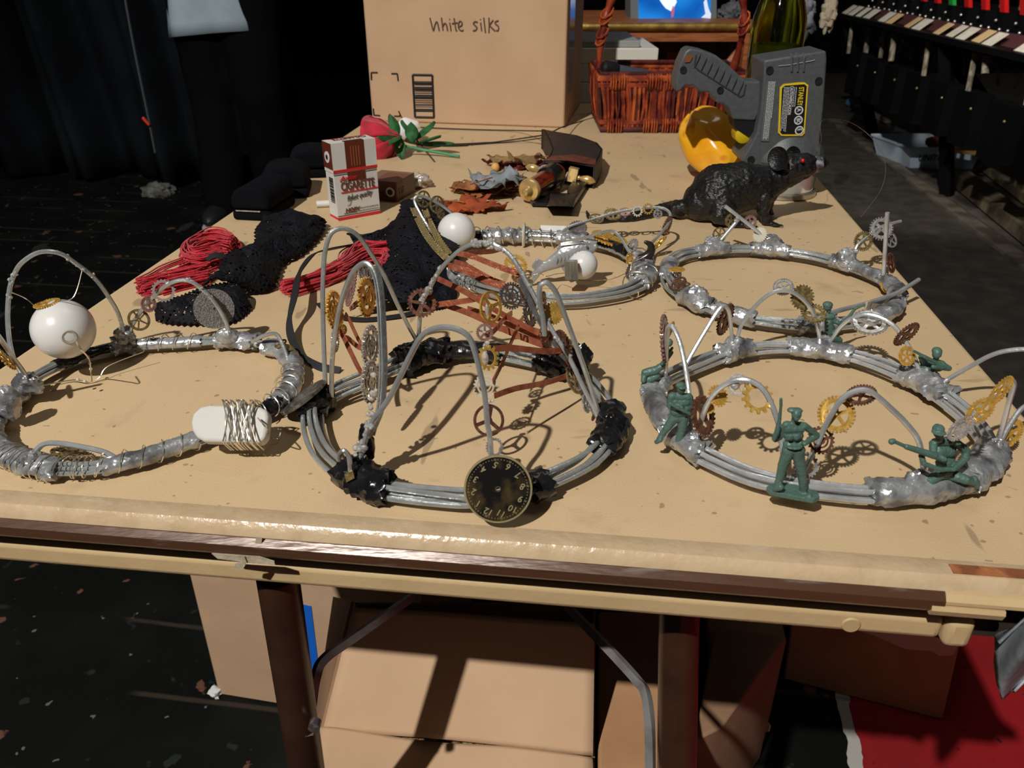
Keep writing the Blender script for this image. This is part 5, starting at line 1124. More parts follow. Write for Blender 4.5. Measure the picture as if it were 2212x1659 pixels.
for kk in (0,2,4,6):
    m2=MB()
    for a_,b_2 in (crn[kk:kk+2]): m2.tube([rr_(780+a_[0]*.217,a_[1]*.217),rr_(780+b_2[0]*.217,b_2[1]*.217)],.0013,4)
    part('corner_mark',m2,M_ink,cb_)
for a_,b_2 in [((515,745),(710,748)),((710,748),(727,1170)),((727,1170),(538,1165)),((538,1165),(515,745))]: mb.tube([rr_(780+a_[0]*.217,a_[1]*.217),rr_(780+b_2[0]*.217,b_2[1]*.217)],.0019,4)
rnd=random.Random(11)
for yq,h_ in [(822,18),(840,8),(870,10),(885,14),(905,5),(925,5),(945,5),(965,16),(978,8),(1000,5),(1020,5),(1042,8),(1062,4),(1085,5),(1100,14)]:
    f_=(yq-745)/420; xa=530+f_*20; mb.tube([rr_(780+xa*.217,yq*.217),rr_(780+(xa+168)*.217,(yq+2)*.217)],h_*.217*.9/F*1.55/2*1.6,4,flat=(1,1))
part('printed_barcode',mb,M_ink,cb_,'printed barcode')

# --- wicker basket ---
yb=G(1300,286).y; 
M_wk=mat('red_willow',sr(150,62,34),.38,0,sr(96,26,22),45,.4,.6,.2,120,coat=.2); M_wk2=mat('orange_willow',sr(186,92,44),.38,0,sr(120,44,26),45,.4,.6,.2,120,coat=.2); M_wk3=mat('dark_willow',sr(92,34,28),.42,0,sr(60,20,20),45,.4,.6,.2,120)
bk=thing('wicker_basket',G(1440,286)+Vector((0,.09,0)),'red-brown willow basket with tall handle behind the spotlight','basket')
BL=G(1300,286); BR=G(1592,286); ux=(BR-BL).normalized(); uy=Vector((-ux.y,ux.x,0)); BW=(BR-BL).length; BD=.15
hz=V(1287,165,yb).z-TT; ex=.010
rnd=random.Random(2)
sets=[MB(),MB(),MB()]
def side(o_,d_,L_,out,n_):
    for i in range(n_):
        u=(i+.5)/n_; a_=o_+d_*(L_*u); b_2=a_+out*ex*1.0+d_*(rnd.uniform(-.006,.006)+(u-.5)*.02)+AZ*hz; mid=a_.lerp(b_2,.5)+d_*rnd.uniform(-.004,.004)+out*rnd.uniform(0,.004)
        sets[rnd.randrange(3)].tube([a_+AZ*.004,mid,b_2],rnd.uniform(.0018,.0036),6)
side(BL,ux,BW,-uy,52); side(BR,uy,BD,ux,24); side(BR+uy*BD,-ux,BW,uy,44); side(BL+uy*BD,-uy,BD,-ux,24)
for q,m_ in enumerate((M_wk,M_wk2,M_wk3)): part('willow_uprights',sets[q],m_,bk,['red willow uprights','orange willow uprights','dark willow uprights'][q])['kind']='stuff'
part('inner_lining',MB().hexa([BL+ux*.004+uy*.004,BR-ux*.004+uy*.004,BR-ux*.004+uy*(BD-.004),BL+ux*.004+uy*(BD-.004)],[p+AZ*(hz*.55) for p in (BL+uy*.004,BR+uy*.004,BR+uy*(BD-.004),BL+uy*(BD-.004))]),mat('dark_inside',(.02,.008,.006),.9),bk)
def rect(z,o_): return [BL+(-ux-uy)*o_+AZ*z,BR+(ux-uy)*o_+AZ*z,BR+uy*BD+(ux+uy)*o_+AZ*z,BL+uy*BD+(-ux+uy)*o_+AZ*z]
for z,o_,r_,m_ in ((hz-.002,ex,.0052,M_wk2),(hz-.012,ex*.9,.0045,M_wk),(hz+.004,ex*.6,.004,M_wk3),(.006,.002,.0048,M_wk3),(.017,.003,.0042,M_wk)):
    part('rim',MB().tube(rect(z,o_),r_,8,True),m_,bk)
mb=MB()
for u in (.04,.10,.30,.36,.44,.50,.70,.90):
    for z in (hz-.007,.011):
        mb=MB(); p=BL+ux*(BW*u)-uy*(ex if z>.05 else .003)+AZ*z
        for q in range(3): mb.tube([p+ux*(q*.004)+(ux*0-uy*math.cos(2*PI*i/10))*.0085+AZ*(math.sin(2*PI*i/10)*.012) for i in range(10)],.0012,5,True)
        part('binding',mb,M_wk2,bk)
hA=V(1293,165,yb+BD*.5-.02); hp=[hA,V(1297,100,hA.y),V(1308,40,hA.y),V(1325,-10,hA.y),V(1360,-60,hA.y),V(1430,-95,hA.y),V(1510,-95,hA.y),V(1575,-60,hA.y),V(1602,-10,hA.y),V(1606,60,hA.y),BR+uy*(BD*.5)+AZ*hz]
hq=spline(hp,8); part('handle',MB().tube(hq,[.0060+.0012*math.sin(i*.9) for i in range(len(hq))],10),M_wk,bk)
mb=MB()
for f0 in (10,16,34,52,70): 
    mb=MB()
    for q in range(2):
        i0=f0+q*2
        if i0+2<len(hq): c_=hq[i0]; d_=(hq[i0+1]-hq[i0]).normalized(); x_=d_.orthogonal().normalized(); y_=d_.cross(x_); mb.tube([c_+x_*math.cos(2*PI*i/10)*.0085+y_*math.sin(2*PI*i/10)*.0085+d_*(.010*math.cos(2*PI*i/10)) for i in range(10)],.0016,5,True)
    part('binding',mb,M_wk2,bk)
ca=V(1305,148,yb+.02); fl=thing('flashlight',(ca.x,ca.y,ca.z-.01),'small black and grey torch sticking out of the basket','flashlight')
cb2=V(1372,160,yb+.03); d_=(cb2-ca).normalized(); x_=d_.orthogonal().normalized()
part('head',MB().lathe([(.010,-.004),(.0135,0),(.0135,.018),(.010,.024)],ca,(x_,d_.cross(x_),d_),24),M_black,fl); part('barrel',MB().lathe([(.010,.022),(.0098,.075),(.008,.078)],ca,(x_,d_.cross(x_),d_),24),mat('grey_metal_body',sr(88,94,100),.35,.4),fl)

# --- bottle ---
Yb=1.27; bc=G(1662,312); bc=Vector((bc.x,Yb,TT)); bc.x=V(1662,200,Yb).x
rb=S(V(1662,160,Yb),56)
M_gls=mat('olive_glass',(.55,.60,.10),.04,0,trans=1,ior=1.45)
bt=thing('wine_bottle',bc,'olive green glass bottle standing behind the spotlight','bottle')
prof=[(rb*.3,.004),(rb*.9,.002),(rb,.010),(rb*1.0,.17),(rb*.97,.185),(rb*.82,.205),(rb*.55,.225),(rb*.40,.245),(rb*.36,.30),(rb*.42,.302),(rb*.42,.315),(rb*.36,.317)]
o=part('glass',MB().lathe(prof+[(r*.88,z) for r,z in reversed([(r,z) for r,z in prof if z>.006])],bc,None,48,cap=False),M_gls,bt)
part('liquid',MB().lathe([(.001,.006),(rb*.82,.010),(rb*.84,.150),(.001,.150)],bc,None,32,cap=False),mat('dark_liquid',(.13,.14,.012),.2,0,(.05,.055,.006),30,.4,.6),bt,'dark olive liquid')

# --- spotlight (torch) standing on its lens ---
YG=.985
M_gp=mat('grey_gun_plastic',sr(78,82,84),.42,0,sr(72,76,78),200,.4,.6,.15,900)
sg=thing('spotlight',(V(1715,440,YG).x,YG+.02,TT),'grey handheld spotlight standing lens-down behind the black rat','spotlight')
fd=Vector((0,1,0))
def ext(pts,y0,y1): return MB().prism([V(x,y,YG)+fd*y0 for x,y in pts],fd*(y1-y0))
body=[(1647,129),(1781,108),(1783,126),(1776,230),(1768,300),(1772,330),(1760,352),(1730,366),(1660,366),(1620,358),(1603,350),(1600,342),(1618,312),(1632,285),(1640,240),(1646,176)]
o=part('body',ext(body,-.006,.050),M_gp,sg); bevel(o,.007,4)
hand=[(1647,176),(1633,178),(1615,176),(1600,165),(1577,142),(1550,121),(1520,110),(1493,105),(1483,112),(1470,140),(1462,172),(1461,199),(1470,201),(1484,187),(1500,187),(1515,201),(1532,201),(1548,215),(1550,224),(1564,227),(1577,236),(1587,261),(1634,264),(1646,240)]
o=part('handle',ext(hand,.006,.038),M_gp,sg); bevel(o,.006,4)
def plate(pts,m,nm,lab=None,y0=-.0075,y1=-.0062,par=sg,bv=0):
    o=part(nm,ext(pts,y0,y1),m,par,lab)
    if bv: bevel(o,bv,2)
    return o
plate([(1681,187),(1689,180),(1722,176),(1734,176),(1742,182),(1741,190),(1734,285),(1728,291),(1684,291),(1677,284)],mat('label_yellow',sr(214,184,40),.4),'label_border','yellow label border',-.0074,-.006)
lb=plate([(1685,189),(1691,183),(1733,180),(1738,184),(1731,284),(1726,287),(1685,287),(1681,282)],mat('label_black',(.01,.01,.011),.35),'label','black and yellow rating label',-.0078,-.006)
def vtext(s_,x,y,dx,dy,size,m,nm,off=-.0080,**k):
    a_=V(x,y,YG)+fd*off; b_2=V(x+dx,y+dy,YG)+fd*off; d_=(b_2-a_).normalized(); u_=d_.cross(Vector((0,1,0))); u_=-u_ if u_.x<0 else u_
    mb=MB(); text_mb(mb,s_,a_,d_,u_,size,.0002,**k); return part(nm,mb,m,lb)
ym=mat('label_yellow',sr(214,184,40),.4); wm=mat('label_white',(.55,.56,.57),.5)
vtext('STANLEY',1722,186,-4.6,46,.0080,ym,'lettering',bold=.02,sx=.62)
def vdash(x,y,dx,dy,h,sd,off=-.0080):
    a_=V(x,y,YG)+fd*off; b_2=V(x+dx,y+dy,YG)+fd*off; d_=b_2-a_; u_=d_.normalized().cross(Vector((0,1,0))); u_=-u_ if u_.x<0 else u_; part('small_print',dashes(MB(),a_,d_,u_,d_.length,h,sd),wm,lb)
for q,(x,y) in enumerate(((1715,186),(1711,186))): vdash(x,y,-4,44,.0013,q)
vtext('CAUTION/PRECAUCION',1703,184,-5,50,.0052,wm,'lettering',bold=.02,sx=.55)
for q in range(4): vdash(1699-q*3.2,186,-8,96,.0013,q+5)
for (x,y,s_) in ((1721,236,'A'),(1720,257,'BC'),(1722,279,'E')):
    c_=V(x,y,YG)+fd*-.0079; R_=S(c_,9.3); part('certification_mark',MB().lathe([(R_*.72,0),(R_,0),(R_,.0002),(R_*.72,.0002)],c_,(Vector((1,0,0)),Vector((0,0,1)),Vector((0,-1,0))),24,cap=False),wm,lb)
    vtext(s_,x-3.5,y-4 if len(s_)<3 else y-6,-.4,8,.0065 if len(s_)<3 else .005,wm,'lettering',bold=.02,sx=.8)
mb=MB(); 
def strip_at(x0,y0,x1,y1,x2,y2,x3,y3,m,nm,off,lab=None): return part(nm,MB().prism([V(a_,b_2,YG)+fd*off for a_,b_2 in ((x0,y0),(x1,y1),(x2,y2),(x3,y3))],fd*.0012),m,sg,lab)
strip_at(1653,173,1671,174,1658,303,1640,302,mat('label_grey',(.10,.105,.11),.5),'warning_label',-.0072,'narrow grey warning label')
for q in range(5):
    a_=V(1657+q*3.1,174,YG)+fd*-.0076; b_2=V(1644+q*3.1,300,YG)+fd*-.0076; d_=(b_2-a_).normalized(); u_=Vector((d_.z,0,-d_.x)); u_=-u_ if u_.x<0 else u_
    mb=dashes(MB(),a_,d_,u_,(b_2-a_).length*(1 if q<4 else .62),.0012,q+20); part('small_print',mb,wm,sg)
hm=mat('screw_hole_dark',(.004,.004,.004),.6)
for (x,y) in ((1659,150),(1764,173),(1619,342)):
    part('screw_recess',MB().lathe([(.0001,.0),(.0040,0),(.0044,.0012),(.0001,.0009)],V(x,y,YG)+fd*-.0062,(Vector((1,0,0)),Vector((0,0,1)),Vector((0,-1,0))),18,cap=False),hm,sg)
for (x,y) in ((1478,152),(1558,196)):
    part('screw_recess',MB().lathe([(.0001,.0),(.0036,0),(.0040,.0012),(.0001,.0009)],V(x,y,YG)+fd*.0058,(Vector((1,0,0)),Vector((0,0,1)),Vector((0,-1,0))),18,cap=False),hm,sg)
for q in range(8):
    t=q/7; x=1512+t*93; y=117+t*60
    x2=x-10+t*2; y2=y+30-t*2; part('grip_groove',MB().tube(spline([V(x+4,y-2,YG)+fd*.0065,V(x,y+8,YG)+fd*.0048,V(x2,y2,YG)+fd*.0054],4),.0007,6),mat('groove_dark',(.03,.032,.034),.6),sg)
part('grip_outline',MB().tube([V(x,y,YG)+fd*.0055 for x,y in ((1506,120),(1502,143),(1510,152),(1602,211),(1609,206),(1614,184))],.0008,6),mat('groove_dark',(.03,.032,.034),.6),sg)
plate([(1482,125),(1490,119),(1498,124),(1492,135),(1481,136)],mat('strap_slot',sr(120,66,30),.6),'strap_slot','slot at the top of the handle',.0045,.0058)
for q in range(3): x=1706+q*13; part('vent_rib',MB().tube([V(x,116-q,YG)+fd*-.002,V(x+1,122,YG)+fd*-.0072,V(x,153,YG)+fd*-.0066],.0013,6),M_gp,sg)
part('bevel_line',MB().tube([V(x,y,YG)+fd*-.0066 for x,y in ((1678,141),(1700,139),(1750,130),(1756,128))],.0006,6),mat('light_edge',(.25,.26,.27),.4),sg)
c_=V(1611,296,YG)+fd*.022; part('trigger',MB().lathe([(.0001,-.006),(.0050,-.006),(.0060,-.011),(.0085,-.012),(.0098,-.010),(.0098,.012),(.0085,.013)],c_,(Vector((1,0,0)),Vector((0,0,1)),Vector((0,-1,0))),28),mat('trigger_yellow',sr(196,168,20),.4),sg,'yellow trigger knob')
part('neck',ext([(1588,261),(1634,264),(1632,285),(1622,300),(1592,280)],.008,.036),M_black,sg,'black trigger guard')
bcn=Vector((V(1700,380,YG).x,YG+.030,TT))
part('head_ring',MB().lathe([(.028,.086),(.040,.070),(.050,.052),(.051,.046),(.046,.037),(.036,.034)],bcn,None,40),M_gp,sg,'flared grey lamp head')
part('lens_cup',MB().lathe([(.0400,.038),(.0375,.010),(.0375,.004),(.035,.004),(.037,.038)],bcn+Vector((.006,0,0)),None,40,cap=False),mat('clear_plastic',(.75,.70,.62),.12,0,trans=.65,ior=1.45),sg,'clear lens cup'); part('lens_rim',MB().lathe([(.038,.0005),(.0415,.001),(.0415,.006),(.038,.008)],bcn+Vector((.006,0,0)),None,40,cap=False),mat('dull_chrome',(.5,.45,.38),.25,.85),sg,'metal rim'); part('reflector',MB().lathe([(.034,.008),(.030,.020),(.012,.032),(.001,.033)],bcn+Vector((.006,0,0)),None,32,cap=False),mat('satin_reflector',(.6,.56,.5),.3,.8),sg)

# --- yellow gourd ---
YY=1.09; c_=V(1536,308,YY); gd_=(V(1578,368,YY-.03)-V(1505,255,YY+.02)).normalized(); mb=MB()
X_=gd_.cross(Vector((0,-1,.3))).normalized(); Z_=gd_.cross(X_)
mb.ball(c_,(S(c_,60),S(c_,55),S(c_,82)),36,26,(X_,Z_,gd_))
for i,v in enumerate(mb.v):
    d_=(v-c_); a_=math.atan2(d_.dot(Z_),d_.dot(X_)); v+=d_*(.10*math.cos(a_*5+.5)*.5+.18*noise.noise(v*22)+.05*noise.noise(v*60)); v.z=max(v.z,TT+.001); mb.v[i]=v
M_yel=bpy.data.materials.new('yellow_glazed_gourd'); M_yel.use_nodes=True
def _y():
    N,L,b=nodes(M_yel); b.inputs['Roughness'].default_value=.18; b.inputs['Coat Weight'].default_value=.5
    tc=N.new('ShaderNodeTexCoord'); n=N.new('ShaderNodeTexNoise'); n.inputs['Scale'].default_value=22; n.inputs['Detail'].default_value=5; L.new(tc.outputs['Object'],n.inputs['Vector'])
    r=N.new('ShaderNodeValToRGB'); e_=r.color_ramp.elements; e_[0].position=.35; e_[0].color=(*sr(226,150,20),1); e_[1].position=.56; e_[1].color=(*sr(236,174,40),1)
    q=e_.new(.63); q.color=(*sr(206,104,44),1); q=e_.new(.67); q.color=(*sr(222,190,170),1); L.new(n.outputs['Fac'],r.inputs[0]); L.new(r.outputs[0],b.inputs['Base Color'])
_y()
solo('gourd',mb,M_yel,(c_.x,c_.y,TT),'glossy yellow-orange lumpy gourd leaning beside the spotlight','gourd',ang=60)

# --- rat ---
YR_=.895; M_rat=mat('black_rat_rubber',(.006,.006,.0065),.36,0,(.010,.010,.0105),120,.4,.6,.5,260,detail=6,dist=.0025,stretch=(1,1,2.5))
rt=thing('toy_rat',(V(1590,480,YR_).x,YR_,TT),'black rubber rat with red eyes in front of the spotlight','rat')
mb=MB()
def RP(x,y,d=0): return V(x,y,YR_+d)
def seg(x0,y0,d0,r0,x1,y1,d1,r1): a_=RP(x0,y0,d0); b_2=RP(x1,y1,d1); mb.cap(a_,b_2,S(a_,r0),S(b_2,r1),20)
for s_ in ((1518,434,0,44,1552,417,0,58),(1552,417,0,62,1598,404,0,54),(1598,404,0,54,1640,404,0,46),(1640,402,0,42,1676,388,0,33),(1676,388,0,31,1706,366,0,26),(1706,362,0,30,1738,356,0,26),(1738,357,0,24,1774,353,0,13),(1700,385,0,22,1745,370,0,13),
  (1455,450,0,8,1500,440,0,24),(1500,440,0,26,1530,432,0,38)): seg(*s_)
for sd in (-1,1):
    o_=.022*sd
    for s_ in ((1560,445,o_*.9,32,1556,462,o_*1.2,24),(1556,468,o_*1.2,17,1590,484,o_*1.25,9),(1590,484,o_*1.25,8,1618,488,o_*1.3,6),
      (1650,425,o_*.7,21,1648,455,o_*.85,13),(1648,455,o_*.85,12,1655,478,o_*.9,9),(1655,480,o_*.9,8,1675,486,o_*.95,6)): 
        dy=-8 if sd>0 else 0
        s2=(s_[0]+(8 if sd>0 else 0),s_[1]+dy,s_[2],s_[3],s_[4]+(8 if sd>0 else 0),s_[5]+dy,s_[6],s_[7]); seg(*s2)
    for q in range(4):
        dx=8 if sd>0 else 0; dy=-8 if sd>0 else 0
        seg(1672+dx,486+dy,o_*.95+(q-1.5)*.0035,4,1692+dx,487+dy+abs(q-1.5),o_*.95+(q-1.5)*.0055,2.4)
        seg(1614+dx,488+dy,o_*1.3+(q-1.5)*.0035,4,1636+dx,490+dy,o_*1.3+(q-1.5)*.0055,2.4)
for v in mb.v: v.z=max(v.z,TT+.0008)
tail=[RP(1470,450,0),G(1440,453,.006),G(1405,461,.004),G(1365,470,.0035),G(1325,473,.003),G(1295,477,.003),G(1275,473,.003),G(1267,456,.004)]
tq=spline(tail,8); mb.tube(tq,[.0085*(1-i/len(tq))**1.1+.0016 for i in range(len(tq))],12)
bd=fused(mb,.0012,5,.0009,260)
for v in bd.v: v.z=max(v.z,TT+.0005)
body_=part('body',bd,M_rat,rt,ang=180)
def ear(x,y,d,r,nm='ear'):
    c_=RP(x,y,d); R_=S(c_,r); fr_=frame_n(c_,.85,190); X_,Y_,Z_=fr_
    prof=[(R_*.05,-R_*.12),(R_*.5,-R_*.10),(R_*.85,R_*.05),(R_*1.0,R_*.22),(R_*1.02,R_*.26),(R_*.95,R_*.26),(R_*.8,R_*.12),(R_*.45,-R_*.02),(R_*.05,-R_*.05)]
    part(nm,MB().lathe(prof,c_,fr_,28,cap=False),M_rat,rt)
ear(1684,342,-.014,25); ear(1716,334,.016,18)
part('ear_base',MB().cap(RP(1690,352,-.010),RP(1700,362,-.008),S(RP(1690,352),12),S(RP(1690,352),10)),M_rat,rt)
part('eye',MB().ball(RP(1734,347,-.0165),S(RP(1734,347),4.2),14,10),mat('red_eye',sr(200,20,24),.2),rt,'red bead eye'); part('eye',MB().ball(RP(1738,345,.0165),S(RP(1734,347),4),14,10),mat('red_eye',sr(200,20,24),.2),rt,'red bead eye')
part('nose',MB().ball(RP(1785,351,0),S(RP(1785,351),6),12,8),M_rat,rt)
c_=RP(1768,354); part('snout_tape',MB().tube([RP(1757,356),RP(1762,355),RP(1768,354),RP(1775,353)],[.0095,.0092,.0085,.0072],20),mat('clear_shiny_tape',(.10,.10,.11),.12,.4,(.45,.45,.48),140,.5,.65,.6,300),rt,'shiny tape round the snout')
part('fishing_line',MB().tube(spline([RP(1765,342),RP(1770,325),RP(1774,300),RP(1790,268)+Vector((0,.02,0)),V(1830,262,.98),V(1875,290,.98),V(1905,330,.95),V(1913,370,.92),V(1900,415,.9),V(1860,468,.88)],8),.00022,5),M_fine,rt,'fine line tied to the snout')
M_wh=mat('whisker',(.3,.3,.3),.4)
# ================= beneath the table =================
def boxpanel(par,quad,z0,m,nm='panel',th=.004,lab=None,nd=None):
    P=[Vector(q) for q in quad]; n=(P[1]-P[0]).cross(P[3]-P[0]).normalized()*th; return part(nm,MB().prism(P,n),m,par,lab)
zb=-.375
# centre box, top flaps just below the table
f1=[G(x,y,zb) for x,y in ((700,1570),(1280,1626),(1284,1300),(775,1270))]
c_=(f1[0]+f1[1])/2
cbx=thing('cardboard_box',(c_.x,c_.y,0),'cardboard box under the table with closed flaps and a dark gap between them','box')
f1=[G(700,1572,zb),G(1281,1628,zb),G(1285,1345,-.275),G(764,1310,-.275)]
def wav(quad,nm,amp,par,m,seed=0,n=24):
    a,b,c,d=quad
    def fn(u,v):
        p=a.lerp(b,u).lerp(d.lerp(c,u),v); p=p+AZ*(amp*noise.noise(Vector((p.x*9,p.y*9,seed)))+amp*.5*math.sin(u*PI)*(1-v)); return p
    o=part(nm,MB().grid(fn,n,n),m,par,ang=180); s_=o.modifiers.new('s','SOLIDIFY'); s_.thickness=.004; return o
wav(f1,'flap',.003,cbx,M_card,1)
f2=[G(660,1760,zb-.01),G(1290,1800,zb-.01),G(1279,1636,zb-.002),G(694,1578,zb-.002)]
wav([f2[0],f2[1],G(1279,1640,zb-.002),G(694,1576,zb-.002)],'flap',-.008,cbx,M_card,2)
zz=TT+zb-.008
L0,L1,R1,R0=G(690,1800,zb),G(766,1290,zb),G(1288,1290,zb),G(1285,1800,zb)
mb=MB()
for a_,b_ in ((L0,L1),(L1,R1),(R1,R0),(R0,L0)):
    n_=(b_-a_).cross(AZ).normalized()*.003; lo=lambda p:Vector((p.x,p.y,.002)); hi=lambda p:Vector((p.x,p.y,zz))
    mb.hexa([lo(a_),lo(b_),lo(b_)+n_,lo(a_)+n_],[hi(a_),hi(b_),hi(b_)+n_,hi(a_)+n_])
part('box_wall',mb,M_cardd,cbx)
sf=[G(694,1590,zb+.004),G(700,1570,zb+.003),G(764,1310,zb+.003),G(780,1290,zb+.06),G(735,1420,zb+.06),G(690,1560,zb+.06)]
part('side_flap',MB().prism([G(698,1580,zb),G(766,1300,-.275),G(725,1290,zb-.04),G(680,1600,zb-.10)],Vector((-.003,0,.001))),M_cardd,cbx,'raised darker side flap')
mb=MB(); rnd=random.Random(6)
for q in range(26):
    p=G(880+q*9,1596+q*1.1,zb-.018); mb.ball(p,(.005,.006,.003),8,5)
o=solo('tinsel_garland',mb,mat('mixed_tinsel',sr(130,60,34),.3,.4,sr(190,180,120),200,.45,.6),G(1000,1600,zb-.02),'shiny coloured trimmings glimpsed in the gap between the box flaps','trimmings'); o['kind']='stuff'
# box right of it
def simplebox(name,quad,ztop,h,m,label,seam=True,group='cardboard boxes under the table'):
    q=[Vector((p.x,p.y,TT+ztop)) for p in quad]; c_=sum(q,Vector())/4
    t=thing(name,(c_.x,c_.y,TT+ztop-h),label,'box',group)
    o=part('box_body',MB().hexa([Vector((p.x,p.y,TT+ztop-h)) for p in q],q),m,t); bevel(o,.003,2); return t
simplebox('cardboard_box',[G(1292,1800,-.38),G(1500,1800,-.38),G(1435,1320,-.38),G(1292,1320,-.38)],-.38,.355,mat('cardboard_mid',sr(178,136,98),.8,0,sr(160,118,82),14,.3,.7,.15,60),'cardboard box between the two right hand boxes, beside the table leg')
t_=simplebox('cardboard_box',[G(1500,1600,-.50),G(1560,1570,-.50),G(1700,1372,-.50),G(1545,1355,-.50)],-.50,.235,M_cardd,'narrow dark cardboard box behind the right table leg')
# tall tilted box behind right leg
A_=G(1545,1640,-TT); 
q0,q1=G(1560,1590,-.70),G(1660,1566,-.70)
t2=thing('cardboard_box',((q0.x+q1.x)/2,(q0.y+q1.y)/2+.06,TT-.735),'upright cardboard box with folded lower edge right of the table leg','box')
tp0,tp1=V(1530,1370,q0.y+.03),V(1700,1385,q1.y+.03)
bk_=Vector((.02,.16,0)); b0=Vector((q0.x,q0.y,TT-.735)); b1=Vector((q1.x,q1.y,TT-.735))
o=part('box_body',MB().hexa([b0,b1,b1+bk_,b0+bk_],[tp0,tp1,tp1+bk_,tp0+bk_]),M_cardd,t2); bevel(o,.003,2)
part('folded_edge',MB().ribbon([q0-Vector((0,.003,0)),q1-Vector((0,.003,0))],.012,.006,AZ),M_card,t2)
# wide box at right (its front face lit)
r0,r1=G(1694,1490,-TT),G(1885,1556,-TT); r2=G(1960,1470,-TT)+Vector((.12,.15,0))
fl_=G(1690,1468,-TT); fr_=G(1874,1556,-TT); 
u_=(fr_-fl_).normalized(); fl_=fr_-u_*.30
n_=Vector((-u_.y,u_.x,0)); hB=.17
Lb=fl_; Rb=fr_+u_*.0
t3=thing('cardboard_box',(Lb+Rb)/2+n_*.12,'low cardboard box at the lower right with torn white tape along its top','box')
Lb=G(1692,1468,-TT); Rb=G(1872,1555,-TT)+Vector((0,0,0)); Rr=G(2098,1425,-TT)
hb_=(V(1700,1375,Lb.y).z)
Pq=[Lb,G(2035,1556,-TT),G(2100,1420,-TT)+Vector((.05,.12,0)),Lb+Vector((.10,.25,0))]
o=part('box_body',MB().hexa(Pq,[p+AZ*.14+Vector((0,.02,0)) for p in Pq]),mat('cardboard_mid',sr(178,136,98),.8),t3); bevel(o,.003,2)
ta,tb2=Pq[0]+AZ*.136+Vector((0,.0165,0)),Pq[1]+AZ*.136+Vector((0,.0165,0)); dd=(tb2-ta)
part('torn_tape',MB().prism([ta.lerp(tb2,u)+Vector((0,-.0035,0))+AZ*z for u,z in ((.1,.006),(.98,.006),(.97,-.018),(.9,-.026),(.85,-.02),(.7,-.028),(.5,-.016),(.3,-.012),(.1,-.006))],Vector((0,.001,0))),mat('torn_paper_tape',sr(206,186,166),.6),t3,'torn pale tape')
part('blue_tape',MB().prism([ta.lerp(tb2,.80)+AZ*.008,ta.lerp(tb2,.97)+AZ*.008,ta.lerp(tb2,.99)+AZ*.008+Vector((0,.07,.0)),ta.lerp(tb2,.8)+AZ*.008+Vector((0,.07,0))],AZ*.0008),mat('blue_tape',sr(20,98,200),.55),t3,'blue tape')
# left box on the floor with blue tape
Lq=G(472,1500,-TT); Rq=G(600,1521,-TT); u_=(Rq-Lq).normalized(); n_=Vector((-u_.y,u_.x,0)); Wq=.34
t4=thing('cardboard_box',Lq+u_*Wq/2+n_*.13,'tall cardboard box with a blue tape strip behind the left table leg','box')
o=part('box_body',MB().hexa([Lq,Lq+u_*Wq,Lq+u_*Wq+n_*.26,Lq+n_*.26],[p+AZ*.42 for p in (Lq,Lq+u_*Wq,Lq+u_*Wq+n_*.26,Lq+n_*.26)]),M_card,t4); bevel(o,.003,2)
pl=lambda x,y,o_=-.0012:(lambda r:CAMP+r*((Lq+n_*o_-CAMP).dot(n_)/r.dot(n_)))(ray(x,y))
part('blue_tape',MB().prism([pl(650,1450),pl(690,1457),pl(672,1310),pl(624,1300)],n_*.0008),mat('blue_tape',sr(20,98,200),.55),t4,'blue tape strip')
mb=MB().ball(G(465,1497,-TT+.006),(.012,.010,.008),14,8); mb.v=[v+(v-G(465,1497,-TT+.006))*.8*noise.noise(v*120) for v in mb.v]
for v in mb.v: v.z=max(v.z,.0008)
solo('fluff',mb,mat('white_fluff',(.6,.6,.6),.9),G(465,1497,-TT),'small tuft of white fluff at the corner of the tall box','fluff')

# ================= behind the table =================
# stack of white books / boxes on the far end of the table
yb_=1.69
def slab(x0,x1,yb0,yt,Y,dep,m,label,cat,name,z0=None):
    a=V(x0,yb0,Y); b=V(x1,yb0,Y); t=V(x0,yt,Y); h=t.z-a.z
    z=a.z if z0 is None else z0
    b.z=a.z=z; o=solo(name,MB().hexa([a,b,b+Vector((0,dep,0)),a+Vector((0,dep,0))],[p+AZ*h for p in (a,b,b+Vector((0,dep,0)),a+Vector((0,dep,0)))]),m,(a.x/2+b.x/2,Y+dep/2,z),label,cat); bevel(o,.002,2); return z+h
M_bw=mat('white_case',(.60,.58,.54),.5); M_bg=mat('grey_case_top',(.30,.29,.28),.5)
z=slab(1232,1300,230,186,yb_,.22,M_bw,'bottom one of the stacked white cases behind the big cardboard box','case','storage_case',TT)
z=slab(1232,1345,186,146,yb_,.22,M_bw,'middle white case in the stack behind the wicker basket','case','storage_case',z)
z=slab(1236,1420,146,112,yb_,.22,mat('cream_case',(.66,.62,.54),.5),'top cream case in the stack behind the wicker basket','case','storage_case',z)
z=slab(1240,1382,112,97,yb_+.01,.20,M_bg,'thin grey folder lying on the stack of white cases','folder','folder',z)
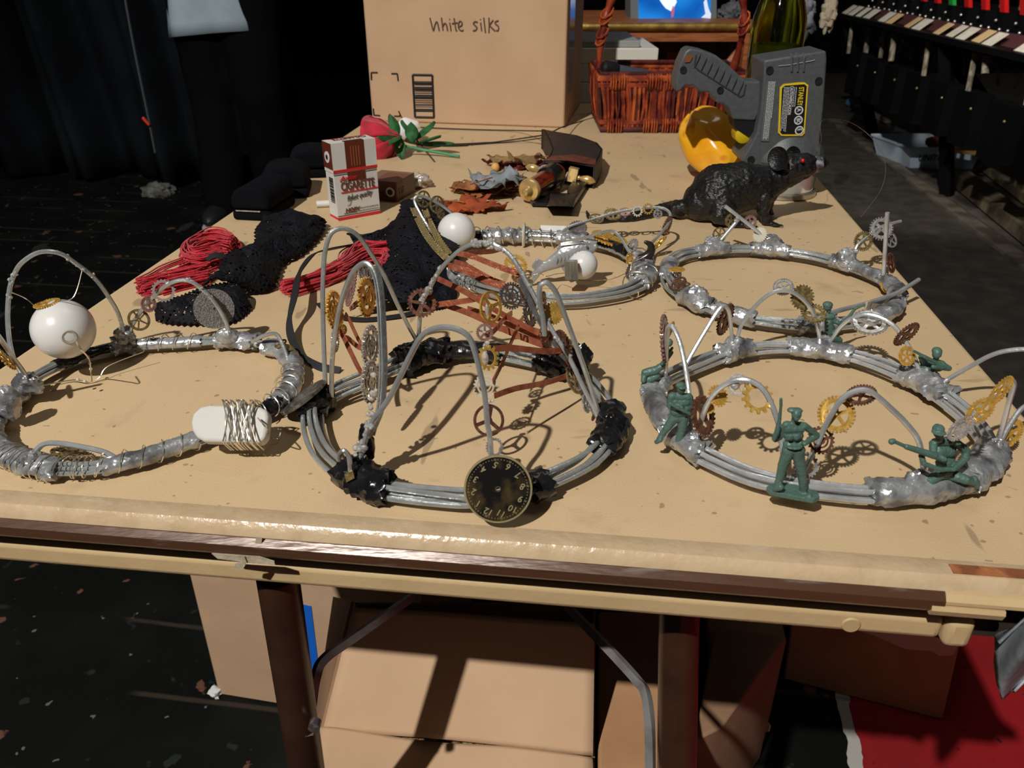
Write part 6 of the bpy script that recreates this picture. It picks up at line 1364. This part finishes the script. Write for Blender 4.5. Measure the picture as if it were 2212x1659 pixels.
# gilded console with screen
Yc=2.36; M_gild=mat('gilt_moulding',(.55,.36,.09),.35,.7,(.35,.2,.05),30,.4,.6,.3,90); M_ow=mat('orange_wood',sr(168,100,54),.5,0,sr(138,76,40),18,.4,.6,.1,60,stretch=(1,6,6))
a=V(1150,88,Yc); b=V(1640,88,Yc); zt_=V(1400,48,Yc).z; zm=V(1400,68,Yc).z; zl=V(1400,90,Yc).z
cs=thing('console_table',((a.x+b.x)/2,Yc+.2,0),'orange wood console table with a gilt front edge','table')
part('gilt_edge',MB().tube([Vector((a.x,Yc,(zt_+zm)/2)),Vector((b.x,Yc,(zt_+zm)/2))],(zt_-zm)/2,14),M_gild,cs,'gilt moulding'); part('top_board',MB().box(((a.x+b.x)/2,Yc+.24,zt_-.012),((b.x-a.x)/2,.24,.012)),M_ow,cs)
part('front_rail',MB().box(((a.x+b.x)/2,Yc+.012,(zm+zl)/2),((b.x-a.x)/2,.010,(zm-zl)/2)),M_ow,cs)
for x in (a.x+.02,b.x-.02):
    for y in (Yc+.02,Yc+.45): part('leg',MB().box((x,y,zl/2),(.018,.018,zl/2)),M_ow,cs)
part('cross_brace',MB().tube([V(1530,185,Yc+.03),V(1612,92,Yc+.03)],.011,6),M_ow,cs); part('cross_brace',MB().tube([V(1395,190,Yc+.03),V(1388,90,Yc+.03)],.030,6),M_ow,cs); part('cross_brace',MB().tube([V(1530,185,Yc+.05),V(1640,200,Yc+.05)],.010,6),M_ow,cs)
# picture frame leaning under the console, dark crate, grey sack
o=thing('framed_board',V(1490,200,Yc+.1),'black framed board with a tan centre under the console','frame'); Yf=Yc+.12
def fp(x,y,d=0): return V(x,y,Yf+d)
part('frame',MB().prism([fp(1424,230),fp(1556,230),fp(1548,88),fp(1424,90)],Vector((0,.02,0))),M_black,o); part('board',MB().prism([fp(1438,230,-.004),fp(1535,230,-.004),fp(1530,116,-.004),fp(1440,112,-.004)],Vector((0,.004,0))),mat('tan_board',sr(140,92,54),.7),o)
def rag(px,py,Y,rx,ry,rz,m,label,cat,name,seed=0,amp=.5,floor=None):
    c_=V(px,py,Y); R_=(S(c_,rx),S(c_,ry),S(c_,rz)); mb=MB().ball(c_,R_,40,26)
    for i,v in enumerate(mb.v):
        d_=v-c_; v=c_+d_*(1+amp*noise.noise(d_*(3.2/max(R_))+Vector((seed,0,0)))+amp*.4*noise.noise(d_*(9/max(R_))+Vector((seed,3,0))))
        if floor is not None: v.z=max(v.z,floor)
        mb.v[i]=v
    return solo(name,mb,m,(c_.x,c_.y,c_.z-R_[2]),label,cat,ang=30)
M_rag=mat('grey_rag',(.12,.125,.14),.7,0,(.03,.03,.035),14,.4,.6)
rag(1565,140,Yc+.25,42,30,55,M_rag,'crumpled grey bag under the right end of the console','bag','bag',1)
rag(1580,30,Yc+.15,26,20,22,M_rag,'crumpled grey bag on the console beside the screen','bag','bag',2)
rag(1735,40,2.6,24,20,48,mat('pale_rag',(.22,.23,.26),.7,0,(.05,.05,.06),14,.4,.6),'pale crumpled plastic hanging beside the bottle','plastic','plastic_bag',3)
# monitor
mo=thing('monitor',V(1458,44,Yc+.12),'monitor with a bright blue stage picture on the console','monitor'); Ym=Yc+.14
def mp(x,y,d=0): return V(x,y,Ym+d)
zr=V(1458,46,Ym).z
part('casing',MB().hexa([mp(1362,46),mp(1548,46),mp(1548,46)+Vector((0,.12,0)),mp(1362,46)+Vector((0,.12,0))],[mp(1362,-190),mp(1548,-190),mp(1548,-190)+Vector((0,.12,0)),mp(1362,-190)+Vector((0,.12,0))]),mat('grey_monitor_case',sr(110,118,120),.5),mo)
scr=bpy.data.materials.new('screen_picture'); scr.use_nodes=True
def _scr():
    N,L,b=nodes(scr); b.inputs['Base Color'].default_value=(0,0,0,1); b.inputs['Roughness'].default_value=.2
    tc=N.new('ShaderNodeTexCoord'); sx=N.new('ShaderNodeSeparateXYZ'); L.new(tc.outputs['Object'],sx.inputs[0])
    n=N.new('ShaderNodeTexNoise'); n.inputs['Scale'].default_value=9; n.inputs['Detail'].default_value=1; L.new(tc.outputs['Object'],n.inputs['Vector'])
    r=N.new('ShaderNodeValToRGB'); e_=r.color_ramp.elements; e_[0].position=.25; e_[0].color=(.0,.05,.35,1); e_[1].position=.7; e_[1].color=(.02,.35,.95,1); L.new(n.outputs['Fac'],r.inputs[0])
    L.new(r.outputs[0],b.inputs['Emission Color']); b.inputs['Emission Strength'].default_value=1.0
_scr()
sc_=part('screen',MB().prism([mp(1380,40,-.003),mp(1535,40,-.003),mp(1538,-170,-.003),mp(1376,-170,-.003)],Vector((0,.002,0))),scr,mo,'lit blue screen')
def glow(pts,col,nm,s_=1): part(nm,MB().prism([mp(x,y,-.0045) for x,y in pts],Vector((0,.001,0))),mat('lit_'+nm,(0,0,0),.3,emis=col,estr=s_),sc_)
glow([(1428,-8),(1458,-8),(1462,4),(1456,16),(1449,24),(1438,18),(1430,8),(1425,0)],(.85,.95,1),'white_figure',1.1); glow([(1452,14),(1456,12),(1457,22),(1455,36),(1450,38),(1450,24)],(.5,.12,.25),'red_figure'); glow([(1526,-5),(1530,16),(1532,22),(1536,30),(1535,40),(1515,38),(1524,30),(1520,5)],(.75,.80,.95),'pale_figure')
part('stand',MB().box(((mp(1458,46).x),Ym+.06,(zt_+zr)/2),(.08,.05,abs(zr-zt_)/2+.002)),mat('grey_monitor_case',sr(110,118,120),.5),mo)

# ================= curtain and person at the left =================
M_cur=mat('black_curtain',(.006,.007,.009),.9,0,(.010,.012,.014),3,.4,.6,spec=.08)
def cur(u,v):
    x=-3.3+u*2.1; z=.03+v*2.6; k=u*34+noise.noise(Vector((u*4,v*.8,0)))*3
    return Vector((x+.25*(1-v)*u,4.3-.5*u+.10*math.sin(k)+.04*math.sin(k*2.3+v*2),z))
o=solo('stage_curtain',MB().grid(cur,160,14),M_cur,(-2.4,4.1,0),'black stage curtain hanging in folds at the far left','curtain',ang=180); o.modifiers.new('s','SOLIDIFY').thickness=.004
pe=thing('person',(-1.05,3.4,0),'person in a pale grey shirt and black trousers walking behind the table','person')
PY=3.4
def q3(x,y,d=0): return V(x,y,PY+d)
mb=MB()
def sg_(x0,y0,d0,r0,x1,y1,d1,r1,m_=mb): m_.cap(q3(x0,y0,d0),q3(x1,y1,d1),r0,r1,16)
xs=q3(490,60).x
H=lambda dx,z,dy=0: Vector((xs+dx,PY+dy,z))
def hs(a_,ra,b_,rb,m_): m_.cap(a_,b_,ra,rb,16)
sk=MB(); hs(H(0,1.42),.055,H(0,1.52),.055,sk); sk.ball(H(0,1.63,-.01),(.078,.098,.115),24,18); sk.ball(H(0,1.60,-.10),(.014,.02,.02),10,8)
for s_ in(-1,1): hs(H(.19*s_,1.38),.05,H(.24*s_,1.14),.042,sk); hs(H(.24*s_,1.14),.040,H(.15*s_,1.17,-.24),.028,sk); sk.ball(H(.075*s_,1.62,0),(.012,.02,.03),8,6)
hs(H(0,1.38),.15,H(0,.95),.14,sk)
for s_ in (-1,1):
    hs(H(.09*s_,.92),.10,H(.09*s_,.50,-.03*s_),.065,sk); hs(H(.09*s_,.50,-.03*s_),.06,H(.09*s_,.10,.05*s_),.042,sk)
    w_=H(.13*s_,1.19,-.28); 
    for q in range(4): hs(w_+Vector(((q-1.5)*.016,-.01,-.03)),.010,w_+Vector(((q-1.5)*.018,-.03,-.10-.006*(1.5-abs(q-1.5)))),.007,sk)
    hs(w_,.028,w_+Vector((0,-.01,-.04)),.030,sk); hs(w_+Vector((-.028*s_,-.01,-.02)),.010,w_+Vector((-.045*s_,-.04,-.06)),.008,sk)
M_skin=mat('skin',sr(190,140,112),.55)
part('body',fused(sk,.011,3),M_skin,pe,ang=180)
fz=zip((-1,1),(0,0))
for s_,_q in fz: part('eye',MB().ball(H(.032*s_,1.645,-.088),(.012,.008,.007),10,8),mat('eye_dark',(.02,.02,.02),.2),pe)
part('mouth',MB().ball(H(0,1.575,-.088),(.022,.008,.005),10,8),mat('lips',sr(150,80,74),.5),pe)
part('hair',MB().ball(H(0,1.67,.02),(.088,.100,.100),20,14),mat('dark_hair',(.02,.015,.012),.7,bump=.5,bscale=60),pe)
mb=MB(); hs(H(0,1.38),.175,H(.0,1.0),.165,mb); hs(H(-.16,1.40),.075,H(.16,1.40),.075,mb)
for s_ in(-1,1): hs(H(.18*s_,1.38),.075,H(.23*s_,1.18),.07,mb)
sh_=fused(mb,.012,4)
zhl=V(380,72,PY).z
def hem(u,v): 
    a_=2*PI*u; r=.175+.02*v+.012*math.sin(a_*5); return H(math.cos(a_)*r*1.08-.02*v,1.08-v*(1.08-zhl)+.02*math.cos(a_+.6),math.sin(a_)*r*.75)
part('shirt',sh_,mat('pale_grey_shirt',sr(168,182,190),.8,0,sr(150,166,176),6,.4,.6),pe,ang=180); o=part('shirt_hem',MB().grid(hem,48,8),mat('pale_grey_shirt',sr(168,182,190),.8),pe,ang=180); o.modifiers.new('s','SOLIDIFY').thickness=.004
mb=MB(); hs(H(-.04,.95),.14,H(.04,.93),.14,mb)
for s_ in(-1,1): hs(H(.09*s_,.92),.13,H(.10*s_,.50,-.03*s_),.10,mb); hs(H(.10*s_,.50,-.03*s_),.095,H(.10*s_,.07,.05*s_),.085,mb)
part('trousers',fused(mb,.012,4,.006,9),mat('black_trousers',(.004,.004,.005),.9,spec=.06),pe,ang=180)
for s_ in(-1,1):
    c_=Vector((H(.10*s_,0).x-.02,PY+.05*s_-.06,.045)); part('shoe',MB().ball(c_,(.050,.13,.042),20,12),mat('black_shoe',(.015,.015,.016),.5),pe); part('sole',MB().ball(c_-AZ*.032,(.054,.135,.013),20,8),mat('white_sole',(.5,.5,.48),.6),pe,'pale sole')
    part('sock',MB().cap(c_+Vector((0,.05,.03)),c_+Vector((0,.05,.09)),.045,.042),mat('grey_sock',(.3,.3,.29),.8),pe)
cp_=G(342,420,-TT); rag(342,414,cp_.y,34,30,17,mat('pale_cloth',(.16,.16,.14),.8,0,(.06,.06,.05),20,.4,.6),'crumpled pale cloth lying on the dark floor at the left','cloth','floor_cloth',5,.35,.002)
solo('cord',MB().tube(spline([V(260,-60,3.0),V(285,80,3.0),V(305,180,3.0),V(322,262,3.0),V(335,330,3.0)],8),.004,6),mat('dark_cord',(.05,.055,.06),.7),V(335,330,3.0),'thin dark cord hanging in front of the curtain','cord')
solo('cord_toggle',MB().cap(V(310,256,2.99),V(321,269,2.99),.006,.005),mat('red_toggle',sr(214,52,34),.4),V(318,263,2.99),'small red toggle on the hanging cord','toggle')

# ================= rope rail at the right =================
zs_=-.05
def sp(px,py,z=zs_): return G(px,py,z)
far=sp(1806,28); near=sp(2290,136); dr=(near-far).normalized(); back=Vector((-dr.y,dr.x,0)); 
if back.x<0: back=-back
Lr=(near-far).length+.2
rl=thing('rope_rail',(far.lerp(near,.5).x,far.lerp(near,.5).y,0),'black stage rope rail with index cards along its shelf','rope rail')
M_bm=mat('black_metal',(.004,.004,.0045),.5,.1,spec=.15); M_purp=mat('maroon_card',sr(70,34,38),.7)
o_=far; part('shelf',MB().box(far+dr*Lr/2+back*.12-AZ*.012,(Lr/2,.12,.012),(dr,back,AZ)),M_bm,rl)
part('card_strip',MB().box(far+dr*Lr/2+back*.075+AZ*.001,(Lr/2,.062,.0012),(dr,(back*.8+AZ*.6).normalized(),(AZ*.8-back*.6).normalized())),M_purp,rl,'maroon strip under the cards')
M_c1=mat('index_card',(.66,.63,.55),.6,0,(.58,.53,.44),30,.4,.6); M_c2=mat('tan_card',sr(206,176,130),.6)
rnd=random.Random(9)
for i in range(22):
    t=.04+i*(Lr/22); 
    if rnd.random()<.12: continue
    c_=far+dr*t+back*(.055+rnd.uniform(-.006,.006))+AZ*.004; an=rnd.uniform(-.12,.12); d1=(dr*math.cos(an)+back*math.sin(an)); d2=Vector((-d1.y,d1.x,0))
    part('label_card',MB().box(c_+AZ*.012,(.030+rnd.random()*.016,.042,.0012),(d1,(d2*.8+AZ*.6).normalized() if d2.dot(back)>0 else (-d2*.8+AZ*.6).normalized(),AZ)),M_c1 if rnd.random()<.7 else M_c2,rl)
    if rnd.random()<.6: part('label_tag',MB().box(far+dr*(t+.02)+back*.115+AZ*.006,(.02,.016,.003),(d1,d2,AZ)),M_c2,rl)
part('lock_bar',MB().box(far+dr*Lr/2+back*.26+AZ*.05,(Lr/2,.05,.06),(dr,back,AZ)),M_bm,rl)
M_rp=mat('braided_rope',sr(150,140,122),.8,0,sr(96,88,74),60,.4,.6,1,120,stretch=(1,1,.5)); M_rh=mat('red_handle',sr(206,30,30),.4); M_gh=mat('green_handle',sr(40,160,70),.4)
bolts=MB()
for i in range(16):
    t=.12+i*(Lr/16); hx=far+dr*t+back*.22
    part('rope',MB().tube([hx+AZ*.10+dr*.03,hx+AZ*.55+dr*.03],.009,8),M_rp,rl)
    if i in (1,3,4,5,6,7,8,9,10,11,12,13,14,15): part('lever_handle',MB().box(hx-back*.05+AZ*.115,(.020,.008,.085),(dr,(back*.96+AZ*.28).normalized(),(AZ*.96-back*.28).normalized())),M_gh if i==6 else M_rh,rl,'green lever' if i==6 else 'red lever')
    part('lock_block',MB().box(hx-back*.02+AZ*.055,(.030,.035,.045),(dr,back,AZ)),M_bm,rl)
    for q in range(3): bolts.ball(hx-back*(.07)+dr*((q-1)*.045)+AZ*(.04+.03*(q%2)),.006,8,6)
part('bolts',bolts,M_sil,rl)['kind']='stuff'
M_bk2=mat('black_panel',(.003,.003,.0035),.7,spec=.08)
for i,(px,py,y2) in enumerate([(1866,42,110),(1926,52,86),(1962,68,112),(1990,72,140),(2058,90,165),(2086,95,115),(2140,110,180),(2186,122,192),(1816,32,70),(1832,35,84)]):
    a_=sp(px,py)+back*.07-AZ*.02; a_=far+dr*((a_-far).dot(dr))+back*(.05 if i%3 else .11)-AZ*.02
    part('rope',MB().tube([a_,a_+dr*.03-AZ*(S(a_,y2-py)*1.5+.03)],.0105+.003*(i%2),8),M_rp,rl)
for i in range(8):
    t=.35+i*.27; b_=far+dr*t+back*.07; part('counterweight_panel',MB().box(Vector((b_.x,b_.y,.405)),(.085,.035,.105),(dr,back,AZ)),M_bk2,rl)
    part('bolts',MB().ball(Vector((b_.x,b_.y,.405))-back*.036+dr*.06+AZ*.05,.006,8,6),M_brass,rl)
for (px,py) in ((2045,425),(2260,420),(1888,300)):
    b_=G(px,py,-TT); t=(b_-far).dot(dr); tp_=far+dr*t+back*.05; part('post',MB().tube([Vector((b_.x,b_.y,0)),Vector((tp_.x,tp_.y,tp_.z-.02))],.035,4),M_bk2,rl)
for i in range(7):
    t=.3+i*.3; a_=far+dr*t+back*.16-AZ*.10; part('loose_rope',MB().tube(spline([a_-AZ*.05,a_+dr*.05+AZ*.02,a_+dr*.13+AZ*.0,a_+dr*.17-AZ*.06],6),.006,6),M_rp,rl)
# tub
TY=3.7; t0=G(1965,366,-TT); tx=V(1925,296,t0.y+.15)
tu=thing('plastic_tub',(t0.x+.15,t0.y+.1,0),'pale blue-grey plastic tub with a printed name on the floor under the rail','tub')
P0=[t0,G(2100,365,-TT),G(2100,365,-TT)+Vector((.03,.30,0)),t0+Vector((-.05,.30,0))]
Ht=.11; ou=[P0[0]+Vector((-.03,-.02,Ht)),P0[1]+Vector((.02,-.02,Ht)),P0[2]+Vector((.02,.03,Ht)),P0[3]+Vector((-.04,.03,Ht))]
mb=MB()
for i in range(4):
    j=(i+1)%4; a_,b_,c_,d_=P0[i],P0[j],ou[j],ou[i]; n_=(b_-a_).cross(AZ).normalized()*-.006; mb.hexa([a_,b_,b_+n_,a_+n_],[d_,c_,c_+n_,d_+n_])
mb.prism([p+AZ*.002 for p in P0],AZ*.004); part('tub_body',mb,mat('blue_grey_plastic',sr(170,186,200),.5),tu); part('rim',MB().tube(ou,.008,6,True),mat('blue_grey_plastic',sr(122,134,144),.5),tu)
mb=MB(); text_mb(mb,'UNITED',P0[0].lerp(ou[0],.5).lerp(P0[1].lerp(ou[1],.5),.10)+Vector((0,-.010,-.005)),(P0[1]-P0[0]),AZ,.042,.001,bold=.02,shear=.15); part('lettering',mb,M_ink,tu)
rag(2022,308,t0.y+.12,20,20,12,mat('orange_net',sr(126,70,34),.7),'bundle of orange mesh inside the plastic tub','mesh','mesh_bundle',4,.4)
for i,(x0,y0,x1,y1,w_,col) in enumerate([(2040,312,2150,318,.05,(206,170,110)),(2040,322,2150,334,.05,(190,150,92))]):
    a_=G(x0,y0,-TT+.14+.03*(1-i)); b_=G(x1,y1,-TT+.14+.03*(1-i)); solo('wooden_board',MB().ribbon([a_,b_],w_,.018,Vector((0,1,0))),mat('pale_wood_%d'%i,sr(*col),.7),(a_+b_)/2,['pale yellow board laid across the plastic tub, upper','pale yellow board laid across the plastic tub, lower'][i],'board')
# clutter on the floor behind
for i,(x0,y0,x1,y1,r_) in enumerate([(2010,270,2065,295,.035),(1850,230,1920,262,.02),(1890,215,1990,260,.012),(2070,380,2250,520,.045),(2120,350,2240,440,.03)]):
    a_=G(x0,y0,-TT+r_); b_=G(x1,y1,-TT+r_); solo('scrap_timber',MB().box((a_+b_)/2,((b_-a_).length/2,r_,r_*.6),((b_-a_).normalized(),Vector((-(b_-a_).y,(b_-a_).x,0)).normalized(),AZ)),mat('dusty_timber',sr(110,98,76),.85,0,sr(70,62,50),14,.4,.6,.4,40),(a_+b_)/2-AZ*r_,['short pale timber offcut behind the plastic tub','dusty timber stick on the floor beyond the spotlight','thin batten on the floor left of the tub','long dusty beam at the lower right of the rail floor','second dusty beam beneath the rope rail post'][i],'timber')
for i,(x,y,r_,m_) in enumerate([(1836,222,9,mat('blue_scrap',sr(60,90,120),.6)),(1935,215,14,mat('orange_scrap',sr(190,110,50),.7)),(1812,120,16,mat('grey_sheet',(.05,.05,.055),.7))]):
    c_=G(x,y,-TT+.03); rag(x,y,c_.y,r_,r_,r_*.8,m_,['small blue scrap on the dark floor','orange scrap hanging near the floor under the rail','grey bundle beside the spotlight top'][i],'scrap','floor_scrap',6+i,.5)
rag(1790,30,2.75,16,14,34,mat('cream_glove_cloth',sr(190,176,150),.8),'cream rag hanging from the far end of the rope rail','rag','hanging_rag',9,.5)
